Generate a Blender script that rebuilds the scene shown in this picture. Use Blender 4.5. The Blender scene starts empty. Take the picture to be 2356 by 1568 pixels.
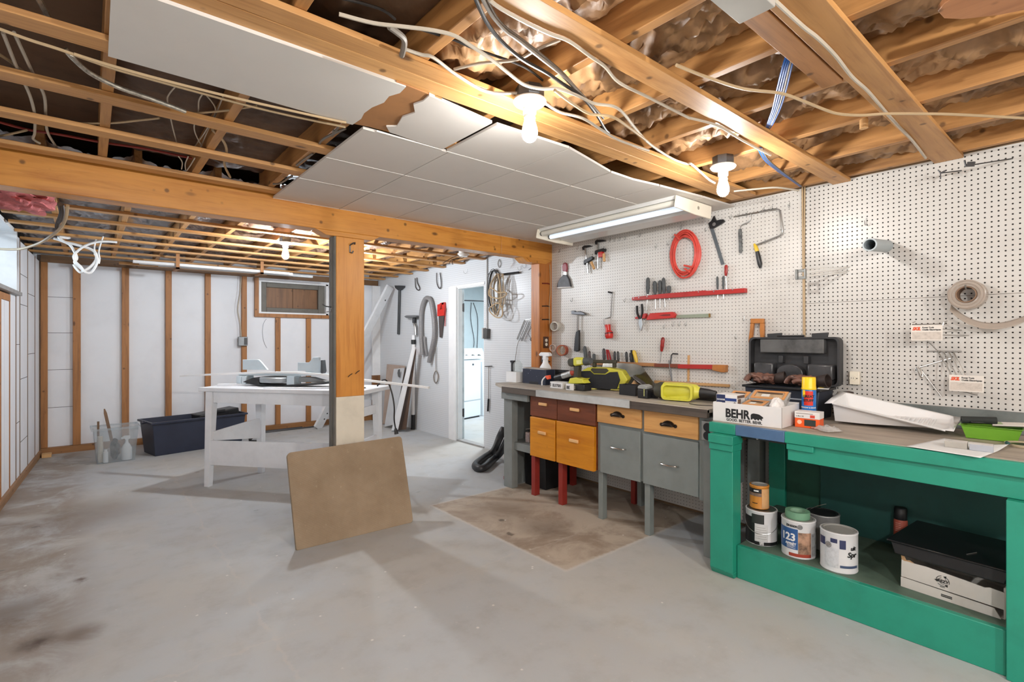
import bpy, bmesh, math, random
from mathutils import Vector, Matrix, Euler, noise
C = bpy.context.scene.collection
SC = bpy.context.scene
R = math.radians
random.seed(7)

# ---------------------------------------------------------------- camera
CAM_H, FOC, PX0, PY0 = 1.30, 1168.0, 1178.0, 780.0          # eye height (m), focal length / principal point for a 2356 px wide frame
YAW = math.atan(973.0 / FOC)
cd = bpy.data.cameras.new('camera'); cam = bpy.data.objects.new('camera', cd); C.objects.link(cam)
cam.location = (0, 0, CAM_H); cam.rotation_euler = (R(90), 0, -YAW)
cd.sensor_width = 36; cd.lens = 36 * FOC / 2356; cd.shift_y = -4 / 2356.0
cd.clip_start = 0.02
SC.camera = cam

# ---------------------------------------------------------------- world, daylight, exposure
w = bpy.data.worlds.new('sky'); SC.world = w; w.use_nodes = True
w.node_tree.nodes['Background'].inputs[0].default_value = (0.72, 0.85, 1.0, 1)
w.node_tree.nodes['Background'].inputs[1].default_value = 0.9
SC.view_settings.view_transform = 'Standard'; SC.view_settings.look = 'None'
SC.view_settings.exposure = 0.66; SC.view_settings.gamma = 1.0; SC.view_settings.use_curve_mapping = False
SC.cycles.max_bounces = 10; SC.cycles.diffuse_bounces = 6; SC.cycles.transparent_max_bounces = 16
SC.cycles.use_denoising = True
SC.cycles.caustics_reflective = False; SC.cycles.caustics_refractive = False
SC.cycles.sample_clamp_indirect = 6.0

def area(name, loc, size, energy, col, rot):
    l = bpy.data.lights.new(name, 'AREA'); l.shape = 'RECTANGLE'; l.size, l.size_y = size
    l.energy = energy; l.color = col
    o = bpy.data.objects.new(name, l); C.objects.link(o); o.location = loc; o.rotation_euler = rot
    return o
BULB = 245.0           # radiance of the bare bulbs
TUBE = 0.42             # radiance of the lit fluorescent tube
BULB_COL = (1.0, 0.985, 0.955)
area('daylight', (-1.9, 5.9, 2.3), (1.8, 1.0), 75, (0.80, 0.90, 1.0), (0, R(-75), R(3)))      # sky light outside the small window

# ---------------------------------------------------------------- colours and materials
def lin(c):
    if isinstance(c, str): c = [int(c[i:i+2], 16) for i in (0, 2, 4)]
    o = []
    for x in c[:3]:
        x = x / 255.0
        o.append(x / 12.92 if x <= 0.04045 else ((x + 0.055) / 1.055) ** 2.4)
    return (*o, 1.0)
MATS = {}
def nodes(name):
    m = bpy.data.materials.new(name); m.use_nodes = True
    return m, m.node_tree, m.node_tree.nodes['Principled BSDF']
class NT:
    """little node-graph writer"""
    def __init__(s, t): s.t = t
    def n(s, kind, **kw):
        x = s.t.nodes.new(kind)
        for k, v in kw.items(): setattr(x, k, v)
        return x
    def set(s, sock, v):
        if hasattr(v, 'is_linked'): s.t.links.new(v, sock)
        elif isinstance(v, bpy.types.Node): s.t.links.new(v.outputs[0], sock)
        else: sock.default_value = v
    def math(s, op, a, b=0.0, clamp=False):
        x = s.n('ShaderNodeMath', operation=op, use_clamp=clamp); s.set(x.inputs[0], a); s.set(x.inputs[1], b); return x.outputs[0]
    def mix(s, f, a, b, mode='MIX'):
        x = s.n('ShaderNodeMix', data_type='RGBA', blend_type=mode); s.set(x.inputs[0], f); s.set(x.inputs[6], a); s.set(x.inputs[7], b); return x.outputs[2]
    def noise(s, vec, scale, detail=4, rough=.55, dist=0):
        x = s.n('ShaderNodeTexNoise'); s.set(x.inputs['Vector'], vec); x.inputs['Scale'].default_value = scale
        x.inputs['Detail'].default_value = detail; x.inputs['Roughness'].default_value = rough; x.inputs['Distortion'].default_value = dist
        return x.outputs['Fac']
    def ramp(s, f, stops):
        x = s.n('ShaderNodeValToRGB'); e = x.color_ramp.elements
        while len(e) < len(stops): e.new(.5)
        for el, (p, c) in zip(e, stops): el.position = p; el.color = c if len(c) == 4 else (*c, 1)
        s.set(x.inputs[0], f); return x.outputs[0]
    def sstep(s, x, a, b):
        m = s.n('ShaderNodeMapRange', interpolation_type='SMOOTHSTEP'); s.set(m.inputs[0], x)
        m.inputs[1].default_value = a; m.inputs[2].default_value = b; return m.outputs[0]
    def obj(s, scale=(1, 1, 1), rnd=False):
        tc = s.n('ShaderNodeTexCoord'); mp = s.n('ShaderNodeMapping'); mp.inputs['Scale'].default_value = scale
        v = tc.outputs['Object']
        if rnd:
            oi = s.n('ShaderNodeObjectInfo'); vm = s.n('ShaderNodeVectorMath', operation='MULTIPLY'); cx = s.n('ShaderNodeCombineXYZ')
            for i in range(3): s.t.links.new(oi.outputs['Random'], cx.inputs[i])
            s.t.links.new(cx.outputs[0], vm.inputs[0]); vm.inputs[1].default_value = (13, 7, 17)
            ad = s.n('ShaderNodeVectorMath', operation='ADD'); s.t.links.new(v, ad.inputs[0]); s.t.links.new(vm.outputs[0], ad.inputs[1]); v = ad.outputs[0]
        s.t.links.new(v, mp.inputs[0]); return mp.outputs[0]
    def xyz(s, v):
        x = s.n('ShaderNodeSeparateXYZ'); s.set(x.inputs[0], v); return x.outputs
    def bump(s, b, h, strength, dist=.01):
        x = s.n('ShaderNodeBump'); x.inputs['Strength'].default_value = strength; x.inputs['Distance'].default_value = dist
        s.set(x.inputs['Height'], h); s.t.links.new(x.outputs[0], b.inputs['Normal'])

def mat(name, col, rough=.55, metal=0.0, var=.12, scale=9.0, bump=0.0, emit=0.0, spec=.5, coat=0.0):
    if name in MATS: return MATS[name]
    m, t, b = nodes(name); q = NT(t); c = lin(col)
    b.inputs['Roughness'].default_value = rough; b.inputs['Metallic'].default_value = metal
    b.inputs['Specular IOR Level'].default_value = spec; b.inputs['Coat Weight'].default_value = coat
    v = q.obj(rnd=True)
    n = q.noise(v, scale, 5, .6)
    dk = tuple(x * (1 - 2.2 * var) for x in c[:3]) + (1,); lt = tuple(min(1, x * (1 + .9 * var)) for x in c[:3]) + (1,)
    col_out = q.ramp(n, [(.28, dk), (.52, c), (.78, lt)])
    t.links.new(col_out, b.inputs['Base Color'])
    if bump: q.bump(b, q.noise(v, scale * 6, 3), bump, .004)
    if emit:
        b.inputs['Emission Color'].default_value = c; b.inputs['Emission Strength'].default_value = emit
    MATS[name] = m; return m

def wood(name, c1, c2, axis='x', rough=.5, fine=1.0, knots=1.0, blotch=.25):
    if name in MATS: return MATS[name]
    m, t, b = nodes(name); q = NT(t)
    sc = [11 * fine] * 3; sc['xyz'.index(axis)] = .7
    v = q.obj(tuple(sc), True)
    g = q.noise(v, 2.2, 6, .62, .6)
    col = q.ramp(g, [(.25, lin(c2)), (.5, lin(c1)), (.8, tuple(min(1, x * 1.14) for x in lin(c1)[:3]) + (1,))])
    ks = [7.0] * 3; ks['xyz'.index(axis)] = 3.2
    vk = q.obj(tuple(ks), True)
    vo = q.n('ShaderNodeTexVoronoi'); q.set(vo.inputs['Vector'], vk); vo.inputs['Scale'].default_value = 1.15
    kn = q.math('MULTIPLY', q.sstep(vo.outputs['Distance'], .15, .05), q.sstep(q.xyz(vo.outputs['Color'])[0], .45, .5))
    wh = q.noise(q.obj((1.7, 1.7, 1.7), True), 2.0, 3)
    kn = q.math('MULTIPLY', kn, .8 * knots)
    col = q.mix(kn, col, lin((70, 38, 16)))
    col = q.mix(q.math('MULTIPLY', q.sstep(wh, .45, .75), blotch), col, lin(c2), 'MIX')
    vs_ = q.n('ShaderNodeTexVoronoi'); q.set(vs_.inputs['Vector'], q.obj((1, 1, 1), True)); vs_.inputs['Scale'].default_value = 10
    sp = q.math('MULTIPLY', q.sstep(vs_.outputs['Distance'], .17, .06), q.sstep(q.xyz(vs_.outputs['Color'])[1], .50, .54))
    col = q.mix(q.math('MULTIPLY', sp, .7 * min(1, knots * 1.2)), col, lin((58, 34, 16)))
    g2 = q.noise(q.obj(tuple(x * 4 for x in sc), True), 2.0, 3)
    col = q.mix(q.math('MULTIPLY', q.sstep(g2, .5, .75), .35), col, lin(c2))
    t.links.new(col, b.inputs['Base Color']); b.inputs['Roughness'].default_value = rough
    q.bump(b, g, .12, .004)
    MATS[name] = m; return m

def clear(name, tint=(235, 240, 240), amount=.35, rough=.25):
    """see-through plastic or glass: part transparent, part glossy tinted surface"""
    if name in MATS: return MATS[name]
    m, t, b = nodes(name); q = NT(t)
    b.inputs['Base Color'].default_value = lin(tint); b.inputs['Roughness'].default_value = rough
    tr = q.n('ShaderNodeBsdfTransparent'); tr.inputs[0].default_value = tuple(min(1, x * .5 + .5) for x in lin(tint)[:3]) + (1,)
    mx = q.n('ShaderNodeMixShader'); mx.inputs[0].default_value = amount
    t.links.new(tr.outputs[0], mx.inputs[1]); t.links.new(b.outputs[0], mx.inputs[2])
    t.links.new(mx.outputs[0], t.nodes['Material Output'].inputs[0])
    MATS[name] = m; return m

def pegboard(name, hole, col, dirt):
    """painted hardboard drilled on a one-inch grid; dark holes and scuffs"""
    m, t, b = nodes(name); q = NT(t)
    v = q.obj(); x = q.xyz(v)
    fy = q.math('SUBTRACT', q.math('FRACT', q.math('DIVIDE', x[1], .0254)), .5)
    fz = q.math('SUBTRACT', q.math('FRACT', q.math('DIVIDE', x[2], .0254)), .5)
    d = q.math('SQRT', q.math('ADD', q.math('MULTIPLY', fy, fy), q.math('MULTIPLY', fz, fz)))
    h = q.sstep(d, hole / .0254 + .025, hole / .0254 - .025)
    n = q.noise(v, 1.6, 5, .6); n2 = q.noise(v, 14, 4)
    c = q.mix(q.math('MULTIPLY', q.sstep(n, .5, .78), dirt), lin(col), lin((150, 145, 138)))
    c = q.mix(q.math('MULTIPLY', q.sstep(n2, .68, .8), dirt * .4), c, lin((165, 155, 140)))
    c = q.mix(h, c, lin((22, 19, 17)))
    t.links.new(c, b.inputs['Base Color']); b.inputs['Roughness'].default_value = .38
    t.links.new(q.math('ADD', q.math('MULTIPLY', h, .5), .36), b.inputs['Roughness'])
    inv = q.math('SUBTRACT', 1.0, h); q.bump(b, inv, .5, .002)
    return m

# ---------------------------------------------------------------- mesh builder
class MB:
    def __init__(s): s.v, s.f, s.k, s.cur, s.M = [], [], [], 0, None
    def add(s, vs, fs, mi=None):
        o = len(s.v)
        s.v += [tuple(s.M @ Vector(p)) for p in vs] if s.M else [tuple(p) for p in vs]
        for f in fs: s.f.append([i + o for i in f]); s.k.append(s.cur if mi is None else mi)
        return s
    def box(s, a, b, mi=None):
        x0, y0, z0 = [min(p, r) for p, r in zip(a, b)]; x1, y1, z1 = [max(p, r) for p, r in zip(a, b)]
        return s.add([(x0,y0,z0),(x1,y0,z0),(x1,y1,z0),(x0,y1,z0),(x0,y0,z1),(x1,y0,z1),(x1,y1,z1),(x0,y1,z1)],
                     [(0,3,2,1),(4,5,6,7),(0,1,5,4),(1,2,6,5),(2,3,7,6),(3,0,4,7)], mi)
    def cbox(s, c, d, rot=(0, 0, 0), mi=None):
        E = Euler(rot).to_matrix(); c = Vector(c)
        vs = [tuple(c + E @ Vector((d[0] * i / 2, d[1] * j / 2, d[2] * k / 2))) for k in (-1, 1) for i, j in ((-1, -1), (1, -1), (1, 1), (-1, 1))]
        return s.add(vs, [(0,3,2,1),(4,5,6,7),(0,1,5,4),(1,2,6,5),(2,3,7,6),(3,0,4,7)], mi)
    def prism(s, out, c0, c1, ax='xz', mi=None):
        """closed outline given in the plane ax, from c0 to c1 on the third axis"""
        i, j = 'xyz'.index(ax[0]), 'xyz'.index(ax[1]); k = 3 - i - j; n = len(out); vs = []
        for c in (c0, c1):
            for a, b in out:
                p = [0, 0, 0]; p[i], p[j], p[k] = a, b, c; vs.append(p)
        return s.add(vs, [list(range(n))[::-1], list(range(n, 2 * n))] + [(q, (q + 1) % n, n + (q + 1) % n, n + q) for q in range(n)], mi)
    def tube(s, pts, r, seg=8, closed=False, smooth=0, mi=None, rr=None):
        P = [Vector(p) for p in pts]
        if smooth and len(P) > 2:
            Q = []; n = len(P); rng = range(n if closed else n - 1)
            for i in rng:
                p0, p1, p2, p3 = (P[(i - 1) % n] if closed or i else P[0]), P[i], P[(i + 1) % n], (P[(i + 2) % n] if closed or i + 2 < n else P[-1])
                for k in range(smooth):
                    t = k / smooth
                    Q.append(.5 * (2 * p1 + (p2 - p0) * t + (2 * p0 - 5 * p1 + 4 * p2 - p3) * t * t + (3 * p1 - p0 - 3 * p2 + p3) * t ** 3))
            if not closed: Q.append(P[-1])
            P = Q
        n = len(P); vs = []; up = None
        for i in range(n):
            a = P[i - 1] if i or closed else P[i]; b = P[(i + 1) % n] if i < n - 1 or closed else P[i]
            d = b - a
            d = d.normalized() if d.length > 1e-9 else Vector((0, 0, 1))
            if up is None: up = d.orthogonal().normalized()
            up = (up - d * up.dot(d)); up = up.normalized() if up.length > 1e-6 else d.orthogonal().normalized()
            sd = d.cross(up); q = rr[i] if rr else r
            for k in range(seg):
                t = 2 * math.pi * k / seg; vs.append(P[i] + (up * math.cos(t) + sd * math.sin(t)) * q)
        fs = [(i * seg + k, i * seg + (k + 1) % seg, ((i + 1) % n) * seg + (k + 1) % seg, ((i + 1) % n) * seg + k) for i in range(n if closed else n - 1) for k in range(seg)]
        if not closed: fs += [list(range(seg))[::-1], list(range((n - 1) * seg, n * seg))]
        return s.add(vs, fs, mi)
    def cyl(s, a, b, r0, r1=None, seg=18, mi=None):
        return s.tube([a, b], r0, seg, mi=mi, rr=[r0, r0 if r1 is None else r1])
    def lathe(s, prof, c=(0, 0, 0), seg=24, d=(0, 0, 1), mi=None):
        """profile of (radius, height) about axis d through c"""
        d = Vector(d).normalized(); Q = d.to_track_quat('Z', 'Y').to_matrix(); c = Vector(c); vs = []
        for r, h in prof:
            for k in range(seg):
                t = 2 * math.pi * k / seg; vs.append(c + Q @ Vector((max(r, 1e-5) * math.cos(t), max(r, 1e-5) * math.sin(t), h)))
        n = len(prof)
        fs = [(i * seg + k, i * seg + (k + 1) % seg, (i + 1) * seg + (k + 1) % seg, (i + 1) * seg + k) for i in range(n - 1) for k in range(seg)]
        if prof[0] != prof[-1]:
            fs += [list(range(seg))[::-1], list(range((n - 1) * seg, n * seg))]
        return s.add(vs, fs, mi)
    def ball(s, c, r, seg=14, mi=None):
        r = (r, r, r) if not hasattr(r, '__len__') else r; vs = []; k = seg // 2
        for i in range(k + 1):
            a = math.pi * i / k
            for j in range(seg):
                b = 2 * math.pi * j / seg; vs.append((c[0] + r[0] * max(math.sin(a), 1e-4) * math.cos(b), c[1] + r[1] * max(math.sin(a), 1e-4) * math.sin(b), c[2] + r[2] * math.cos(a)))
        return s.add(vs, [(i * seg + j, i * seg + (j + 1) % seg, (i + 1) * seg + (j + 1) % seg, (i + 1) * seg + j) for i in range(k) for j in range(seg)], mi)
    def grid(s, fn, nu, nv, mi=None):
        vs = [fn(i / nu, j / nv) for j in range(nv + 1) for i in range(nu + 1)]
        return s.add(vs, [(j * (nu + 1) + i, j * (nu + 1) + i + 1, (j + 1) * (nu + 1) + i + 1, (j + 1) * (nu + 1) + i) for j in range(nv) for i in range(nu)], mi)
    def build(s, name, mats, parent=None, bev=0.0, origin=None, loc=None, rotz=0.0, solid=0.0, sub=0, ang=35):
        """ONE mesh object; origin: point of the built coordinates that becomes the object's own origin"""
        me = bpy.data.meshes.new(name)
        o3 = Vector(origin) if origin is not None else Vector((0, 0, 0))
        me.from_pydata([Vector(p) - o3 for p in s.v], [], s.f)
        for m in (mats if isinstance(mats, (list, tuple)) else [mats]): me.materials.append(m)
        for p, k in zip(me.polygons, s.k): p.material_index = k
        bm = bmesh.new(); bm.from_mesh(me); bmesh.ops.recalc_face_normals(bm, faces=bm.faces); bm.to_mesh(me); bm.free()
        for p in me.polygons: p.use_smooth = True
        me.set_sharp_from_angle(angle=R(ang)); me.update()
        o = bpy.data.objects.new(name, me); C.objects.link(o)
        o.location = loc if loc is not None else o3; o.rotation_euler = (0, 0, rotz)
        if parent: o.parent = parent
        if solid:
            md = o.modifiers.new('thick', 'SOLIDIFY'); md.thickness = solid; md.offset = 0
        if bev:
            md = o.modifiers.new('edge', 'BEVEL'); md.width = bev; md.segments = 2; md.limit_method = 'ANGLE'; md.angle_limit = R(40)
        if sub:
            md = o.modifiers.new('smooth', 'SUBSURF'); md.levels = sub; md.render_levels = sub
        return o

def tag(o, label=None, cat=None, group=None, kind=None):
    for k, v in (('label', label), ('category', cat), ('group', group), ('kind', kind)):
        if v: o[k] = v
    return o
def thing(name, label, cat, loc=(0, 0, 0), rotz=0.0, group=None):
    o = bpy.data.objects.new(name, None); C.objects.link(o); o.empty_display_size = .05
    o.location = loc; o.rotation_euler = (0, 0, rotz)
    return tag(o, label, cat, group)
def copy_thing(r, loc, rotz=None, label=None, group=None):
    c = r.copy(); C.objects.link(c); c.location = loc
    if rotz is not None: c.rotation_euler = (0, 0, rotz)
    if label: c['label'] = label
    if group: c['group'] = group
    for ch in list(r.children):
        d = ch.copy(); C.objects.link(d); d.parent = c
        for g in list(ch.children):
            e = g.copy(); C.objects.link(e); e.parent = d
    return c
def solo(mb, name, mats, label, cat, group=None, kind=None, bev=0.0, **kw):
    """a thing that is one mesh: origin moved to the middle of its base"""
    xs, ys, zs = zip(*mb.v)
    org = ((min(xs) + max(xs)) / 2, (min(ys) + max(ys)) / 2, min(zs))
    return tag(mb.build(name, mats, None, bev, origin=org, **kw), label, cat, group, kind)
def text(s, name, size, loc, m, parent, rot=(R(90), 0, 0), bold=0.0, width=None, shear=0.0, depth=.0004, align='LEFT'):
    """raised lettering; by default it reads along +x, upright in z, facing -y"""
    cu = bpy.data.curves.new(name, 'FONT'); cu.body = s; cu.size = size; cu.extrude = depth; cu.offset = bold; cu.shear = shear; cu.align_x = align
    cu.resolution_u = 3
    tmp = bpy.data.objects.new('tmp', cu); C.objects.link(tmp)
    me = bpy.data.meshes.new_from_object(tmp.evaluated_get(bpy.context.evaluated_depsgraph_get()))
    bpy.data.objects.remove(tmp); me.name = name; me.materials.clear(); me.materials.append(m)
    if width:
        xs = [v.co.x for v in me.vertices]
        k = width / max(1e-6, max(xs) - min(xs))
        for v in me.vertices: v.co.x *= k
    me.transform(Euler(rot).to_matrix().to_4x4())
    o = bpy.data.objects.new(name, me); C.objects.link(o); o.location = loc; o.parent = parent
    return o
ORD = ['first', 'second', 'third', 'fourth', 'fifth', 'sixth', 'seventh', 'eighth', 'ninth', 'tenth', 'eleventh', 'twelfth']

# measured places: where a sight line of the survey photo meets a wall, floor or shelf plane
def _ray(u, v):
    a, b = (u - PX0) / FOC, (PY0 - v) / FOC; s, c = math.sin(YAW), math.cos(YAW)
    return Vector((s + a * c, c - a * s, b))
def on_x(u, v, x): k = _ray(u, v); return Vector((0, 0, CAM_H)) + k * (x / k.x)
def on_y(u, v, y): k = _ray(u, v); return Vector((0, 0, CAM_H)) + k * (y / k.y)
def on_z(u, v, z): k = _ray(u, v); return Vector((0, 0, CAM_H)) + k * ((z - CAM_H) / k.z)
WN, WF = 3.5, 3.63            # face of the near pegboard, face of the far pegboard
FRONT = R(-90)                # a thing built facing -y (x right, z up) turned to face the room from the long wall
def wthing(name, label, cat, u, v, X=WN, out=0.0, group=None):
    p = on_x(u, v, X); r = thing(name, label, cat, (X - out, p.y, p.z), FRONT, group)
    def L(a, b):
        q = on_x(a, b, X); return (p.y - q.y, q.z - p.z)
    return r, L
# ---------------------------------------------------------------- materials of the place
LUM = wood('lumber', (194, 144, 88), (154, 104, 56), 'x', .5)
LUMY = wood('joist lumber', (182, 132, 78), (138, 92, 50), 'y', .5)
LUMZ = wood('stud lumber', (166, 112, 62), (126, 82, 44), 'z', .55)
BEAM = wood('varnished beam', (204, 140, 62), (172, 104, 36), 'x', .32, .8, 1.0)
POSTW = wood('varnished post', (206, 140, 62), (176, 106, 38), 'z', .35, .8, 1.0)
WHITE = mat('white paint', (226, 226, 226), .5, var=.03)
OFFW = mat('cream paint', (214, 206, 190), .5, var=.05)
FOAM = mat('white foam board', (226, 228, 232), .6, var=.025, scale=3)
SEAM = mat('dark seam', (58, 52, 46), .8)
CONC = mat('bare concrete', (150, 146, 140), .8, var=.1, scale=4, bump=.2)
SUBF = mat('dark subfloor', (92, 66, 44), .8, var=.15)
GREYP = mat('grey paint', (126, 130, 128), .5, var=.06)
DKGREY = mat('weathered grey wood', (108, 104, 96), .6, var=.1)
BLACK = mat('black plastic', (26, 26, 28), .42, var=.1)
CABW = mat('white cable', (182, 172, 156), .5, var=.05)
CABT = mat('tan cable', (176, 152, 118), .5, var=.06)
CABG = mat('grey cable', (120, 112, 102), .5, var=.06)
CABK = mat('black cable', (34, 30, 28), .4, var=.06)
STEEL = mat('steel', (172, 172, 170), .3, .9, var=.06)
DSTEEL = mat('dark steel', (92, 92, 94), .38, .85, var=.1)
PEGN = pegboard('drilled hardboard with large holes', .0039, (197, 194, 189), .18)
PEGL = pegboard('drilled hardboard with small holes', .0027, (205, 202, 197), .30)
PEGF = pegboard('drilled hardboard in the next room', .0025, (206, 208, 210), .12)

def floor_mat():
    m, t, b = nodes('painted concrete floor'); q = NT(t)
    v = q.obj(); x = q.xyz(v)
    n1 = q.noise(v, .9, 5, .6); n2 = q.noise(v, 5, 6, .65); n3 = q.noise(v, 38, 3); n4 = q.noise(v, 2.3, 6, .7, .5)
    X = q.math('ADD', x[0], q.math('MULTIPLY', q.math('SUBTRACT', n2, .5), .16)); Y = q.math('ADD', x[1], q.math('MULTIPLY', q.math('SUBTRACT', n4, .5), .25))
    c = q.mix(q.sstep(n1, .38, .62), lin((173, 176, 178)), lin((176, 174, 169)))
    c = q.mix(q.math('MULTIPLY', q.sstep(n2, .45, .75), .35), c, lin((150, 144, 137)))
    c = q.mix(q.math('MULTIPLY', q.sstep(n3, .66, .74), .45), c, lin((190, 187, 182)))
    # worn brown strip along the foam-clad wall
    wl = q.math('MULTIPLY', q.sstep(X, .10, -.18), q.math('MULTIPLY', q.sstep(n4, .33, .6), q.sstep(Y, 1.6, 3.2)))
    c = q.mix(q.math('MULTIPLY', wl, .75), c, lin((128, 112, 96)))
    # bare patch where a cabinet once stood, running under the bench
    px = q.math('ADD', x[0], q.math('MULTIPLY', q.math('SUBTRACT', n3, .5), .03)); py = q.math('ADD', x[1], q.math('MULTIPLY', q.math('SUBTRACT', n3, .5), .03))
    def rect(a0, a1, b0, b1, e=.012):
        return q.math('MULTIPLY', q.math('MULTIPLY', q.sstep(px, a0 - e, a0 + e), q.sstep(px, a1 + e, a1 - e)), q.math('MULTIPLY', q.sstep(py, b0 - e, b0 + e), q.sstep(py, b1 + e, b1 - e)))
    pc = q.mix(q.sstep(n4, .42, .66), lin((176, 163, 147)), lin((142, 126, 110)))
    c = q.mix(rect(2.06, 3.5, 2.0, 3.46), c, pc)
    edge = q.math('SUBTRACT', rect(2.045, 3.5, 1.985, 3.47), rect(2.065, 3.5, 2.005, 3.45))
    c = q.mix(q.math('MULTIPLY', edge, .6), c, lin((196, 190, 182)))
    def spot(cx, cy, r0, r1, col, amt):
        nonlocal c
        dx = q.math('SUBTRACT', X, cx); dy = q.math('SUBTRACT', Y, cy)
        d = q.math('SQRT', q.math('ADD', q.math('MULTIPLY', dx, dx), q.math('MULTIPLY', dy, dy)))
        c = q.mix(q.math('MULTIPLY', q.sstep(d, r1, r0), amt), c, lin(col))
    for a in ((-.17, 3.0, .0, .10, (62, 40, 26), .85), (-.04, 2.95, .0, .14, (92, 70, 50), .7), (-.045, 3.58, .0, .055, (80, 52, 32), .8), (-.30, 3.35, .02, .22, (104, 88, 74), .7),
              (2.42, 2.55, .02, .28, (112, 100, 88), .6), (2.45, 3.0, .05, .4, (134, 120, 104), .5), (2.28, 2.85, .01, .035, (84, 74, 64), .8), (2.15, 2.62, .01, .04, (84, 74, 64), .8), (.0, 4.9, .1, .5, (124, 108, 92), .5)): spot(*a)
    # chips of pale undercoat and dark drips
    ch = q.n('ShaderNodeTexVoronoi'); q.set(ch.inputs['Vector'], v); ch.inputs['Scale'].default_value = 8.5; 
    chips = q.math('MULTIPLY', q.sstep(ch.outputs['Distance'], .075, .04), q.sstep(n2, .48, .52))
    c = q.mix(q.math('MULTIPLY', chips, .8), c, lin((216, 214, 208)))
    vd = q.obj((1, 1.9, 1)); dd = q.n('ShaderNodeTexVoronoi'); q.set(dd.inputs['Vector'], vd); dd.inputs['Scale'].default_value = 3.1
    drips = q.math('MULTIPLY', q.sstep(dd.outputs['Distance'], .10, .05), q.math('MULTIPLY', q.sstep(n4, .44, .52), q.sstep(x[1], 3.4, 4.2)))
    c = q.mix(q.math('MULTIPLY', drips, .7), c, lin((98, 96, 94)))
    # slab joints
    def line(coord, at, wdt, amt):
        nonlocal c
        d = q.math('ABSOLUTE', q.math('SUBTRACT', coord, at)); c = q.mix(q.math('MULTIPLY', q.math('MULTIPLY', q.sstep(d, wdt, wdt * .3), q.sstep(n2, .35, .6)), amt), c, lin((196, 188, 178)))
    line(X, .62, .012, .28); line(Y, 2.35, .012, .22)
    t.links.new(c, b.inputs['Base Color'])
    q.set(b.inputs['Roughness'], q.math('ADD', q.math('MULTIPLY', n2, .25), .52))
    q.bump(b, q.math('ADD', n2, q.math('MULTIPLY', n3, .3)), .10, .006)
    return m

# ---------------------------------------------------------------- room shell
def struct(mb, name, mats, **kw):
    return tag(mb.build(name, mats, **kw), kind='structure')
struct(MB().box((-1.3, -2.9, -.1), (6.6, 9.0, 0)), 'floor', floor_mat())
struct(MB().box((-1.3, -2.9, 2.46), (6.6, 9.0, 2.5)), 'ceiling', SUBF)
struct(MB().box((-1.3, -2.9, 0), (3.75, -2.8, 2.46)), 'wall_front', mat('plain wall', (214, 210, 204), .6))
# long wall with pegboard: backing, near sheets, far sheet with the doorway
struct(MB().box((3.507, -2.8, 0), (3.75, 3.587, 2.46)), 'wall_right', mat('wall backing', (120, 96, 70), .8))
struct(MB().box((3.5, -2.2, .0), (3.506, 1.286, 1.5255)), 'wall_right_panel', PEGN)
struct(MB().box((3.5, -2.2, 1.5275), (3.506, 1.286, 2.262)), 'wall_right_panel', PEGN)
struct(MB().box((3.5, 1.302, .02), (3.506, 3.587, 2.262)), 'wall_right_panel', PEGL)
far = MB()
DY0, DY1, DZ = 4.875, 5.45, 1.955
far.box((WF, 3.587, 0), (3.693, DY0, 2.46)); far.box((WF, DY1, 0), (3.693, 7.95, 2.46)); far.box((WF, DY0, DZ), (3.693, DY1, 2.46))
struct(far, 'wall_right_panel', PEGF)
# back wall: foam between studs, boarded-up window opening
bw = MB(); WX0, WX1, WZ0, WZ1 = 1.83, 2.80, 1.665, 2.13
bw.box((-.7, 7.80, 0), (WX0, 8.0, 2.46)); bw.box((WX1, 7.80, 0), (3.75, 8.0, 2.46)); bw.box((WX0, 7.80, 0), (WX1, 8.0, WZ0)); bw.box((WX0, 7.80, WZ1), (WX1, 8.0, 2.46))
struct(bw, 'wall_back', FOAM)
sm = MB()
for z in (1.78, 1.37, .95, .52): sm.box((-.385, 7.7985, z), (-.14, 7.801, z + .004))
struct(sm, 'trim_1', SEAM)
struct(MB().box((-.42, 7.74, 0.0), (3.62, 7.80, .075)), 'baseboard_back', wood('plate lumber', (150, 104, 60), (110, 74, 42), 'x'))
struct(MB().box((-.42, 7.755, 2.17), (3.62, 7.80, 2.25)), 'trim_2', wood('top plate lumber', (120, 88, 58), (82, 58, 38), 'x'))
wn = thing('window_2', None, None, (2.315, 7.80, WZ0)); wn['kind'] = 'structure'
f = MB()
f.box((-.535, -.055, -.05), (-.485, 0, .50)); f.box((-.485, -.055, -.05), (.52, 0, 0)); f.build('outer_frame', LUMZ, wn)
f = MB()
f.box((-.485, -.06, 0), (-.455, .02, .465)); f.box((-.455, -.06, 0), (.485, .02, .022)); f.box((-.455, -.06, .445), (.485, .02, .465)); f.box((.455, -.06, 0), (.485, .02, .465)); f.build('white_casing', WHITE, wn)
f = MB()
f.box((-.455, .005, .022), (-.37, .05, .445)); f.box((.36, .005, .022), (.455, .05, .445)); f.box((-.37, .005, .022), (.36, .05, .09)); f.box((-.37, .005, .38), (.36, .05, .445)); f.build('grey_sash', DKGREY, wn, bev=.006)
f = MB(); f.box((-.37, .06, .08), (.0, .08, .40)); f.box((.006, .06, .08), (.36, .08, .40)); f.build('boarding', wood('boarding', (128, 90, 58), (100, 68, 44), 'z'), wn)
MB().box((-.46, .09, .0), (.46, .11, .465)).build('backing', SUBF, wn)
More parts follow.
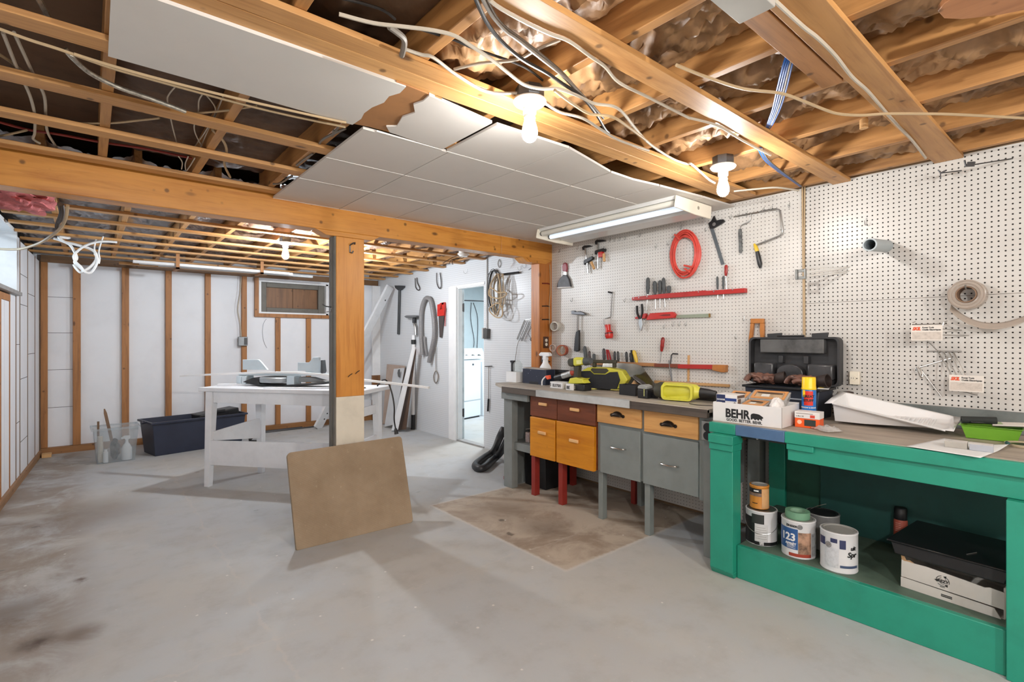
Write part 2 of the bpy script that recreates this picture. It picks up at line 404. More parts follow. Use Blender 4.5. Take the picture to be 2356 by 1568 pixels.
# wall on the window side: slightly out of square, foam strips between hidden studs, small deep-set window
WLA = math.atan2(.105, 2.17)
def wl(x, s, z): return (x, s, z)
WLO = (-.53, 5.58, 0)
lk = dict(loc=WLO, rotz=-WLA)
b = MB()
SW0, SW1, ZW0, ZW1 = -.95, .664, 1.714, 2.27
b.box((-.40, -8.6, 0), (-.06, SW0, 2.46)); b.box((-.40, SW1, 0), (-.06, 2.5, 2.46)); b.box((-.40, SW0, 0), (-.06, SW1, ZW0 - .03)); b.box((-.40, SW0, ZW1), (-.06, SW1, 2.46))
struct(b, 'wall_left', SEAM, **lk)
b = MB()
edges = [-8.1, -7.2, -6.3, -5.4, -4.5, -3.6, -2.7, -1.8, -.95, -.52]
for a, c in zip(edges, edges[1:]): b.box((-.06, a + .012, .06), (0, c - .012, 2.2 if c < SW0 else 1.64))
b.box((-.06, -.50, .06), (0, -.03, 1.615)); b.box((-.06, .02, .06), (0, .15, 1.615)); b.box((-.06, .162, .06), (0, .352, 1.615))
b.box((-.06, .392, .06), (0, .655, 1.69)); b.box((-.06, .67, .06), (0, .86, 2.22))
b.box((-.06, .88, .06), (0, 1.305, 2.2)); b.box((-.06, 1.325, .06), (0, 1.79, 2.18)); b.box((-.06, 1.815, .06), (0, 2.12, 2.17))
struct(b, 'wall_left_panel', FOAM, **lk)
b = MB()
for s0, s1, z in ((.88, 1.305, 1.90), (.88, 1.305, 1.62), (.88, 1.305, .93), (1.325, 1.79, 1.75), (1.325, 1.79, 1.15), (.67, .86, 1.25), (.67, .86, .55), (.88, 1.305, .35)): b.box((-.002, s0, z), (.001, s1, z + .005))
struct(b, 'trim_3', SEAM, **lk)
b = MB(); b.box((-.06, -8.2, 0), (.022, 2.14, .06)); struct(b, 'baseboard_left', wood('left plate lumber', (150, 112, 76), (112, 80, 52), 'y'), **lk)
b = MB(); b.box((-.055, -.03, .06), (.003, .018, 1.66)); b.box((-.055, -.95, 1.618), (.004, .39, 1.672)); b.box((-.055, .355, .06), (.003, .39, 1.62))
struct(b, 'trim_4', LUMZ, **lk)
b = MB()
for s0, z1 in ((.654, 1.70), (.858, 2.22), (1.302, 2.2), (1.787, 2.18), (2.115, 2.17)): b.box((-.055, s0, .06), (.003, s0 + .026, z1))
struct(b, 'trim_6', wood('dark side stud', (120, 92, 66), (86, 64, 46), 'z'), **lk)
wn = thing('window_1', None, None, WLO, -WLA); wn['kind'] = 'structure'
f = MB()
f.box((-.32, .625, ZW0), (.012, SW1, ZW1)); f.box((-.32, SW0, ZW0), (.012, SW0 + .04, ZW1)); f.box((-.32, SW0 + .04, ZW1 - .03), (0, .625, ZW1)); f.build('white_jamb', WHITE, wn)
MB().box((-.33, SW0, ZW0 - .03), (.04, .69, ZW0)).build('sill', mat('grey sill', (150, 148, 146), .5), wn)
f = MB(); TEAL = mat('dark green window frame', (48, 72, 78), .45)
for a, c in (((SW0 + .04), SW0 + .09), (.575, .625), (-.20, -.16)): f.box((-.30, a, ZW0), (-.25, c, ZW1 - .03))
f.box((-.30, SW0 + .04, ZW0), (-.25, .625, ZW0 + .05)); f.box((-.30, SW0 + .04, ZW1 - .08), (-.25, .625, ZW1 - .03)); f.build('frame', TEAL, wn)
MB().box((-.28, SW0 + .05, ZW0 + .02), (-.274, .62, ZW1 - .05)).build('pane', clear('window glass', (235, 245, 250), .08, .05), wn)
# laundry room beyond the doorway
LW = mat('pale blue wall', (216, 228, 232), .55, var=.02)
b = MB(); b.box((3.693, 8.2, 0), (6.4, 8.3, 2.46)); b.box((6.3, 4.2, 0), (6.4, 8.2, 2.46)); b.box((3.693, 4.1, 0), (6.4, 4.2, 2.46)); struct(b, 'wall_laundry', LW)
# doorway casing, threshold and the door swung away into the laundry
b = MB(); b.box((3.605, DY1, 0), (WF, 5.62, DZ + .02)); b.box((WF, DY1 - .012, 0), (3.698, DY1, DZ)); b.box((WF, DY0, DZ - .012), (3.698, DY1, DZ)); b.box((WF - .01, DY0 - .012, DZ), (WF, 5.62, DZ + .035)); b.box((WF, DY0, 0), (3.698, DY0 + .012, DZ))
struct(b, 'trim_5', WHITE, bev=.003)
struct(MB().box((3.62, DY0, 0), (3.71, DY1, .018)), 'floor_sill', mat('worn threshold', (150, 148, 146), .6))
dr = thing('door_1', None, None, (3.735, 5.452, .02), R(-34.5)); dr['kind'] = 'structure'
MB().box((-.035, .0, 0), (.0, .62, 1.92)).build('leaf', mat('pale door paint', (206, 216, 220), .45), dr, bev=.002)
for z in (.33, 1.69):
    h = MB().box((-.040, -.006, z - .05), (.003, .03, z + .05)); h.cyl((-.006, -.010, z - .055), (-.006, -.010, z + .055), .009); h.build('hinge', DSTEEL, dr)

# ---------------------------------------------------------------- timber overhead
bm_ = MB().box((-.72, 3.587, 2.072), (2.86, 3.72, 2.262)); bm_.box((2.863, 3.587, 2.072), (3.63, 3.72, 2.262))
tag(bm_.build('support_beam', BEAM, bev=.004), 'thick varnished wooden beam crossing the room on a square post', 'beam', kind='structure')
def board(name, a, b, m, label, cat, group=None, bev=.003):
    return solo(MB().box(a, b), name, m, label, cat, group, bev=bev)
JX = [3.46, 3.06, 2.615, 2.165, 1.765, 1.335, .885, .475, .055]
for i, x in enumerate(JX):
    wdt = .019
    board('ceiling_joist', (x - wdt, -2.75, 2.266), (x + wdt, 3.66, 2.455), LUMY, f'wooden ceiling joist on the bare-bulb side of the beam, {ORD[i]} out from the pegboard wall', 'joist', 'joists over the workbench half of the room')
JXF = [3.50, 3.07, 2.66, 2.25, 1.83, 1.42, .98, .63, .22, -.20]
for i, x in enumerate(JXF):
    board('ceiling_joist', (x - wdt, 3.662, 2.266), (x + wdt, 7.79, 2.455), LUMY, f'wooden ceiling joist over the room behind the beam, {ORD[i]} out from the pegboard wall', 'joist', 'joists over the far room')
def strap(x0, x1, y0, y1, label, m=LUM, z0=2.244): return board('strapping_board', (x0, y0, z0), (x1, y1, z0 + .021), m, label, 'board', 'strapping boards nailed under the joists', .002)
strap(-.6, 3.497, .525, .645, 'widest flat board under the joists, meeting the big-holed pegboard with a cable stapled to it')
strap(1.3, 2.125, .652, .722, 'short board under the joists ending beside the blue cables', wood('rough lumber', (178, 124, 72), (140, 92, 50), 'x'))
strap(-.6, 3.497, 1.035, 1.130, 'flat board under the joists that meets the wall at the seam of the two pegboards')
strap(-.6, 3.36, 1.535, 1.612, 'board carrying the first bare bulb, with loose cables lying over it')
strap(-.6, 3.36, 1.616, 1.700, 'board edging the white ceiling tiles beside the first bare bulb', wood('honey lumber', (204, 154, 96), (166, 116, 64), 'x'))
for k, (y, l) in enumerate(((2.055, 'narrow board along the edge of the white drywall sheet'), (2.525, 'narrow board in the open bay, first in from the drywall sheet'), (2.965, 'narrow board in the open bay, second in from the drywall sheet'), (3.445, 'narrow board in the open bay lying against the big beam'))):
    strap(-.6, .97 if k else 3.4, y, y + .088, l)
for k in range(9):
    y = 3.93 + .445 * k
    strap(-.5, 3.62, y, y + .075, f'narrow board under the joists of the far room, {ORD[k]} back from the beam', LUM)

# ceiling sheets and tiles
TILE = mat('ceiling tile', (206, 200, 193), .6, var=.03, scale=2); TEDGE = mat('tile flange', (246, 242, 236), .6)
dwl = [(.045, 1.698), (.90, 1.693), (.905, 1.75), (.885, 1.80), (.893, 1.86), (.875, 1.93), (.872, 2.0), (.885, 2.06), (.88, 2.141), (.048, 2.138)]
tag(MB().prism(dwl, 2.232, 2.2435, 'xy').build('ceiling_panel', mat('drywall', (206, 202, 196), .6, var=.03, scale=2)), 'large white drywall sheet with a torn end, nailed under the joists', 'ceiling panel', kind='structure')
tag(MB().prism([(.86, 1.69), (1.06, 1.70), (1.07, 2.10), (.86, 2.145)], 2.237, 2.243, 'xy').build('ceiling_panel', mat('bare fibreboard', (160, 112, 68), .7, var=.1)), 'bare brown fibreboard strip showing between the white ceiling sheets', 'ceiling panel', kind='structure')
cols = [.93, 1.375, 1.81, 2.24, 2.67, 3.10, 3.495]; rows = [2.147, 2.612, 3.045, 3.585]
def tile(out):
    n = MB().prism(out, 2.231, 2.243, 'xy', 0)
    ys = [p[1] for p in out]; xs = [p[0] for p in out]
    n.box((min(xs), max(ys) - .003, 2.2300), (max(xs), max(ys) + .006, 2.2365), 1)
    tag(n.build('ceiling_tile', [TILE, TEDGE]), 'smooth off-white square ceiling tile fitted between the beam and the joist boards', 'ceiling tile', 'square ceiling tiles', 'structure')
g = .0025
for r in range(3):
    for c in range(6):
        x0, x1, y0, y1 = cols[c] + g, cols[c + 1] - g, rows[r] + g, rows[r + 1] - .006
        tile([(x0, y0), (x1, y0), (x1, y1), (x0, y1)])
tile([(1.00, 1.695), (1.335, 1.737), (1.332, 2.138), (1.04, 2.11), (1.0, 2.06), (1.035, 2.03), (1.01, 1.93), (1.03, 1.86), (.99, 1.80), (1.005, 1.75)])
tile([(1.362, 1.737), (1.80, 1.725), (1.80, 2.141), (1.362, 2.141)])
tile([(1.805, 1.727), (2.02, 1.775), (2.235, 1.825), (2.235, 2.141), (1.805, 2.141)])
tile([(2.245, 1.827), (2.45, 1.83), (2.665, 1.80), (2.665, 2.141), (2.245, 2.141)])
tile([(2.675, 1.80), (3.095, 1.76), (3.095, 2.141), (2.675, 2.141)])
tile([(3.105, 1.76), (3.49, 1.745), (3.49, 2.141), (3.105, 2.141)])

# insulation between the joists: crumpled kraft paper (main room) and paper with foil (far room)
def insul_mat(name, c1, c2, rough, foil=False):
    m, t, b = nodes(name); q = NT(t); v = q.obj(); n = q.noise(v, 3.0, 6, .6); n2 = q.noise(v, 26, 4)
    c = q.ramp(n, [(.3, lin(c2)), (.55, lin(c1)), (.8, tuple(min(1, k * 1.2) for k in lin(c1)[:3]) + (1,))])
    if foil:
        f = q.sstep(q.xyz(v)[0], 1.0, .6); c = q.mix(f, c, lin((176, 176, 180))); q.set(b.inputs['Metallic'], q.math('MULTIPLY', f, .75))
    t.links.new(c, b.inputs['Base Color']); b.inputs['Roughness'].default_value = rough
    q.bump(b, q.math('ADD', n, q.math('MULTIPLY', n2, .25)), .35, .02)
    return m
def batts(xs, y0, y1, name, m, label, sag, wr):
    mb = MB()
    for a, b_ in zip(xs, xs[1:]):
        x0, x1 = min(a, b_) + .02, max(a, b_) - .02; sd = a * 37.1
        def fn(u, v_):
            x = x0 + (x1 - x0) * u; y = y0 + (y1 - y0) * v_
            e = math.sin(math.pi * min(max(u, 0), 1)) ** .6
            p = Vector((x * 3.2 + sd, y * 2.0, sd)); q = Vector((x * 8.5, y * 8.0 + sd, 1.3))
            rid = abs(noise.noise(q)) + .55 * abs(noise.noise(q * 2.3)) + .25 * noise.noise(q * 5)
            return (x, y, 2.385 - e * sag * (.55 + .75 * noise.noise(p)) + wr * (rid - .35) * (.25 + e))
        mb.grid(fn, 26, max(6, int((y1 - y0) / .018)))
    return tag(mb.build(name, m, ang=180), label, 'insulation', kind='stuff')
batts(JX[:7], -1.2, 1.62, 'insulation_paper', insul_mat('kraft paper', (160, 122, 84), (92, 64, 40), .5), 'crumpled brown paper-faced insulation stuffed between the joists', .10, .065)
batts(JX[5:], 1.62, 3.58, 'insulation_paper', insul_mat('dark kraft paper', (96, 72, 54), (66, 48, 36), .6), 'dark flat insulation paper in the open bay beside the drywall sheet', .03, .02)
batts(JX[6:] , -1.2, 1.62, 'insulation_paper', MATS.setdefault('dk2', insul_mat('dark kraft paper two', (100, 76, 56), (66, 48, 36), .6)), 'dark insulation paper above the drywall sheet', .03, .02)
batts(JXF + [-.60], 3.73, 7.78, 'insulation_paper', insul_mat('far paper and foil', (132, 104, 84), (88, 64, 50), .45, True), 'shiny foil and brown paper insulation over the far room', .06, .05)

# ---------------------------------------------------------------- posts
p = thing('support_post', 'square wooden post under the beam, orange above and cream painted at its foot', 'post', (1.455, 3.64, 0))
f = MB(); f.box((-.10, -.053, 0), (.11, -.01, .886), 1); f.box((-.10, -.053, .886), (.11, -.01, 2.036), 0); f.build('front_board', [POSTW, OFFW], p, bev=.003)
f = MB()
f.box((-.112, -.052, 0), (-.1005, .056, 2.036)); f.box((-.1005, -.0095, 0), (.11, .056, 2.036)); f.box((-.117, -.012, 0), (-.112, .022, 2.036)); f.build('grey_side', DKGREY, p, bev=.002)
MB().prism([(-.245, 2.072), (-.17, 2.037), (.17, 2.037), (.235, 2.072)], -.053, .056, 'xz').build('cap_block', BEAM, p, bev=.003)
hk = MB()
hk.tube([(-.0, -.053, 1.98), (0, -.07, 1.985), (.012, -.085, 1.995), (.028, -.08, 2.0), (.03, -.07, 1.99)], .005, 6); hk.tube([(0, -.055, 1.985), (0, -.056, 1.93), (.01, -.075, 1.925), (.015, -.08, 1.94)], .005, 6); hk.build('coat_hook', DSTEEL, p)
for q in ((.02, 1.05), (.075, 1.07)): MB().tube([(q[0], -.05, q[1]), (q[0] - .03, -.075, q[1] - .01), (q[0] - .045, -.085, q[1] - .02)], .003, 5).build('nail', DSTEEL, p)
hk = MB().tube([(-.112, 0, 1.53), (-.16, -.01, 1.535), (-.185, -.012, 1.55)], .004, 6); hk.tube([(-.115, .0, 1.53), (-.125, .0, 1.50), (-.15, 0, 1.495)], .003, 6); hk.build('side_hook', DSTEEL, p)
p = thing('wall_post', 'orange wooden post against the wall where the beam ends, with a brown outlet', 'post', (3.415, 3.645, 0), 0); p['kind'] = 'thing'
MB().box((-.084, -.058, 0), (.085, .06, 2.071)).build('upright', wood('wall post', (176, 108, 48), (140, 80, 34), 'z', .4), p, bev=.003)
MB().prism([(-.25, 2.0715), (-.20, 2.03), (.0, 2.03), (.08, 2.0715)], -.064, -.059, 'xz').build('cap_block', BEAM, p)
MB().prism([(-.30, 2.071), (-.24, 2.03), (-.085, 2.03), (-.085, 2.071)], -.058, .06, 'xz').build('bracket', BEAM, p)
o = MB().box((-.035, -.066, 1.215), (.035, -.058, 1.325)); o = o.build('outlet_plate', mat('brown plate', (74, 44, 28), .4), p, bev=.002)
for z in (1.25, 1.29): MB().cyl((0, -.066, z), (0, -.069, z), .016).build('socket', OFFW, o)
for z, m_ in ((1.84, 'red'), (1.62, 'black'), (1.49, 'dark'), (1.08, 'black')):
    MB().tube([(-.05, -.059, z), (.02, -.062, z + .004), (.055, -.059, z)], .006, 6).build('cable_staple', mat('staple ' + m_, (120, 34, 24) if m_ == 'red' else (48, 34, 26), .5), p)
MB().tube([(.05, -.064, 2.03), (.055, -.066, 1.8), (.04, -.066, 1.6), (.05, -.066, 1.33)], .004, 6, smooth=4).build('cable', CABT, p)

# studs and window-side boards of the back wall
for i, (x0, x1, z1) in enumerate(((-.42, -.36, 2.2), (-.145, -.075, 2.2), (.305, .375, 2.2), (.745, .81, 2.2), (1.18, 1.245, 2.2), (1.615, 1.68, 2.2), (2.055, 2.12, 1.61), (2.485, 2.55, 1.61))):
    board('wall_stud', (x0, 7.75, .076), (x1, 7.799, min(z1, 2.169)), LUMZ, f'bare wooden stud on the white back wall, {ORD[i]} from the foam-clad side wall' if z1 > 2 else ('short bare stud below the boarded window, the one beside the electrical box' if x0 < 2.3 else 'short bare stud below the boarded window, the one nearer the square post'), 'stud', 'studs of the back wall')
# ---------------------------------------------------------------- lamps
PORC = mat('white porcelain', (238, 236, 230), .25, var=.01)
GLOW = mat('glowing bulb', (255, 246, 232), .4, var=0.0)
def glow_mat(col=None, k=1.0):
    m, t, b = nodes('lit bulb'); b.inputs['Base Color'].default_value = (.9, .9, .9, 1)
    b.inputs['Emission Color'].default_value = (*(col or BULB_COL), 1); b.inputs['Emission Strength'].default_value = BULB * k
    return m
LIT = glow_mat(); COOL = glow_mat((.86, .93, 1.0), 4.8)
def bare_bulb(x, y, z, label, LIT=LIT):
    t = thing('bare_bulb_fixture', label, 'light', (x, y, z), 0, 'bare bulbs in porcelain holders')
    MB().lathe([(.052, .0), (.055, .006), (.055, .046), (.05, .046)], (0, 0, 0), 8).build('junction_box', DSTEEL, t, ang=25)
    MB().lathe([(.062, .0), (.064, -.006), (.058, -.014), (.034, -.022), (.026, -.030), (.025, -.052), (.022, -.056), (.0, -.056)], (0, 0, 0), 28).build('lamp_holder', PORC, t)
    b = MB().lathe([(.0, -.0565), (.013, -.0565), (.014, -.070), (.0195, -.072), (.0205, -.080), (.0265, -.10), (.030, -.118), (.0295, -.134), (.024, -.148), (.014, -.157), (.0, -.160)], (0, 0, 0), 24).build('bulb', LIT, t)
    MB().lathe([(.0205, -.0575), (.022, -.060), (.022, -.068), (.019, -.0715)], (0, 0, 0), 24).build('bulb_collar', PORC, b)
    return t
bare_bulb(1.298, 1.452, 2.215, 'lit bare bulb hanging below the cables, next to the white ceiling tiles')
bare_bulb(2.545, 1.332, 2.205, 'lit bare bulb above the end of the fluorescent lamp, close to the pegboard')
bare_bulb(1.424, 5.05, 2.215, 'lit bare bulb in the far room behind the square post', COOL)
for i, (x, y) in enumerate(((.1, -.9), (1.3, -1.7))):      # unseen fill lights added behind the viewer to even out the brightness
    l = bpy.data.lights.new('added fill behind', 'POINT'); l.energy = 84; l.color = BULB_COL; l.shadow_soft_size = .03
    o = bpy.data.objects.new('added_fill_behind', l); C.objects.link(o); o.location = (x, y, 2.05)
l = bpy.data.lights.new('added far room fill', 'POINT'); l.energy = 28; l.color = (.86, .93, 1.0); l.shadow_soft_size = .03  # fill light added out of sight behind the post to brighten the far room
o = bpy.data.objects.new('added_far_room_fill', l); C.objects.link(o); o.location = (2.40, 5.70, 2.03)
area('laundry lamp', (5.0, 6.0, 2.40), (.5, .5), 58, (.88, .95, 1.0), (0, 0, 0))

# fluorescent fixture under the tiles
fl = thing('fluorescent_light', 'long white twin-tube fluorescent ceiling light above the workbench, one tube glowing', 'light', (3.10, 2.48, 2.231))
Y0, Y1 = -.64, .66
IV = mat('ivory enamel', (226, 218, 202), .4, var=.02)
prof = [(-.20, -.004), (.235, -.004), (.235, -.02), (.225, -.095), (.02, -.095), (-.10, -.088), (-.215, -.082), (-.212, -.055)]
MB().prism(prof, Y0 - .012, Y0, 'xz').build('end_cap', IV, fl, bev=.004)
MB().prism(prof, Y1, Y1 + .012, 'xz').build('end_cap', IV, fl, bev=.004)
o = MB().cyl((.06, Y0 - .012, -.045), (.06, Y0 - .014, -.045), .012).build('knockout', mat('knockout', (150, 142, 128), .5), fl)
MB().prism([(-.19, -.0), (.22, -.0), (.222, -.02), (.20, -.075), (.07, -.065), (.03, -.03), (-.18, -.022)], Y0, Y1, 'xz').build('reflector', mat('reflector enamel', (214, 214, 212), .25, var=.02), fl, bev=.002)
def tube_mat():
    m, t, b = nodes('lit tube'); b.inputs['Base Color'].default_value = (.9, .93, .97, 1); b.inputs['Emission Color'].default_value = (.72, .86, 1, 1); b.inputs['Emission Strength'].default_value = TUBE
    return m
for k, (x, z, m_) in enumerate(((-.165, -.042, mat('unlit tube', (220, 218, 208), .3, var=.01)), (-.07, -.058, tube_mat()))):
    tb = MB().cyl((x, Y0 + .02, z), (x, Y1 - .02, z), .019).build('tube', m_, fl)
    for y in (Y0, Y1 - .025): MB().cyl((x, y, z), (x, y + .025, z), .016).build('tube_cap', mat('tube cap', (110, 110, 110), .5), tb)

# other things up there
o = solo(MB().box((1.235, .60, 2.20), (1.43, .70, 2.243)), 'junction_box', mat('bright zinc', (186, 184, 178), .4, .25, var=.05), 'bare metal electrical box screwed to the widest board', 'electrical box', bev=.003)
t = thing('lamp_holder', 'empty white porcelain lamp holder with loose wires beside the wall end of the beam', 'lamp holder', (3.02, 4.42, 2.20))
MB().lathe([(.05, .045), (.05, 0), (.062, -.002), (.064, -.01), (.045, -.024), (.042, -.032), (0, -.032)], (0, 0, 0), 24).build('holder', PORC, t)
for a in (.3, 1.9, 2.8):
    MB().tube([(0, .0, .0), (-.06 * math.cos(a), .09, -.03), (-.11 + .02 * a, .12, -.06), (-.17 + .05 * a, .16, -.10)], .004, 6, smooth=4).build('loose_wire', mat('brown wire', (96, 74, 56), .6), t)

# ---------------------------------------------------------------- cables over and along the boards
def zc(pts, z, s=.33957, ox=0, oy=0):
    out = []
    for i, p in enumerate(pts):
        zz = p[2] if len(p) > 2 else z
        out.append(on_z(ox + p[0] * s, oy + p[1] * s, zz))
    return out
def cable(paths, r, m, label, name='cable', cat='cable', group='cables under the joists', seg=7):
    if len(paths) > 1:
        o3 = sum((Vector(P[0]) for P in paths), Vector()) / len(paths); t = thing(name, label, cat, o3, 0, group)
        for P in paths: MB().tube([Vector(p) - o3 for p in P], r, seg, smooth=5).build('strand', m, t)
        return t
    return solo(MB().tube(paths[0], r, seg, smooth=5), name, m, label, cat, group)
A = dict(ox=780); B = dict(ox=1556)
cable([zc([(0,95),(230,155),(440,180),(640,205),(780,240),(880,300),(1030,400),(1130,480),(1250,570),(1370,600),(1480,600),(1600,640),(1730,700),(1860,720),(1930,770),(2000,860),(2100,970),(2250,1070),(2356,1110)], 2.214, **A) + zc([(100,1110,2.214),(170,1170,2.21),(220,1215,2.20),(262,1240,2.19)], 2.2, **B)], .0058, CABW, 'pale cable sweeping past both bare bulbs under the boards')
cable([zc([(920,-20),(1000,150),(1100,280),(1240,400),(1400,490),(1520,570),(1640,650),(1740,770),(1800,870),(1830,900)], 2.226, **A)], .0062, CABK, 'thicker black cable looping from the boards down behind the first bulb')
cable([zc([(965,-20),(1040,110),(1130,210),(1200,260),(1350,380),(1500,500),(1620,620),(1700,700),(1790,800)], 2.2385, **A)], .0058, CABG, 'dark grey cable running beside the thick black one')
cable([zc([(990,-20),(1090,150),(1240,270),(1370,370),(1510,490),(1600,590),(1740,740)], 2.251, **A)], .005, CABG, 'thin grey cable between the black cable and the brown paper')
cable([zc([(780,470),(950,430),(1200,405),(1350,330),(1500,270)], 2.264, **A)], .0055, CABW, 'short pale cable crossing under the crumpled paper')
cable([zc([(1020,0),(1100,60),(1280,160),(1430,230),(1560,280),(1700,380),(1800,450),(1900,560),(2100,660),(2356,790)], 2.2375, **A) + zc([(100,800,2.2375),(280,850,2.2375),(450,950,2.2375),(640,1050,2.2375)], 2.24, **B)], .0056, CABW, 'pale cable stapled along the edge of the board over the pegboard seam')
cable([zc([(440,330),(560,370),(640,390),(800,510),(1000,620),(1210,630)], 2.238, **A)], .0058, CABW, 'tan cable running into the junction box of the first bulb')
cable([zc([(1400,700),(1500,760),(1650,800),(1780,880),(1900,950),(2100,1020)], 2.202, **A)], .0056, CABW, 'cable leaving the first bulb toward the fluorescent light')
cable([zc([(1460,610),(1580,700),(1700,770),(1850,790),(1960,860),(2080,950)], 2.190, **A)], .0056, CABT, 'tan cable crossing the pale one between the two bulbs')
cable([zc([(380,130),(300,70),(150,20),(20,-10)], 2.277, **A)], .0045, CABK, 'thin dark cable end at the dark paper over the drywall sheet')
cable([zc([(560,200),(780,270),(920,330),(1180,420),(1300,480),(1420,580)], 2.277, **A)], .0045, CABK, 'thin dark cable lying against the crumpled paper')
cable([zc([(340,180),(430,250),(443,300),(425,375)], 2.236, **A)], .0095, CABG, 'short bent grey hose end above the ceiling tiles', 'hose_end', 'hose', None)
cable([zc([(0,440),(200,520),(450,600),(700,630),(850,680),(1000,740),(1100,770),(1250,780),(1420,770),(1680,770),(1900,775),(2356,800),(2600,815)], 2.224, **B)], .0056, CABT, 'tan cable drooping across the joists past the blue cables')
cable([zc([(640,-20),(780,110),(870,190),(960,260),(1080,380),(1190,520),(1300,620),(1420,760),(1510,860),(1590,940),(1690,1070)], 2.2375, **B)], .006, CABW, 'pale cable stapled to the widest board down to the pegboard')
cable([zc([(390,1295),(540,1280),(680,1270),(830,1290)], 2.215, **B)], .0055, CABW, 'white cable running from the second bulb to the wall')
BLUE = mat('blue cable', (34, 104, 196), .4, var=.1)
for k, lab in ((0, 'blue data cables hanging between the joists in a loose bundle'),):
    bl = thing('cable_bundle', lab, 'cable', on_z(1790, 200, 2.26), 0, None); o3 = Vector(bl.location)
    for j in range(5):
        mb = MB(); d = (j - 2) * 9
        P = zc([(800 + d * 1.2, 300, 2.30), (760 + d * 1.6, 420, 2.268), (715 + d * 1.7, 600, 2.258), (680 + d * 1.4, 730, 2.258), (635 + d, 840, 2.262), (612 + d * .4, 885, 2.29)], 2.26, **B)
        mb.tube([p - o3 for p in P], .0036, 6, smooth=5); mb.build('blue_cable', BLUE if j != 3 else CABW, bl)
bl = thing('cable_bundle', 'blue and grey cables dropping behind the top of the pegboard seam', 'cable', on_z(1790, 380, 2.25)); o3 = Vector(bl.location)
for j in range(4):
    d = (j - 1.5) * 9
    P = zc([(565 + d, 1000, 2.262), (610 + d, 1080, 2.262), (690 + d, 1150, 2.26), (760 + d * .7, 1200, 2.26), (845 + d * .5, 1262, 2.262)], 2.25, **B)
    MB().tube([p - o3 for p in P], .0038, 6, smooth=5).build('blue_cable', (BLUE, CABG, BLUE, CABG)[j], bl)
cable([[on_x(1846, 428, 3.488), on_x(1846.5, 520, 3.492), on_x(1848, 640, 3.492), on_x(1849, 770, 3.493), on_x(1849.5, 800, 3.493)], [on_x(1851.5, 428, 3.49), on_x(1850.5, 560, 3.493), on_x(1851, 700, 3.493), on_x(1852, 800, 3.493)]], .0048, CABT, 'pair of tan cables running straight down the seam between the two pegboards', 'cable_run')
Z = {}
cable([zc([(-20,190),(200,270),(420,340),(740,455),(1000,530),(1400,640),(1700,720),(2000,790),(2340,860)], 2.237)], .0052, CABT, 'tan cable running along the narrow board below the drywall sheet')
cable([zc([(500,365),(740,440),(1100,540),(1600,665),(2200,800),(2345,830)], 2.225)], .0052, CABT, 'second tan cable on the narrow board, hugging the drywall edge')
mb = MB(); P = zc([(440,330,2.262),(500,400,2.245),(620,500,2.238),(800,590,2.238),(1000,660,2.238),(1150,715,2.238),(1255,755,2.24)], 2.24); Q = []
mb.tube(P, .0085, 9, smooth=8)
o = solo(mb, 'flexible_conduit', None or (lambda: (lambda m: m)(mat('ribbed metal conduit', (178, 172, 160), .35, .7, scale=60, var=.25)))(), 'ribbed metal conduit curving across the open joist bay', 'conduit')
mb = MB().tube(zc([(255,-20),(300,60),(350,160)], 2.29), .0085, 9, smooth=6)
solo(mb, 'flexible_conduit', mat('ribbed metal conduit', (178, 172, 160)), 'short length of ribbed metal conduit above the first narrow board', 'conduit')
cable([zc([(20,220),(120,470),(200,640),(235,780),(235,900),(225,940),(270,970)], 2.273)], .0055, CABW, 'pale cable zigzagging above the open bay boards by the window side')
cable([zc([(95,220),(230,510),(300,650),(310,790),(325,900),(385,1000)], 2.285)], .0055, CABW, 'second pale cable beside the zigzag one above the open bay boards')
cable([zc([(-20,360),(60,410),(170,495)], 2.297)], .0055, CABT, 'tan cable slanting into the open bay from the window side')
cable([zc([(-20,925),(80,905),(180,882)], 2.285)], .0055, CABT, 'tan cable crossing the red cable near the window side')
cable([zc([(480,832),(640,835),(800,830),(940,815),(1080,800)], 2.2715)], .0045, CABT, 'thin tan cable strung across the joist in the open bay')
cable([zc([(1280,770),(1500,752),(1620,735),(1740,718)], 2.2715)], .0045, CABT, 'thin tan cable from the conduit end to the drywall edge')
cable([zc([(1190,585),(1145,640),(1135,690),(1165,840),(1200,980)], 2.2835), zc([(1380,628),(1348,680),(1342,760),(1315,860),(1340,940),(1380,1005)], 2.2835), zc([(1385,630),(1455,720),(1450,785),(1385,900),(1320,990)], 2.291), zc([(1510,655),(1460,780),(1410,880),(1360,995)], 2.298)], .0028, CABW, 'thin white wires dangling in loose loops in the open bay', 'loose_wire', 'wire', None)
cable([zc([(1210,1060),(1235,1100),(1230,1145)], 2.25), zc([(1275,1060),(1255,1110),(1258,1150)], 2.25), zc([(1320,1070),(1290,1120),(1265,1155)], 2.25)], .0028, CABW, 'short ends of white wire hanging beside the red cable', 'loose_wire', 'wire', None)
cable([zc([(1440,880),(1510,950),(1535,1020),(1520,1110),(1560,1200)], 2.274)], .0065, CABT, 'bent tan cable on the joist next to the ceiling tiles')
cable([zc([(-20,822),(200,880),(400,910),(700,965),(1000,1010),(1300,1072)], 2.300)], .006, mat('red cable', (132, 44, 36), .5), 'red cable running along the open bay next to the big beam')
cable([zc([(2340,870),(2270,900),(2180,950),(2150,1010)], 2.262), zc([(2120,1040),(2060,1080),(2010,1120)], 2.262), zc([(1980,1190),(1900,1240),(1850,1245)], 2.262), zc([(2300,850),(2250,920),(2265,880)], 2.265)], .006, CABG, 'curled dark cable along the torn edge of the ceiling tiles')

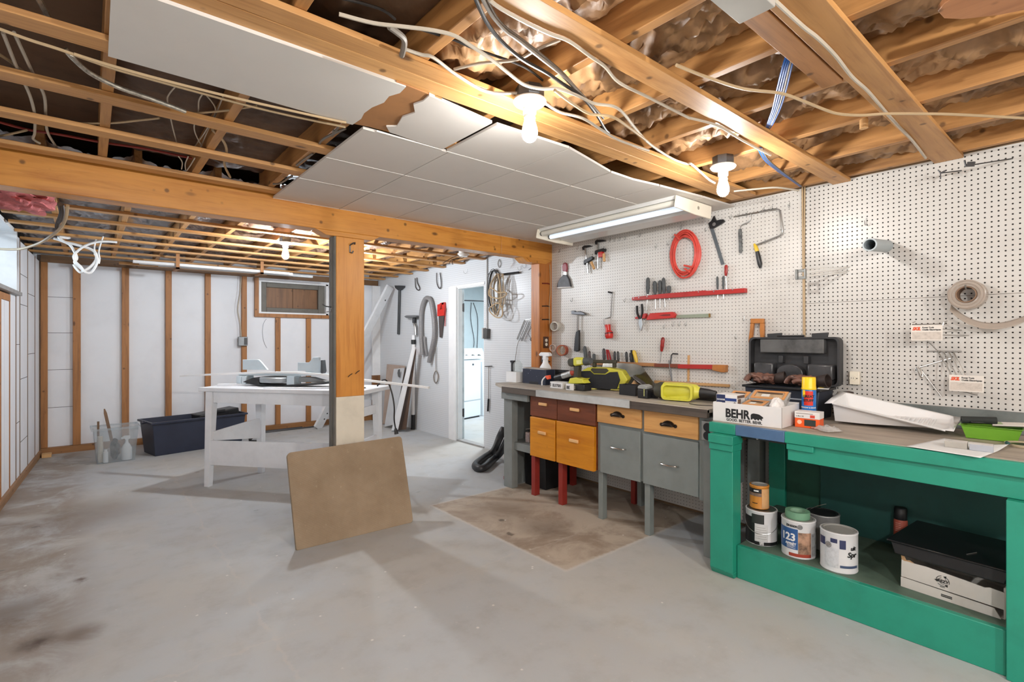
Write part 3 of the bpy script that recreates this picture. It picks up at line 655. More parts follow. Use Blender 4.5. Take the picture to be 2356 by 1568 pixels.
# far room: white cable coil, cable from the window, stored strips, pink insulation
def yc(pts, y, s=.17857, ox=0, oy=440): return [on_y(ox + p[0] * s, oy + p[1] * s, p[2] if len(p) > 2 else y) for p in pts]
mb = MB()
mb.tube(yc([(690,605),(800,640),(900,690),(960,780),(990,860),(960,910),(1000,960),(1060,1010),(1075,1035),(1030,1040),(975,985),(950,940)], 6.0), .011, 7, smooth=5)
mb.tube([Vector((-.14, 6.19, 2.2315)), Vector((-.15, 6.1, 2.215))] + yc([(760,590),(830,650),(960,680),(1130,730),(1220,780),(1245,860),(1200,940),(1120,1000),(1060,1035)], 5.99), .012, 7, smooth=5)
mb.tube(yc([(1510,655),(1300,645),(1120,690),(1010,760),(950,830),(970,900),(1040,970),(1100,1040),(1170,1045),(1230,970),(1260,880),(1220,800)], 5.98), .010, 7, smooth=5)
mb.tube(yc([(1240,620),(1215,740),(1250,860)], 6.0), .006, 6, smooth=4); mb.tube(yc([(1330,580),(1275,760),(1285,870),(1275,930)], 6.02), .006, 6, smooth=4)
solo(mb, 'cable_coil', mat('white sheathed cable', (232, 232, 230), .45, var=.02), 'loose coil of white cable hanging from the far ceiling near the window', 'cable')
cable([yc([(-30,740,5.30),(150,747,5.15),(300,735,4.95),(500,670,4.6),(650,580,4.3),(780,470,4.05),(850,340,3.9),(872,180,3.80)], 4.5)], .0085, CABT, 'tan cable looping from the small window up behind the big beam', group=None)
mb = MB(); mb.tube(yc([(770,160,3.84),(790,260,3.95),(770,350,4.1),(740,420,4.2),(735,480,4.25)], 4), .012, 7, smooth=4); mb.tube(yc([(800,170,3.84),(810,270,3.92),(790,360,4.05),(760,400,4.15)], 4), .009, 7, smooth=4)
solo(mb, 'loose_cable', mat('brown loose cable', (70, 56, 46), .6), 'twisted brown cable ends hanging just behind the beam near the window', 'cable')
PY = 6.9
t = thing('storage_rack', 'two wooden hangers holding white strips under the far ceiling', 'rack', (1.2, PY, 2.2))
for px_, a, b_ in ((408, 560, 622), (598, 575, 633)):
    q = on_y(px_, b_, PY); MB().box((q.x - 1.2 - .03, -.16, q.z - 2.2), (q.x - 1.2 + .005, -.145, .065)).build('hanger', LUMZ, t)
    MB().box((q.x - 1.2 - .03, -.16, q.z - 2.2), (q.x - 1.2 + .005, .14, q.z - 2.2 + .02)).build('arm', LUMZ, t)
z0 = on_y(598, 633, PY).z + .021
for k, (x0, x1, dy, h, lab, m_) in enumerate(((.36, 1.96, -.13, .03, 'white plastic strip on the far ceiling rack, nearest the post', WHITE), (.42, 2.02, -.06, .035, 'white plastic strip lying second on the far ceiling rack', WHITE), (.6, 2.3, .02, .03, 'grey-white strip lying behind the others on the far ceiling rack', mat('greyish strip', (176, 178, 178), .5)), (.25, 1.75, .085, .025, 'wooden strip lying at the back of the far ceiling rack', LUM))):
    solo(MB().box((x0, PY + dy, z0), (x1, PY + dy + .05, z0 + h)), 'trim_strip', m_, lab, 'strip', 'strips on the far ceiling rack', bev=.002)
mb = MB()
def pk(u, v_):
    a, b_ = 2 * math.pi * u, math.pi * v_; d = Vector((math.sin(b_) * math.cos(a), math.sin(b_) * math.sin(a), math.cos(b_)))
    k = 1 + .55 * noise.noise(d * 2.1 + Vector((3, 1, 2))) + .25 * noise.noise(d * 6)
    return (-.33 + d.x * .16 * k, 4.35 + d.y * .30 * k, 2.165 + d.z * .06 * k)
mb.grid(pk, 40, 24)
tag(mb.build('pink_insulation', mat('pink fibreglass', (216, 122, 122), .9, var=.2, scale=14, bump=.5)), 'tuft of pink fibreglass insulation poking out over the window side wall', 'insulation', kind='stuff')
# ---------------------------------------------------------------- tools on the near pegboard
RED = mat('red paint', (172, 38, 33), .4, var=.12)
REDP = mat('red plastic', (190, 40, 32), .3, var=.05)
GREYH = mat('grey rubber', (74, 78, 80), .6, var=.08)
YEL = mat('yellow plastic', (216, 182, 56), .4, var=.06)
LIME = mat('lime yellow plastic', (206, 202, 70), .4, var=.05)
ORW = mat('oiled hardwood', (176, 112, 52), .45, var=.12, scale=14)
PALEW = wood('pale wood', (206, 164, 112), (176, 132, 82), 'x', .5, 1.6, .3)
PALEZ = wood('pale stick', (200, 156, 104), (170, 126, 78), 'z', .5, 1.6, .3)
def K1(p): return (1240 + p[0] * .29342, 440 + p[1] * .29342)
def K2(p): return (1756 + p[0] * .40188, 330 + p[1] * .40188)
def K6(p): return (800 + p[0] * .34435, 560 + p[1] * .34435)
def tool(name, label, cat, at, K=K1, X=WN, out=0.0, group=None):
    r, L = wthing(name, label, cat, *K(at), X=X, out=out, group=group)
    return r, (lambda a: L(*K(a)))
def poly(l, pts): return [l(p) for p in pts]
def tp(l, pts, y): return [(l(p)[0], (p[2] if len(p) > 2 else y), l(p)[1]) for p in pts]

HOOKS = []
def peg_hook(at, label, K=K1, X=WN, group='empty wire hooks on the pegboard', s=1.0):
    r, l = tool('pegboard_hook', label, 'hook', at, K, X, .0, group)
    m = MB().tube([(0, .001, .022 * s), (0, -.006, .02 * s), (0, -.006, -.004 * s), (0, -.014 * s, -.012 * s), (0.001, -.028 * s, -.010 * s), (0.001, -.034 * s, .006 * s)], .0019, 6)
    m.build('wire', STEEL, r); return r
NEARFL = 'small empty wire hook in the row beneath the middle of the fluorescent light'
for a in ((562, 385), (600, 382), (640, 378), (683, 370)): peg_hook(a, NEARFL, group='row of hooks under the fluorescent light')
for a, t_ in (((800, 345), 'single empty wire hook between the row of hooks and the red hose coil'), ((1122, 280), 'empty wire hook just above the red hose coil'), ((925, 435), 'wire hook beside the red hose coil on its lamp side, lower of two'), ((1022, 412), 'wire hook touching the edge of the red hose coil'),
              ((1318, 300), 'wire hook between the red hose coil and the combination square'), ((1968, 115), 'topmost empty wire hook next to the pegboard seam'), ((680, 855), 'wire hook at the end of the upper red tool strip'), ((310, 445), 'wire hook above the bar clamps, under the light fixture'),
              ((1612, 1000), 'empty wire hook to the side of the grey-green ruler, above the saw handle'), ((1552, 1145), 'empty wire hook beside the wooden saw handle'), ((990, 1060), 'wire hook under the red holder, pointing aside'), ((165, 470), 'wire hook in the corner of the pegboard nearest the beam'), ((265, 855), 'small wire hook above the hammer head')): peg_hook(a, t_)
for a in ((1058, 1045), (1108, 1042), (1160, 1040)): peg_hook(a, 'one of three small wire hooks under the grey-green ruler', group='hooks under the ruler')
for a in ((1510, 205), (1575, 190), (1637, 180), (1768, 150), (1832, 140)): peg_hook(a, 'wire hook in the row holding up the roller frame and the coping saw', group='hooks carrying the saw frame')
peg_hook((592, 455), 'lone wire hook on the big-holed pegboard above the plastic pipe', K2, s=1.3)

# brush with red handle
r, l = tool('dust_brush', 'old brush with a red handle and dark flared bristles hanging by the beam', 'brush', (210, 650), out=.012)
MB().prism(poly(l, [(196, 625), (193, 590), (203, 563), (215, 558), (226, 566), (230, 600), (226, 632)]), -.010, .010).build('handle', mat('dark red handle', (140, 50, 62), .4), r, bev=.004)
MB().prism(poly(l, [(204, 630), (226, 630), (226, 658), (205, 658)]), -.008, .008).build('ferrule', STEEL, r, bev=.002)
MB().prism(poly(l, [(205, 655), (228, 655), (248, 690), (262, 752), (154, 755), (160, 720), (178, 682)]), -.014, .011).build('bristles', mat('dark bristles', (58, 58, 62), .45, var=.25, scale=30), r, bev=.004)
MB().prism(poly(l, [(262, 748), (262, 756), (153, 762), (154, 752)]), -.015, .011).build('bristle_edge', mat('pale edge', (196, 194, 190), .5), r)

def clamp(label, a):
    r, l = tool('bar_clamp', label, 'clamp', a['bar'][0], out=.02, group='bar clamps on the pegboard')
    b0, b1 = l(a['bar'][0]), l(a['bar'][1])
    MB().tube([(b0[0], 0, b0[1]), (b1[0], 0, b1[1])], .008, 4).build('bar', STEEL, r)
    MB().prism(poly(l, a['top']), -.012, .012).build('fixed_jaw', BLACK, r, bev=.003)
    MB().prism(poly(l, a['low']), -.014, .014).build('sliding_jaw', BLACK, r, bev=.003)
    h = a['handle']; p, q = l(h[0]), l(h[1])
    MB().tube([(p[0], -.005, p[1]), (q[0], -.005, q[1])], .013, 10).build('handle', PALEZ, r)
    p = l(a['knob']); MB().ball((p[0], -.005, p[1]), .010).build('screw_knob', STEEL, r)
    if 'pad' in a: MB().prism(poly(l, a['pad']), -.018, .014).build('pad', REDP, r, bev=.002)
clamp('black bar clamp with a bare wooden handle, lower of the two', dict(bar=[(374, 432), (400, 642)], top=[(354, 440), (372, 426), (412, 424), (432, 432), (372, 446), (358, 462)], low=[(368, 552), (372, 540), (432, 512), (442, 520), (436, 536), (384, 566), (370, 578)], handle=[(424, 556), (448, 608)], knob=(432, 506)))
clamp('black bar clamp with a red pad on its jaw, upper of the two', dict(bar=[(478, 385), (476, 608)], top=[(456, 392), (470, 382), (520, 382), (538, 392), (474, 402), (458, 420)], low=[(456, 478), (462, 464), (528, 448), (536, 458), (530, 474), (468, 486), (457, 498)], handle=[(522, 490), (527, 552)], knob=(528, 446), pad=[(484, 480), (516, 474), (518, 514), (486, 520)]))

r, l = tool('claw_hammer', 'claw hammer with steel shaft and black rubber grip hanging on the pegboard', 'hammer', (325, 950), out=.03)
MB().prism(poly(l, [(276, 936), (302, 936), (306, 942), (345, 940), (372, 950), (392, 968), (362, 970), (340, 968), (310, 968), (302, 966), (277, 964)]), -.012, .012).build('head', DSTEEL, r, bev=.004)
MB().tube(tp(l, [(325, 960), (322, 1095)], 0), .0095, 8).build('shaft', STEEL, r)
MB().prism(poly(l, [(312, 1100), (336, 1086), (336, 1248), (318, 1256), (296, 1250), (304, 1150)]), -.012, .012).build('grip', BLACK, r, bev=.005)

r, l = tool('crank_wrench', 'thin Z-shaped steel crank hanging above the red plastic nozzle', 'wrench', (578, 800), out=.012)
MB().tube(tp(l, [(552, 790), (584, 797), (580, 830), (572, 982), (560, 988), (524, 996)], 0), .0042, 7).build('rod', STEEL, r)
MB().tube(tp(l, [(550, 789), (584, 797)], 0), .0072, 8).build('socket', BLACK, r)
r, l = tool('plastic_nozzle', 'red plastic nozzle with a clear collar hanging on the pegboard', 'nozzle', (560, 1050), out=.03)
b = MB()
def ln(pts, rr, m, nm, y=0, seg=12): return MB().tube(tp(l, pts, y), .01, seg, rr=rr).build(nm, m, r)
ln([(552, 1002), (555, 1046)], [.034, .030], clear('milky plastic', (225, 222, 220), .35), 'collar')
ln([(555, 1042), (560, 1090), (566, 1105), (568, 1135), (570, 1152)], [.026, .024, .034, .036, .028], REDP, 'body')
ln([(566, 1106), (567, 1116)], [.0365, .0365], mat('dark red ring', (90, 18, 16), .4), 'ring')

r, l = tool('hose_coil', 'coil of red air hose tied in two places on the pegboard', 'hose', (1165, 497), out=.03)
m = MB(); rnd = random.Random(3)
for k in range(16):
    P = []; da, db, dx, dz = (rnd.uniform(-34, 12), rnd.uniform(-40, 10), rnd.uniform(-6, 6), rnd.uniform(-6, 6))
    for j in range(28):
        a = 2 * math.pi * j / 28; ca, sa = math.cos(a), math.sin(a)
        u = (108 + da) * ca; v_ = (178 + db) * sa; t_ = .13
        P.append((1165 + dx + u * math.cos(t_) - v_ * math.sin(t_) * .55, 497 + dz + u * math.sin(t_) * .6 + v_ * math.cos(t_)))
    m.tube(tp(l, P, -.016 + .005 * (k % 6)), .0048, 7, closed=True)
m.build('hose', mat('coral red hose', (206, 74, 62), .5, var=.08), r)
for p, q in (((1092, 345), (1132, 385)), ((1165, 585), (1240, 600)), ((1170, 610), (1215, 640))):
    MB().tube(tp(l, [p, q], -.02) , .0075, 8).build('tie', mat('coral red hose', (222, 66, 52)), r)

r, l = tool('combination_square', 'black and steel combination square hanging slantwise', 'square', (1380, 260), out=.012)
MB().prism(poly(l, [(1340, 252), (1362, 236), (1384, 194), (1392, 214), (1402, 232), (1432, 224), (1456, 222), (1467, 238), (1440, 258), (1408, 276), (1380, 292), (1352, 296)]), -.012, .006).build('head', BLACK, r, bev=.002)
MB().prism(poly(l, [(1349, 292), (1374, 284), (1462, 570), (1438, 578)]), -.003, .0).build('ruler', mat('ruler steel', (110, 116, 120), .35, .6), r)
p = l((1388, 262)); MB().cyl((p[0], -.016, p[1]), (p[0], -.011, p[1]), .013).build('dial', STEEL, r)

r, l = tool('paint_roller', 'paint roller frame with a paint-crusted handle on the pegboard', 'paint roller', (1590, 310), out=.02)
MB().tube(tp(l, [(1590, 305), (1592, 278), (1612, 262), (1650, 246), (1668, 222), (1674, 178)], 0), .0036, 7, smooth=4).build('rod', STEEL, r)
MB().tube(tp(l, [(1538, 202), (1600, 190), (1674, 177), (1735, 166)], 0), .0046, 7).build('roller_axle', STEEL, r)
ln([(1588, 298), (1588, 330), (1592, 420), (1592, 470), (1590, 484)], [.010, .0125, .0115, .0125, .008], mat('crusted grey handle', (98, 100, 100), .7, var=.4, scale=40), 'handle')
r, l = tool('coping_saw', 'coping saw with a bent steel frame and a black and yellow handle', 'saw', (1735, 500), out=.02)
MB().tube(tp(l, [(1742, 164), (1800, 152), (1872, 142), (1892, 148), (1900, 170), (1918, 310), (1914, 335), (1898, 350), (1800, 390), (1715, 422)], 0), .0056, 8).build('frame', STEEL, r)
ln([(1698, 414), (1708, 432), (1718, 462), (1724, 480)], [.006, .012, .013, .012], YEL, 'collar')
ln([(1722, 474), (1732, 520), (1742, 570), (1746, 602)], [.0125, .015, .015, .007], BLACK, 'handle')

def driver(label, pts, w, m, shaft=None, group='screwdrivers on the upper red strip', sm=None, X=WN, out=.022, name='screwdriver', cat='screwdriver'):
    r, l = tool(name, label, cat, pts[0], K1, X, out, group)
    P = tp(l, pts, 0); a, b_ = Vector(P[0]), Vector(P[-1])
    prof = [(0, .35), (.06, .8), (.2, 1), (.45, .92), (.62, 1), (.85, .8), (1, .55)]
    MB().tube([a.lerp(b_, t) for t, k in prof], .01, 10, rr=[w * k for t, k in prof]).build('handle', m, r)
    if shaft:
        MB().tube([P[-1]] + tp(l, [shaft], 0), .0028, 6).build('shaft', sm or STEEL, r)
    return r
r, l = tool('tool_strip', 'upper red-painted wooden strip holding screwdrivers', 'tool rack', (1190, 815), out=.019)
MB().prism(poly(l, [(750, 832), (752, 856), (1635, 795), (1635, 760), (1330, 782), (1320, 778), (1000, 803)]), -.019, .0188).build('strip', RED, r, bev=.002)
for a in ((765, 838), (805, 834), (870, 826), (1273, 790), (1392, 786), (1540, 773)):
    p = l(a); MB().cyl((p[0], -.019, p[1]), (p[0], -.021, p[1]), .0045, seg=8).build('screw', STEEL, r)
for lab, p, w, s in (('tall grey-handled screwdriver, first on the upper red strip from the beam end', [(868, 676), (866, 806)], .0155, (857, 935)), ('grey-handled screwdriver with a thick round head, second on the upper red strip', [(920, 704), (924, 810)], .0165, (926, 920)),
                     ('grey-handled screwdriver in the middle of five on the upper red strip', [(962, 698), (962, 808)], .014, (962, 915)), ('grey-handled screwdriver leaning, fourth of five on the upper red strip', [(989, 679), (994, 802)], .015, (1002, 908)), ('short stubby grey screwdriver, fifth on the upper red strip', [(1032, 740), (1032, 800)], .0165, (1036, 850)),
                     ('slim grey screwdriver standing alone on the upper red strip', [(1411, 668), (1413, 772)], .0085, (1415, 845)), ('slim grey screwdriver beside the red one on the upper red strip', [(1458, 664), (1458, 770)], .0085, (1460, 843))): driver(lab, p, w, GREYH, s)
driver('screwdriver with red and black handle standing on the end of the upper red strip', [(1480, 578), (1478, 665)], .0125, mat('red black handle', (150, 36, 32), .35, var=.3, scale=30), (1483, 768))

r, l = tool('tool_holder', 'lower red plastic tool holder on the pegboard', 'tool rack', (970, 975), out=.02)
MB().prism(poly(l, [(862, 1008), (868, 988), (892, 956), (1066, 945), (1090, 972), (1080, 992)]), -.018, .019).build('body', REDP, r, bev=.003)
MB().prism(poly(l, [(770, 988), (850, 956), (858, 968), (846, 996), (772, 1000)]), -.012, .019).build('bracket', RED, r, bev=.002)
MB().prism(poly(l, [(960, 975), (1000, 965), (1050, 963), (1052, 975), (1000, 978)]), -.0195, -.018).build('slot', mat('dark red recess', (110, 20, 18), .5), r)
r, l = tool('ruler', 'grey-green ruler sticking out of the lower red holder', 'ruler', (1220, 975), out=.015)
MB().prism(poly(l, [(1086, 970), (1350, 958), (1350, 986), (1086, 994)]), -.004, .003).build('blade', mat('grey green enamel', (142, 150, 132), .5, var=.08), r)
MB().prism(poly(l, [(1342, 957), (1352, 957), (1352, 988), (1342, 988)]), -.006, .004).build('end_clip', mat('brass', (150, 116, 60), .4, .5), r)
r, l = tool('pliers', 'needle-nose pliers with black handles up in the lower red holder', 'pliers', (810, 985), out=.03)
for p in ([(786, 898), (790, 960), (812, 1000)], [(824, 884), (828, 950), (816, 1000)]): MB().tube(tp(l, p, 0), .01, 8, smooth=4, rr=None).build('handle', BLACK, r)
MB().prism(poly(l, [(806, 992), (826, 992), (834, 1040), (824, 1092), (818, 1092), (800, 1040)]), -.006, .006).build('jaws', STEEL, r, bev=.002)
driver('screwdriver with a red and black handle standing alone under the ruler', [(986, 1143), (974, 1254)], .0155, mat('red black handle', (150, 36, 32)), (963, 1340), None)
r, l = tool('hex_key', 'long black hex key hanging over the lower wooden strip', 'hex key', (1060, 1280), out=.026)
MB().tube(tp(l, [(1104, 1274), (1064, 1271), (1054, 1282), (1044, 1380), (1058, 1484)], 0), .0058, 6).build('key', DSTEEL, r)
r, l = tool('hex_key', 'short straight end of a second black rod beside the long hex key', 'hex key', (1042, 1325), out=.036)
MB().tube(tp(l, [(1040, 1322), (1048, 1400), (1056, 1450)], 0), .0048, 6).build('key', DSTEEL, r)

r, l = tool('tool_strip', 'lower wooden strip of mixed brown and red pieces holding small tools', 'tool rack', (1100, 1365), out=.021)
for x0, x1, ya, yb, m_ in ((392, 925, 1330, 1362, wood('tan strip', (172, 120, 74), (140, 94, 56), 'x')), (925, 1110, 1348, 1374, mat('brown painted strip', (120, 58, 36), .5, var=.15)), (1110, 1384, 1354, 1386, RED)):
    q0 = .0 if x0 > 400 else -6
    MB().prism(poly(l, [(x0, ya + q0), (x1, 1346 if x0 < 400 else ya + 4), (x1, 1370 if x0 < 400 else yb + 6), (x0, yb + q0)]), -.018, .02).build('strip', m_, r, bev=.002)
MB().prism(poly(l, [(1384, 1357), (1486, 1360), (1484, 1416), (1450, 1416), (1380, 1398)]), -.024, .02).build('end_block', ORW, r, bev=.003)
for lab, pts, w, m_, nm, ct in (('big grey file handle at the beam end of the lower strip', [(372, 1212), (384, 1338)], .0175, GREYH, 'screwdriver', 'screwdriver'), ('small black-handled screwdriver second on the lower strip', [(410, 1250), (414, 1330)], .010, mat('black red handle', (52, 28, 28), .4), 'screwdriver', 'screwdriver'),
    ('short grey knob-handled tool third on the lower strip', [(446, 1272), (446, 1332)], .015, GREYH, 'screwdriver', 'screwdriver'), ('dark thick-handled screwdriver before the red pliers on the lower strip', [(522, 1230), (526, 1336)], .014, mat('dark handle', (56, 52, 56), .45), 'screwdriver', 'screwdriver'),
    ('black-handled screwdriver after the red pliers on the lower strip', [(608, 1252), (610, 1338)], .010, BLACK, 'screwdriver', 'screwdriver'), ('black handle with pale stripe, next to the last black pair on the lower strip', [(632, 1252), (638, 1338)], .0105, mat('striped black handle', (48, 46, 44), .4, var=.5, scale=50), 'screwdriver', 'screwdriver'),
    ('black-handled screwdriver before the yellow one on the lower strip', [(699, 1256), (704, 1342)], .011, BLACK, 'screwdriver', 'screwdriver'), ('short black handle touching the yellow one on the lower strip', [(732, 1266), (740, 1342)], .011, BLACK, 'screwdriver', 'screwdriver')):
    driver(lab, pts, w, m_, None, 'hand tools on the lower strip', name=nm, cat=ct, out=.024)
r = driver('yellow and black handled tool leaning on the lower strip', [(756, 1244), (782, 1342)], .016, YEL, None, 'hand tools on the lower strip', name='screwdriver', out=.024)
MB().tube([(-.022, -.001, .0), (-.004, -.001, -.12)], .0085, 8).build('grip_inlay', BLACK, r)
r, l = tool('pliers', 'red-handled pliers standing in the lower strip', 'pliers', (556, 1300), out=.024)
for p in ([(544, 1240), (552, 1290), (560, 1336)], [(556, 1242), (570, 1290), (580, 1336)]): MB().tube(tp(l, p, 0), .0075, 8, smooth=3).build('handle', mat('dark red handle two', (150, 28, 34), .4), r)
r, l = tool('wood_stick', 'thin pale wooden stick standing behind the lower strip', 'stick', (1172, 1490), out=.003)
MB().prism(poly(l, [(1168, 1284), (1184, 1284), (1180, 1490), (1166, 1490)]), -.003, .0025).build('stick', PALEZ, r)
r, l = tool('wood_ledge', 'thin wooden ledge along the wall just above the grey bench', 'ledge', (1150, 1500), out=.012)
MB().prism(poly(l, [(915, 1480), (1500, 1512), (1500, 1532), (915, 1502)]), -.010, .0118).build('ledge', PALEW, r, bev=.002)
r, l = tool('saw_handle', 'wooden saw handle standing up behind the black toolbox lid', 'saw', (1725, 1150), out=.03)
m = MB()
for q in ([(1680, 998), (1782, 998), (1783, 1034), (1678, 1036)], [(1678, 1036), (1704, 1035), (1700, 1080), (1692, 1150), (1664, 1150), (1674, 1090)], [(1753, 1034), (1783, 1034), (1785, 1150), (1756, 1150), (1750, 1090)], [(1664, 1150), (1785, 1150), (1785, 1185), (1664, 1185)]): m.prism(poly(l, q), -.011, .011)
m.build('handle', ORW, r, bev=.003)

def tape(name, label, at, ro, ri, wdt, m, K=K1, X=WN, out=.0, tilt=.0, core=None):
    r, l = tool(name, label, 'tape', at, K, X, 0, 'tape rolls on pegs')
    r.location = on_x(*K(at), X - out); r.rotation_euler = (0, 0, FRONT + tilt)
    MB().lathe([(ri, 0), (ro, 0), (ro + .0008, wdt * .5), (ro, wdt), (ri, wdt), (ri, 0)], (0, -wdt, 0), 28, (0, 1, 0)).build('roll', m, r, ang=50)
    if core: MB().lathe([(ri - .002, .001), (ri, .001), (ri, wdt - .001), (ri - .002, wdt - .001), (ri - .002, .001)], (0, -wdt, 0), 28, (0, 1, 0)).build('core', core, r)
    MB().tube([(0, 0, ri - .006), (0, -out if out else -.04, ri - .006)], .003, 6).build('peg', STEEL, r)
    return r
tape('tape_roll', 'roll of off-white tape on a peg beside the wall post', (140, 1058), .046, .036, .05, mat('masking tape', (202, 196, 186), .6), out=.012, tilt=.25)
tape('tape_roll', 'thin clear tape ring on a peg by the wall post', (114, 1227), .036, .031, .02, clear('clear tape', (236, 220, 210), .45), out=.045, tilt=.2)
tape('tape_roll', 'reddish brown tape roll on a peg by the wall post', (196, 1245), .052, .044, .055, clear('brown tape', (176, 84, 58), .75), out=.008, tilt=.3, core=mat('cardboard core', (196, 160, 128), .7))

# ---------------------------------------------------------------- big-holed pegboard by the green bench
CHROME = mat('bright wire', (196, 194, 190), .22, .95, var=.03)
p = on_x(2039, 566, WN)
t = thing('plastic_pipe', 'short grey plastic pipe sticking straight out of the pegboard', 'pipe', (WN - .001, p.y, p.z), FRONT)
MB().lathe([(.027, 0), (.034, 0), (.034, .30), (.027, .30), (.027, 0)], (0, 0, 0), 28, (.0, -1, -.09)).build('tube', mat('grey pipe', (162, 172, 176), .4, var=.02), t, ang=50)
MB().cyl((0, -.01, -.001), (0, 0, 0), .027).build('inner_end', mat('dark pipe inside', (92, 76, 66), .7), t)
def price_hook(label, wall_pts, plate_uv, X, group, plate=None):
    """wire display hook: rods from the board to a small plate in front"""
    c = [on_x(*K2(q), X) for q in plate_uv]; cx = sum(v.y for v in c) / len(c); cz = sum(v.z for v in c) / len(c)
    t = thing('display_hook', label, 'display hook', (X, cx, cz), FRONT, group)
    o3 = Vector((X, cx, cz))
    def loc(v): return (-(v.y - cx), v.x - X, v.z - cz)
    for q in wall_pts:
        a = on_x(*K2(q[0]), WN - .001); b_ = on_x(*K2(q[1]), X + .004)
        MB().tube([loc(a), loc(b_)], .0026, 6).build('rod', CHROME, t)
    return t, [(-(v.y - cx), v.z - cz) for v in c]
t, pl = price_hook('galvanised wire holder with four long prongs crossing the pegboard seam', [((497, 705), (225, 720)), ((493, 728), (232, 742)), ((480, 738), (235, 756)), ((470, 715), (215, 735))], [(186, 722), (222, 718), (245, 728), (245, 774), (190, 777)], 3.34, None)
x0, x1 = min(a for a, b in pl), max(a for a, b in pl); z0, z1 = min(b for a, b in pl), max(b for a, b in pl)
m = MB().box((x0, -.012, z0), (x0 + .012, .012, z1)); m.box((x0, .006, z0), (x1, .010, z0 + (z1 - z0) * .3)); m.box((x0, .006, z1 - (z1 - z0) * .3), (x1, .010, z1)); m.box((x1 - .008, -.012, z0), (x1, .012, z1)); m.build('clip_plate', mat('galvanised', (150, 152, 150), .4, .7, var=.2), t, bev=.002)
INKO = mat('orange red ink', (214, 74, 30), .5, var=0); INK = mat('black ink', (24, 24, 24), .5, var=0)
LABW = mat('label card', (214, 208, 200), .5, var=.03); LABG = mat('label dots', (196, 186, 176), .5, var=.1, scale=60)
def label_plate(t, pl):
    x0, x1 = min(a for a, b in pl), max(a for a, b in pl); z0, z1 = min(b for a, b in pl), max(b for a, b in pl); w_, h_ = x1 - x0, z1 - z0
    c = MB().box((x0, -.003, z0), (x1, .0, z1)).build('price_plate', LABW, t, bev=.0015)
    MB().box((x0 + w_ * .04, -.0035, z0 + h_ * .08), (x1 - w_ * .04, -.003, z0 + h_ * .56)).build('lower_field', LABG, c)
    text('SKIL', 'lettering', h_ * .27, (x0 + w_ * .05, -.0034, z0 + h_ * .68), INKO, c, bold=.0012, width=w_ * .27, shear=.35)
    text('Power Tools', 'lettering', h_ * .13, (x0 + w_ * .37, -.0034, z0 + h_ * .80), INK, c, bold=.0004, width=w_ * .36)
    text('Outils Electriques', 'lettering', h_ * .13, (x0 + w_ * .37, -.0034, z0 + h_ * .66), INK, c, bold=.0004, width=w_ * .58)
t, pl = price_hook('wire display hook with a label plate, level, upper of the two', [((1135, 1068), (1000, 1060)), ((1176, 1098), (1000, 1095)), ((1040, 1030), (1035, 1040))], [(846, 1040), (1028, 1040), (1028, 1128), (846, 1128)], 3.38, 'display hooks with label plates')
label_plate(t, pl)
for xx in (.0, 1.0):
    a = pl[0][0] + (pl[1][0] - pl[0][0]) * xx; MB().tube([(a, -.002, pl[0][1] - .004), (a + .004, .002, pl[0][1] + .012), (a + .012, .03, pl[0][1] + .02)], .0024, 6).build('wire_arm', CHROME, t)
MB().tube([(pl[0][0] - .006, .003, pl[0][1] + .004), (pl[1][0] + .012, .003, pl[0][1] + .004)], .0026, 6).build('cross_wire', CHROME, t)
t, pl = price_hook('wire display hook with a label plate, drooping, lower of the two', [((1000, 1188), (1085, 1335)), ((1032, 1188), (1110, 1335)), ((1062, 1189), (1138, 1335)), ((1088, 1190), (1160, 1335))], [(1064, 1330), (1264, 1330), (1264, 1415), (1064, 1415)], 3.42, 'display hooks with label plates')
label_plate(t, pl)
cz0 = Vector(t.location)
def tl(q, X): v = on_x(*K2(q), X); return (-(v.y - cz0.y), v.x - cz0.x, v.z - cz0.z)
MB().tube([tl((938, 1187), WN - .004), tl((1136, 1190), WN - .004)], .0042, 7).build('cross_bar', CHROME, t)
for a, b_ in (((940, 1130), (1000, 1188)), ((1130, 1415), (1225, 1440))): MB().tube([tl(a, WN - .003), tl(b_, 3.45)], .0026, 6).build('rod', CHROME, t)
p = on_x(*K2((1085, 1225)), WN)
t = thing('display_hook', 'bare bent chrome hook dangling below the upper label plate', 'display hook', p, 0)
cz0 = p.copy()
def tw(q, X): v = on_x(*K2(q), X); return tuple(v - cz0)
MB().tube([tw((1085, 1225), WN - .003), tw((990, 1252), WN - .02), (tw((893, 1280), WN - .04))], .0042, 7).build('arm', CHROME, t)
MB().tube([tw((893, 1280), WN - .04), tw((912, 1318), WN - .045), tw((906, 1342), WN - .05), tw((888, 1310), WN - .05), tw((874, 1282), WN - .045)], .003, 6, smooth=4).build('loop', CHROME, t)
MB().tube([tw((893, 1282), WN - .03), tw((1020, 1448), WN - .005)], .003, 6).build('prong', CHROME, t)
p = on_x(*K2((1185, 870)), WN)
t = thing('plastic_strip_roll', 'roll of clear plastic strip hanging on the pegboard with its end drooping', 'plastic roll', (WN - .001, p.y, p.z), FRONT)
CLR = clear('smoky clear plastic', (196, 184, 172), .55, .2)
MB().lathe([(.040, .03), (.058, .028), (.074, .03), (.075, .105), (.06, .11), (.042, .105), (.040, .03)], (0, 0, 0), 30, (0, -1, 0)).build('roll', CLR, t, ang=60)
MB().lathe([(.036, .02), (.0405, .02), (.0405, .112), (.036, .112), (.036, .02)], (0, 0, 0), 30, (0, -1, 0)).build('core', mat('brown core', (128, 100, 78), .7), t, ang=60)
for rr in (.052, .066): MB().lathe([(rr, .110), (rr + .003, .113), (rr + .006, .110), (rr, .110)], (0, 0, 0), 30, (0, -1, 0)).build('turn', CLR, t)
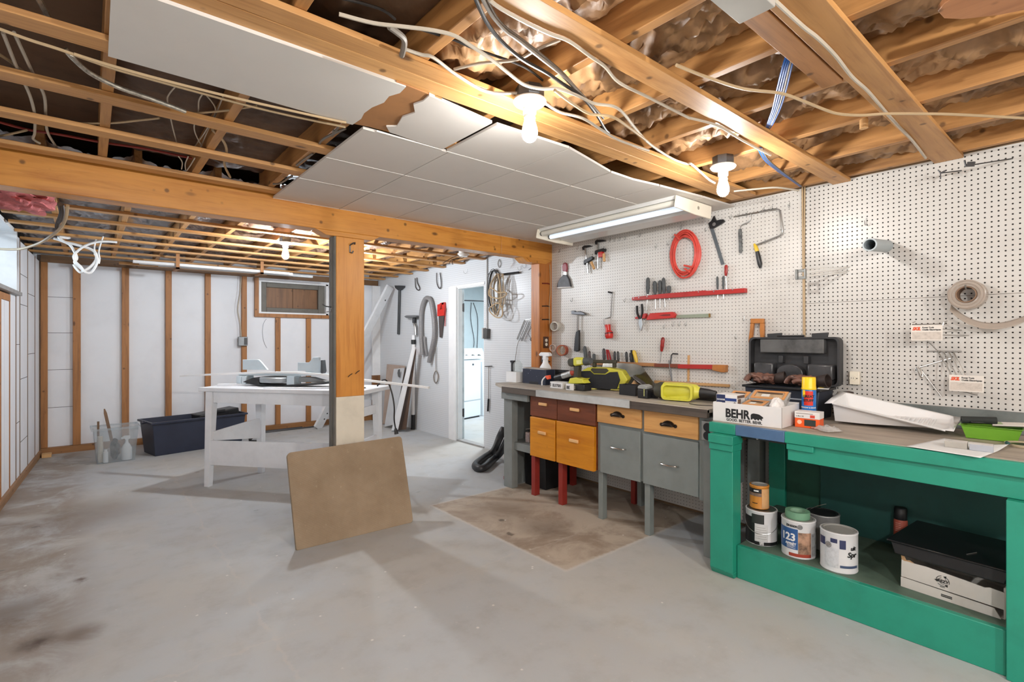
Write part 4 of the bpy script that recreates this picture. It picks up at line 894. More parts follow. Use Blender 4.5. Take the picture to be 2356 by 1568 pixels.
MB().tube([(0, 0, .034), (0, -.12, .03), (0, -.128, .045)], .004, 7).build('peg', STEEL, t)
def strip(u, v_):
    a = -2.6 + u * 3.3; rr = .078 + .03 * u
    return (math.sin(a) * rr + .06 * u, -.03 - v_ * .07, math.cos(a) * rr - .06 * u - .055 * math.sin(u * 3.1))
MB().grid(lambda u, v_: ((.0, .075, .16, .24)[0] + .005 - .072 * math.cos(u * 2.2) + .18 * u, -.05 - .04 * v_, -.045 - .032 * v_ - .10 * math.sin(u * 2.6)), 26, 4).build('loose_end', CLR, t, solid=.0012)
for k, q in enumerate(((1015, 170), (1180, 125))):
    p = on_x(*K2(((1135, 155), (1428, 86))[k]), WN)
    t = thing('long_hook', ('long straight wire hook high on the big-holed pegboard, smaller of two', 'long wire hook with a clip at its tip high on the big-holed pegboard')[k], 'hook', (WN - .001, p.y, p.z), FRONT, 'long hooks high on the pegboard')
    e = on_x(*K2(q), WN - (.10, .17)[k]); d = (-(e.y - p.y), e.x - WN, e.z - p.z)
    MB().tube([(0, 0, 0), d], .003, 6).build('rod', DSTEEL, t)
    m = MB()
    if k: m.cbox((d[0] + .006, d[1], d[2] + .004), (.03, .012, .022), (0, .2, 0)); m.tube([(d[0] - .012, d[1], d[2] - .004), (d[0] - .018, d[1], d[2] + .03)], .004, 6)
    else: m.tube([(d[0], d[1], d[2] - .03), d, (d[0] - .01, d[1], d[2] + .02)], .003, 6); m.tube([d, (d[0] + .02, d[1], d[2] + .008)], .004, 6)
    m.build('tip', DSTEEL, t)
p = on_x(1979, 870, WN)
t = thing('wall_outlet', 'ivory wall outlet on the pegboard beside the toolbox', 'outlet', (WN - .001, p.y, p.z), FRONT)
pl = MB().box((-.050, -.022, -.038), (.002, .0, .040)).build('plate', mat('ivory plastic', (226, 218, 200), .35, var=.02), t, bev=.004)
o = MB().cyl((-.032, -.0225, .0), (-.032, -.026, .0), .016).build('socket', mat('ivory plastic', (226, 218, 200)), pl)
for dx in (-.038, -.027): MB().box((dx - .001, -.0265, -.004), (dx + .001, -.026, .006)).build('slot', BLACK, pl)
MB().cyl((-.010, -.020, .0), (-.010, -.0235, .0), .0035, seg=8).build('plate_screw', BLACK, pl)

# ---------------------------------------------------------------- things on the far pegboard
GRAYT = mat('grey hose', (128, 126, 126), .5, var=.05)
def ftool(name, label, cat, at, out=.02, group=None): return tool(name, label, cat, at, K6, WF, out, group)
r, l = ftool('floor_scraper', 'black long-handled scraper hanging blade up on the far pegboard', 'scraper', (355, 300))
MB().prism(poly(l, [(325, 280), (388, 282), (386, 295), (366, 312), (346, 312), (328, 296)]), -.012, .012).build('blade', mat('black steel', (52, 54, 56), .5), r, bev=.002)
MB().tube(tp(l, [(355, 308), (350, 500), (347, 606)], 0), .022, 8).build('handle', mat('black steel', (52, 54, 56)), r)
r, l = ftool('support_rod', 'white and black telescopic support pole standing against the far pegboard', 'pole', (452, 1205), .038)
r.location.z = 0; b = on_x(*K6((452, 1205)), WF)
def pz_(p): a = l(p); return (a[0], 0, a[1] + b.z)
MB().prism([(pz_(p)[0], pz_(p)[2]) for p in [(415, 488), (430, 481), (486, 480), (502, 486), (490, 494), (430, 498)]], -.06, .03).build('top_plate', mat('grey plate', (104, 106, 108), .5), r, bev=.004)
MB().tube([pz_(p) for p in [(462, 490), (460, 530)]], .028, 10).build('pivot', BLACK, r)
MB().tube([pz_(p) for p in [(460, 530), (470, 560), (472, 612)]], .024, 10).build('bracket', STEEL, r)
MB().tube([pz_(p) for p in [(456, 612), (455, 700), (453, 1150)]], .026, 12).build('lower_tube', WHITE, r)
MB().tube([pz_(p) for p in [(455, 642), (455, 672)]], .034, 12).build('grip', BLACK, r)
MB().tube([(pz_((453, 1140))[0], 0, pz_((453, 1140))[2]), (pz_((451, 1205))[0], 0, 0)], .028, 12).build('foot', BLACK, r)
MB().tube([pz_(p) for p in [(455, 700), (455, 740)]], .028, 12).build('red_label', RED, r)
r, l = ftool('vacuum_hose', 'grey vacuum hose hung in an upside-down U on the far pegboard', 'hose', (552, 370), .05)
MB().tube(tp(l, [(520, 742), (513, 640), (510, 540), (514, 450), (530, 388), (550, 364), (572, 376), (586, 430), (598, 520), (600, 610), (586, 690), (574, 740), (565, 792)], 0), .030, 12, smooth=5).build('hose', mat('ribbed grey hose', (126, 124, 124), .5, var=.12, scale=70), r)
MB().tube(tp(l, [(545, 750), (532, 680), (528, 620)], .012), .016, 8, smooth=3).build('thin_hose', GRAYT, r)
r, l = ftool('hand_saw', 'small hand saw with a red handle on the far pegboard', 'saw', (632, 440))
m = MB()
for q in ([(612, 408), (634, 402), (634, 420), (626, 450), (612, 452)], [(640, 396), (658, 392), (660, 440), (644, 440)], [(634, 440), (660, 436), (656, 482), (612, 486), (612, 450)], [(630, 398), (658, 392), (654, 408), (632, 412)]): m.prism(poly(l, q), -.014, .014)
m.build('handle', REDP, r, bev=.003)
MB().prism(poly(l, [(616, 484), (652, 482), (636, 628), (622, 626)]), -.002, .002).build('blade', mat('dark blade', (70, 62, 60), .5), r)
MB().tube(tp(l, [(662, 430), (658, 552)], 0), .006, 6).build('red_edge', RED, r)
r, l = ftool('pull_cord', 'cord with a loop hanging on the far pegboard under the grey hose', 'cord', (598, 700))
MB().tube(tp(l, [(598, 690), (597, 780), (598, 850)], 0), .005, 6).build('cord', CABG, r)
MB().tube(tp(l, [(598, 850), (584, 880), (586, 915), (598, 930), (610, 912), (612, 876)], 0), .007, 6, closed=True, smooth=4).build('loop', CABG, r)
for lab, P in (('dark looped wire hanging from the ceiling edge over the long scraper', [(458, 232), (462, 290), (478, 312), (490, 300), (474, 262), (470, 228)]), ('dark looped cord hanging from the ceiling edge over the hand saw', [(602, 196), (604, 262), (620, 300), (634, 280), (626, 196)])):
    r, l = ftool('looped_wire', lab, 'wire', P[0], .02, 'wire loops at the far ceiling edge')
    MB().tube(tp(l, P, 0), .006, 6, smooth=4).build('wire', CABK, r)
r, l = ftool('hanger_bar', 'short black bar holding coiled cords beside the doorway', 'hanger', (1100, 200), .03)
MB().tube(tp(l, [(1042, 208), (1156, 194)], 0), .012, 8).build('bar', BLACK, r)
for q in ((1060, 205), (1140, 196)): MB().tube(tp(l, [q], 0) + [(tp(l, [q], 0)[0][0], .03, tp(l, [q], 0)[0][2])], .005, 6).build('peg', BLACK, r)
rnd = random.Random(5)
r, l = ftool('wire_coil', 'coil of thin black wire hanging beside the doorway', 'wire', (985, 180), .02)
for k in range(5):
    a0 = rnd.uniform(-5, 5); MB().tube(tp(l, [(985 + a0 * 1.6 + (26 + 4 * k) * math.sin(t), 312 + (128 + 4 * k) * -math.cos(t) + a0) for t in [2 * math.pi * j / 20 for j in range(20)]], -.004 * k), .0036, 6, closed=True).build('turn', CABK, r)
MB().tube(tp(l, [(945, 208), (990, 178), (1040, 215)], 0), .004, 6, smooth=3).build('end', CABK, r)
r, l = ftool('rope_coil', 'tangled beige rope and cords hanging from the black bar by the doorway', 'rope', (1062, 210), .08)
for k in range(7):
    cx, wx, b0 = 1050 + rnd.uniform(-14, 14), 14 + rnd.uniform(0, 22), 430 + rnd.uniform(-50, 65)
    MB().tube(tp(l, [(cx + 8, 206), (cx - wx, 280), (cx - wx * .9, 380), (cx + rnd.uniform(-6, 6), b0), (cx + wx, 400), (cx + wx * .9, 290), (cx + 14, 206)], -.006 * k), .0062, 6, smooth=4).build('loop', (CABT, CABW, CABG)[k % 3], r)
for P in ([(1010, 300), (1060, 330), (1110, 330), (1112, 350), (1060, 370), (1000, 350)], [(1000, 440), (1040, 490), (1084, 490), (1088, 440), (1060, 400)]): MB().tube(tp(l, P, -.04), .008, 6, smooth=4, closed=True).build('side_loop', CABT, r)
r, l = ftool('switch_box', 'dark switch box with a conduit running up beside the doorway', 'switch', (940, 600), .001)
MB().prism(poly(l, [(926, 566), (954, 570), (952, 634), (926, 634)]), -.05, 0).build('box', mat('dark switch', (74, 72, 70), .5), r, bev=.003)
MB().prism(poly(l, [(904, 562), (924, 562), (924, 634), (904, 636)]), -.02, 0).build('plate', mat('grey plate two', (186, 186, 184), .5), r, bev=.002)
MB().tube(tp(l, [(935, 104), (935, 568)], -.012), .009, 8).build('conduit', mat('painted conduit', (196, 196, 194), .5), r)
r, l = ftool('awl', 'black-handled tool hooked beside the wall post, high up', 'tool', (1262, 240), .04)
MB().tube(tp(l, [(1228, 178), (1250, 164), (1270, 166), (1268, 200), (1256, 236)], 0), .004, 6, smooth=3).build('wire', DSTEEL, r)
MB().tube(tp(l, [(1256, 234), (1262, 270), (1276, 322)], 0), .014, 8, rr=[.010, .016, .013]).build('handle', BLACK, r)
r, l = ftool('roller_cage', 'wire paint roller cage with a black handle beside the wall post', 'paint roller', (1220, 512), .05)
for k in range(6):
    d = (k - 2.5) * 7; MB().tube(tp(l, [(1222 + d, 512 + k * 2), (1168 + d * .8, 636 + k * 3)], -.012 * math.sin(k)), .0035, 6).build('cage_wire', STEEL, r)
MB().tube(tp(l, [(1212, 510), (1250, 504), (1266, 534), (1226, 598), (1250, 640)], 0), .0045, 7).build('rod', STEEL, r)
MB().tube(tp(l, [(1248, 636), (1286, 672)], 0), .017, 8).build('handle', BLACK, r)
r, l = ftool('long_awl', 'thin rod with a dark handle hanging low beside the doorway', 'tool', (950, 822), .02)
MB().tube(tp(l, [(926, 820), (974, 817)], 0), .005, 6).build('cross_bar', DSTEEL, r)
MB().tube(tp(l, [(952, 820), (950, 1040)], 0), .004, 6).build('rod', CABG, r)
MB().tube(tp(l, [(950, 1036), (945, 1118)], 0), .011, 8).build('handle', BLACK, r)
r, l = ftool('wire_hanger', 'thin grey wire hanging in a long curve below the roller cage', 'wire', (1140, 640), .02)
MB().tube(tp(l, [(1170, 630), (1148, 660), (1136, 720), (1128, 780)], 0), .003, 6, smooth=4).build('wire', CABG, r)
r, l = ftool('pear_hook', 'small pear-shaped wire hook high beside the doorway conduit', 'hook', (1017, 130), .01)
MB().tube(tp(l, [(1017, 108), (1008, 135), (1017, 160), (1028, 135)], 0), .004, 6, closed=True, smooth=4).build('wire', CABG, r)
for a, t_ in (((797, 190), 'wire hook on the far pegboard over the doorway'), ((1160, 168), 'wire hook above the black hanger bar'), ((1192, 152), 'wire hook nearest the wall post on the far pegboard')): peg_hook(a, t_, K6, WF, 'hooks on the far pegboard', 1.6)

# boards leaning in the far corner
def lean(name, label, pts, z0y, thick, m, cat='board'):
    """flat board standing on the floor and leaning on the far pegboard: outline points as (u, v, x)"""
    V = [on_x(u, v, x) for u, v, x in pts]; zmin = min(v.z for v in V)
    for v in V:
        if v.z - zmin < .06: v.z = max(v.z - zmin, 0)
    c = sum(V, Vector()) / len(V); c.z = 0
    n = (V[1] - V[0]).cross(V[2] - V[0]).normalized() * thick
    if n.x < 0: n = -n
    k = len(V); m_ = MB().add([v - c for v in V] + [v + n - c for v in V], [list(range(k)), list(range(k, 2 * k))[::-1]] + [(i, (i + 1) % k, k + (i + 1) % k, k + i) for i in range(k)])
    return tag(m_.build(name, m, origin=None, loc=c, bev=.002), label, cat, 'boards leaning in the far corner')
lean('leaning_board', 'long white plank leaning in front of the other boards by the far pegboard', [(900, 990, 3.29), (913, 987, 3.29), (954, 798, 3.46), (948, 798, 3.46)], 0, .02, WHITE)
lean('leaning_board', 'dark brown plank leaning behind the white plank', [(915, 988, 3.38), (932, 985, 3.38), (955, 803, 3.51), (951.5, 803, 3.51)], 0, .02, wood('dark plank', (92, 70, 56), (66, 48, 38), 'z'))
lean('leaning_board', 'grey-white panel with a dark D-shaped handle leaning in the far corner', [(884, 982, 3.36), (906, 976, 3.36), (928, 846, 3.55), (906, 848, 3.55)], 0, .02, mat('grey panel', (196, 198, 200), .5, var=.03))
lean('leaning_board', 'brownish fibreboard sheet leaning behind the grey panel', [(880, 974, 3.45), (914, 968, 3.45), (931, 841, 3.59), (890, 837, 3.59)], 0, .012, mat('fibreboard', (172, 152, 138), .7, var=.06))
p = on_x(922, 858, 3.505)
t = thing('hasp_handle', 'dark D-shaped handle fixed near the top of the grey leaning panel', 'handle', p, 0)
MB().prism([(.0, -.06), (.03, -.05), (.05, .0), (.03, .05), (.0, .06)], -.03, -.01, 'yz').build('plate', mat('dark handle plate', (84, 84, 84), .5), t, bev=.003)
p0 = on_z(735, 975, .0)
top = on_x(893, 655, 3.45); bot = on_y(722, 985, 7.45); bot.z = .0
dv = (top - bot).normalized(); sd = Vector((.92, .39, 0)).normalized(); sd = (sd - dv * sd.dot(dv)).normalized(); nn = dv.cross(sd).normalized()
t = thing('slanted_plank', 'long white plank with bolt holes slanting up into the far corner behind the post', 'plank', bot)
L_ = (top - bot).length
m = MB(); m.add([tuple(sd * a + dv * b_ + nn * c) for c in (0, .035) for a, b_ in ((0, .04), (.15, -.0), (.15, L_), (0, L_))], [(0, 1, 2, 3), (7, 6, 5, 4), (0, 1, 5, 4), (1, 2, 6, 5), (2, 3, 7, 6), (3, 0, 4, 7)])
pl_ = m.build('plank', mat('white plank', (216, 218, 220), .5, var=.05), t, bev=.003)
for b_ in (.18, .27, L_ - .22):
    c = sd * .10 + dv * b_; s_ = -1 if nn.y > 0 else 1
    MB().cyl(tuple(c - nn * .002), tuple(c + nn * .037), .012, seg=12).build('bolt', BLACK, pl_)
solo(MB().box((3.50, 7.70, .72), (3.63, 7.74, 2.16)), 'corner_board', WHITE, 'white upright board in the far corner beside the pegboard', 'board')
solo(MB().box((3.50, 7.70, 0), (3.63, 7.74, .72)), 'corner_board', wood('brown corner board', (124, 84, 48), (90, 60, 34), 'z'), 'brown lower upright board in the far corner', 'board')

# laundry room
AP = mat('white appliance enamel', (226, 232, 236), .25, var=.01)
t = thing('dryer', 'white clothes dryer seen through the doorway', 'dryer', (4.43, 6.745, 0), R(14))
MB().box((-.0, .0, .02), (.66, .68, .965)).build('body', AP, t, bev=.012)
MB().box((-.01, -.015, .97), (.67, .69, 1.02)).build('top_lid', AP, t, bev=.01)
MB().box((.02, -.014, .30), (.64, -.0005, .93)).build('door_panel', AP, t, bev=.008)
MB().box((.02, -.008, .03), (.64, -.0005, .28)).build('toe_panel', AP, t, bev=.005)
MB().box((.02, .02, .0), (.64, .66, .019)).build('base', BLACK, t)
MB().box((.42, -.018, .87), (.46, -.0145, .90)).build('badge', mat('dark badge', (60, 64, 70), .4), t)
t = thing('washer', 'white washing machine beyond the dryer with its control panel up', 'washer', (5.13, 6.93, 0), R(14))
MB().box((0, 0, 0), (.66, .66, .93)).build('body', AP, t, bev=.012)
MB().prism([(.46, .93), (.66, .93), (.66, 1.12), (.56, 1.14)], .0, .66, 'yz').build('control_panel', AP, t, bev=.008)
for k in range(3): MB().cyl((.12 + .17 * k, .485, 1.0), (.12 + .17 * k, .45, .99), .03).build('dial', STEEL, t)
t = thing('laundry_cords', 'dark cords hanging on the pale laundry wall above the washer', 'cord', (5.78, 8.19, 1.0))
MB().tube([(.0, 0, 1.02), (-.02, -.01, .7), (.06, -.01, .3), (.05, -.01, .14)], .006, 6, smooth=4).build('cord', CABK, t)
MB().tube([(.05, 0, 1.02), (.15, -.01, .7), (.13, -.01, .1)], .006, 6, smooth=4).build('cord', CABK, t)
t = thing('clothes_bar', 'thin metal bar with a bracket across the laundry doorway', 'bar', (4.2, 5.9, 1.86))
MB().tube([(-.44, .3, 0), (.9, -.1, 0)], .009, 8).build('bar', DSTEEL, t)

# last bits overhead
q = [on_z(u, v, 2.25) for u, v in ((2158, 22), (2172, 4), (2200, -14), (2420, -40), (2420, 6), (2300, 30), (2215, 40), (2172, 38))]
solo(MB().prism([(p.x, p.y) for p in q], 2.244, 2.263, 'xy'), 'plywood_offcut', wood('pinkish plywood', (186, 128, 84), (160, 104, 64), 'y'), 'round-ended plywood offcut fixed under the joists over the big-holed pegboard', 'board', bev=.002)
p = on_z(2018, 302, 2.262)
solo(MB().cyl((2.615, p.y, 2.225), (2.615, p.y, 2.2655), .016, seg=12), 'wood_peg', PALEZ, 'short round wooden peg sticking down from a joist near the blue cables', 'peg')
# ---------------------------------------------------------------- grey workbench with drawer cabinets
def bthing(name, label, cat, u, X, zb, group=None, rot=0.0):
    """thing standing on a bench or shelf of height zb, its front in the plane x = X; L maps survey points of that plane"""
    p = on_x(u, 900, X); r = thing(name, label, cat, (X, p.y, zb), FRONT + rot, group)
    def L(a, b): q = on_x(a, b, X); return (p.y - q.y, max(q.z - zb, 0.0))
    return r, L
def bent(s, name, size, r, z, ang, m, parent, c=(0, 0), **kw):
    """lettering wrapped round an upright cylinder of radius r; ang = 0 faces -y"""
    o = text(s, name, size, (c[0], c[1], z), m, parent, rot=(R(90), 0, 0), align='CENTER', **kw)
    for v in o.data.vertices:
        a = v.co.x / r + ang; k = r - v.co.y; v.co.x, v.co.y = k * math.sin(a), -k * math.cos(a)
    return o
def label_band(parent, name, r, z0, z1, a0, a1, m, c=(0, 0), n=14):
    vs = []; 
    for k in range(n + 1):
        a = a0 + (a1 - a0) * k / n
        for z in (z0, z1): vs.append((c[0] + r * math.sin(a), c[1] - r * math.cos(a), z))
    mb = MB().add(vs, [(2 * k, 2 * k + 2, 2 * k + 3, 2 * k + 1) for k in range(n)]); o = mb.build(name, m, parent); return o
GB = .892
BENCHT = wood('worn bench top', (178, 170, 158), (128, 118, 104), 'y', .55, .8, .3, .5)
LIPW = wood('dark chipped edge', (88, 78, 70), (46, 38, 34), 'y', .6, 1.5, .4, .5)
BROWN = wood('red brown stain', (116, 62, 38), (84, 42, 26), 'y', .42, 1.0, .2)
ORANGE = wood('orange varnish', (206, 134, 30), (176, 102, 16), 'y', .35, .7, .15)
PINE = wood('clear pine', (206, 154, 92), (176, 120, 64), 'y', .42, .9, .8)
REDLEG = mat('dark red paint', (140, 44, 36), .45, var=.08)
GREYD = mat('slate grey paint', (124, 130, 128), .45, var=.05)
PULLW = wood('pale pull', (226, 178, 122), (200, 150, 96), 'y', .45, 1.5, 0)
t = thing('workbench', 'long grey workbench with a worn dark top against the small-holed pegboard', 'workbench', (3.14, 2.55, 0)); ox, oy = 3.14, 2.55
def W(x, y): return (x - ox, y - oy)
top = [(2.775, 1.548), (3.494, 1.548), (3.494, 3.575), (3.325, 3.575), (3.325, 3.72), (2.93, 3.76), (2.78, 3.47)]
MB().prism([W(*p) for p in top], GB - .026, GB, 'xy').build('top', BENCHT, t, bev=.003)
MB().box((2.771 - ox, 1.548 - oy, GB - .055), (2.80 - ox, 3.47 - oy, GB - .004)).build('front_lip', LIPW, t, bev=.003)
o = MB().box((2.765 - ox, 2.10 - oy, GB - .052), (2.7708 - ox, 3.02 - oy, GB - .001)); o.box((2.7708 - ox, 2.10 - oy, GB), (2.80 - ox, 3.02 - oy, GB + .0015)); o.build('metal_edge_strip', mat('dull aluminium', (196, 198, 197), .42, .25, var=.08), t)
def leg(x0, y0, x1, y1, z1, m=GREYP, z0=0): return MB().box((x0 - ox, y0 - oy, z0), (x1 - ox, y1 - oy, z1)).build('leg', m, t, bev=.003)
leg(2.83, 3.40, 2.90, 3.51, GB - .056); leg(2.83, 1.512, 2.95, 1.605, GB - .056); leg(3.38, 3.42, 3.47, 3.52, GB - .027); leg(3.38, 1.52, 3.47, 1.60, GB - .027)
MB().box((2.905 - ox, 3.485 - oy, .0), (3.37 - ox, 3.505 - oy, GB - .027)).build('side_panel', GREYP, t)
MB().box((2.80 - ox, 3.165 - oy, GB - .115), (2.829 - ox, 3.51 - oy, GB - .056)).build('apron', GREYP, t, bev=.003)
MB().box((2.88 - ox, 3.165 - oy, .375), (3.37 - ox, 3.484 - oy, .40)).build('shelf', GREYP, t, bev=.002)
MB().box((2.86 - ox, 3.165 - oy, .335), (2.879 - ox, 3.399 - oy, .40)).build('shelf_front', GREYP, t, bev=.002)
t = thing('drawer_cabinet', 'drawer cabinet with brown upper and orange lower drawers on red legs', 'cabinet', (3.05, 2.80, 0)); ox, oy = 3.05, 2.80
MB().box((2.845 - ox, 2.442 - oy, .345), (3.36 - ox, 3.158 - oy, GB - .028)).build('body', BROWN, t)
for y in (3.118, 2.80): MB().box((2.846 - ox, y - oy, 0), (2.90 - ox, y + .045 - oy, .345)).build('leg', REDLEG, t, bev=.002)
for y in (3.118, 2.45): MB().box((3.30 - ox, y - oy, 0), (3.35 - ox, y + .04 - oy, .345)).build('leg', REDLEG, t, bev=.002)
def front(y0, y1, z0, z1, m, name, x=2.826, th=.018, label=None):
    o = MB().box((x - ox, y0 - oy, z0), (x + th - ox, y1 - oy, z1)).build(name, m, t, bev=.0025)
    if label: o['label'] = label
    return o
def wood_pull(o, y, z, x=2.826):
    m = MB().box((x - .016 - ox, y - .045 - oy, z - .012), (x - .0005 - ox, y + .045 - oy, z + .012)); m.build('handle', PULLW, o, bev=.004)
for (y0, y1, z0, z1, m_, hy, hz_, l_) in ((2.843, 3.155, .668, GB - .056, BROWN, 2.995, .775, 'brown upper drawer'), (2.448, 2.836, .668, GB - .056, BROWN, 2.645, .768, 'brown upper drawer'), (2.852, 3.142, .338, .660, ORANGE, 2.99, .545, 'orange lower drawer'), (2.452, 2.832, .338, .662, ORANGE, 2.64, .535, 'orange lower drawer')):
    x_ = 2.826 if m_ is BROWN else 2.812
    o = front(y0, y1, z0, z1, m_, 'drawer', x_, .018 if m_ is BROWN else .032, l_); wood_pull(o, hy, hz_, x_)
t = thing('drawer_cabinet', 'drawer cabinet with two pine drawers over grey ones on grey legs', 'cabinet', (3.05, 2.02, 0)); ox, oy = 3.05, 2.02
MB().box((2.845 - ox, 1.612 - oy, .35), (3.36 - ox, 2.436 - oy, GB - .028)).build('body', GREYD, t)
for y in (2.395, 1.995): MB().box((2.846 - ox, y - oy, 0), (2.895 - ox, y + .04 - oy, .35)).build('leg', GREYD, t, bev=.002)
for y in (2.39, 1.64): MB().box((3.30 - ox, y - oy, 0), (3.35 - ox, y + .04 - oy, .35)).build('leg', GREYD, t, bev=.002)
MB().box((2.836 - ox, 1.606 - oy, .33), (2.8449 - ox, 1.634 - oy, GB - .06)).build('edge_strip', GREYD, t)
CUP = mat('dark bronze', (52, 44, 38), .35, .7, var=.15)
def cup_pull(o, y, z):
    vs = []; fs = []; n = 9; k = 4
    for i in range(n + 1):
        a = math.pi * i / n
        for j in range(k + 1):
            b_ = math.pi / 2 * j / k
            vs.append((2.825 - ox - .024 * math.sin(b_), y - oy + .046 * math.cos(a) * (1 - .15 * math.sin(b_)), z - .008 + .034 * math.sin(a) * math.cos(b_)))
    for i in range(n):
        for j in range(k): fs.append((i * (k + 1) + j, (i + 1) * (k + 1) + j, (i + 1) * (k + 1) + j + 1, i * (k + 1) + j + 1))
    m = MB().add(vs, fs); 
    for s_ in (-1, 1): m.cyl((2.8255 - ox, y - oy + s_ * .05, z - .004), (2.822 - ox, y - oy + s_ * .05, z - .004), .011, seg=10)
    m.build('handle', CUP, o, solid=.002)
def bar_pull(o, y, z):
    MB().tube([(2.825 - ox, y + .062 - oy, z), (2.806 - ox, y + .052 - oy, z), (2.798 - ox, y - oy, z), (2.806 - ox, y - .052 - oy, z), (2.825 - ox, y - .062 - oy, z)], .006, 8, smooth=5).build('handle', CHROME, o)
for (y0, y1, z0, z1, m_, hy, hz_) in ((2.050, 2.430, .703, GB - .058, PINE, 2.245, .772), (1.637, 2.026, .690, GB - .062, PINE, 1.84, .758), (2.058, 2.402, .345, .683, GREYD, 2.235, .545), (1.636, 2.034, .345, .676, GREYD, 1.83, .505)):
    o = front(y0, y1, z0, z1, m_, 'drawer', label='pine drawer' if m_ is PINE else 'grey drawer'); (cup_pull if m_ is PINE else bar_pull)(o, hy, hz_)
t = thing('outlet_box', 'grey metal double outlet box on the end of the grey workbench', 'outlet', (2.829, 1.556, .70), FRONT)
b_ = MB().box((-.042, -.035, 0), (.042, 0, .118)).build('box', mat('galvanised box', (150, 150, 146), .4, .6), t, bev=.006)
for z in (.033, .083): MB().cyl((0, -.0355, z), (0, -.041, z), .026).build('socket', BLACK, b_)

# on the open shelf and under the grey bench
r = thing('roller_tray', 'thin white plastic tray on the open shelf of the grey bench', 'tray', (3.03, 3.345, .4005), FRONT)
MB().prism([(-.10, .085), (.10, .125), (.10, .131), (-.10, .091)], -.0, .12, 'xz').build('tray', WHITE, r, bev=.002); MB().box((-.07, .01, 0), (.09, .11, .084)).build('black_base', BLACK, r)
r, l = bthing('carton', 'small worn carton on the open shelf of the grey bench', 'box', 1214, 2.945, .4005)
MB().box((-.03, 0, 0), (.02, .03, .085)).build('box', mat('worn carton', (190, 172, 168), .6, var=.2, scale=40), r, bev=.002)
solo(MB().prism([(3.02, 0), (3.34, 0), (3.35, .30), (3.01, .30)], 3.17, 3.44, 'xz'), 'black_bin', BLACK, 'black plastic bin under the open shelf of the grey bench', 'bin', bev=.006)
m = MB(); P = [on_x(1160, 985, 3.04), on_x(1150, 1005, 3.02), on_z(1136, 1036, .10), on_z(1114, 1052, .04), on_z(1096, 1066, .036), on_z(1095, 1074, .036), on_z(1112, 1076, .036), on_z(1136, 1056, .04), on_z(1152, 1040, .12), on_x(1168, 1010, 3.06), ]
P = [Vector((p.x, max(p.y, 3.56) if p.x > 2.7 else p.y, p.z)) for p in P]
m.tube(P, .036, 14, smooth=8)
solo(m, 'vacuum_hose', mat('ribbed black hose', (44, 44, 46), .45, var=.15, scale=60), 'black vacuum hose looping on the floor by the end of the grey bench', 'hose')
q = on_z(1140, 1062, 0)
t = thing('red_nozzle', 'small dark red plastic nozzle on the floor beside the black hose', 'nozzle', (3.05, 3.66, 0), R(10))
MB().prism([(-.09, 0), (.08, 0), (.08, .06), (.0, .075), (-.09, .03)], -.03, .03, 'xz').build('nozzle', REDLEG, t, bev=.004)

# things on the grey bench
GZ = GB + .0006
r, l = bthing('small_box', 'plain white cardboard box at the doorway end of the grey bench', 'box', 1176, 3.08, GZ)
MB().box((-.075, 0, 0), (.075, .10, .098)).build('box', WHITE, r, bev=.002)
r, l = bthing('clear_bottle', 'clear plastic dome bottle with a black pump standing on the plain white box', 'bottle', 1178, 3.10, GZ + .0985)
MB().lathe([(.0, 0), (.04, 0), (.046, .03), (.044, .075), (.02, .105), (.0, .11)], (.03, .045, 0), 20).build('dome', clear('clear bottle', (225, 232, 232), .22, .1), r)
m = MB().cyl((-.035, .04, 0), (-.035, .04, .085), .018); m.box((-.06, .025, .085), (-.01, .055, .105)); m.build('pump', BLACK, r, bev=.002)
def tray_mesh(w_, d_, h_, t_=.006):
    m = MB()
    m.box((-w_ / 2, 0, 0), (w_ / 2, d_, t_)); m.box((-w_ / 2, 0, t_), (w_ / 2, t_, h_)); m.box((-w_ / 2, d_ - t_, t_), (w_ / 2, d_, h_)); m.box((-w_ / 2, t_, t_), (-w_ / 2 + t_, d_ - t_, h_)); m.box((w_ / 2 - t_, t_, t_), (w_ / 2, d_ - t_, h_)); return m
r, l = bthing('storage_tray', 'navy blue plastic tray with paint specks on the grey bench', 'tray', 1228, 3.11, GZ)
def specks():
    m, t_, b = nodes('navy plastic with specks'); q = NT(t_); v = q.obj(); vo = q.n('ShaderNodeTexVoronoi'); q.set(vo.inputs['Vector'], v); vo.inputs['Scale'].default_value = 55
    c = q.mix(q.math('MULTIPLY', q.sstep(vo.outputs['Distance'], .16, .1), q.sstep(q.noise(v, 14), .5, .6)), lin((34, 40, 58)), lin((190, 196, 204))); t_.links.new(c, b.inputs['Base Color']); b.inputs['Roughness'].default_value = .4; return m
NAVYS = specks()
tray_mesh(.31, .12, .135).build('tray', NAVYS, r, bev=.004)
MB().box((-.06, -.001, .0), (.06, .0, .022)).build('foot_notch', BLACK, r)
MB().cbox((-.02, .06, .139), (.26, .10, .006), (0, .03, .1)).build('paper', mat('grey paper', (176, 168, 160), .6), r)
r, l = bthing('storage_tray', 'black shallow plastic tray behind the navy one on the grey bench', 'tray', 1290, 3.352, GZ)
tray_mesh(.44, .13, .115).build('tray', BLACK, r, bev=.004)
r, l = bthing('spray_bottle', 'white spray bottle standing behind the navy tray', 'bottle', 1246, 3.24, GZ)
MB().lathe([(0, 0), (.055, 0), (.058, .02), (.058, .12), (.052, .15), (.028, .185), (.024, .215), (.0, .215)], (-.0, .05, 0), 20).build('bottle', WHITE, r)
m = MB(); m.prism([(-.075, .262), (-.05, .285), (.05, .285), (.07, .27), (.07, .25), (.02, .245), (.026, .214), (-.026, .214), (-.02, .25), (-.06, .248)], .03, .07, 'xz'); m.build('trigger_head', WHITE, r, bev=.006)
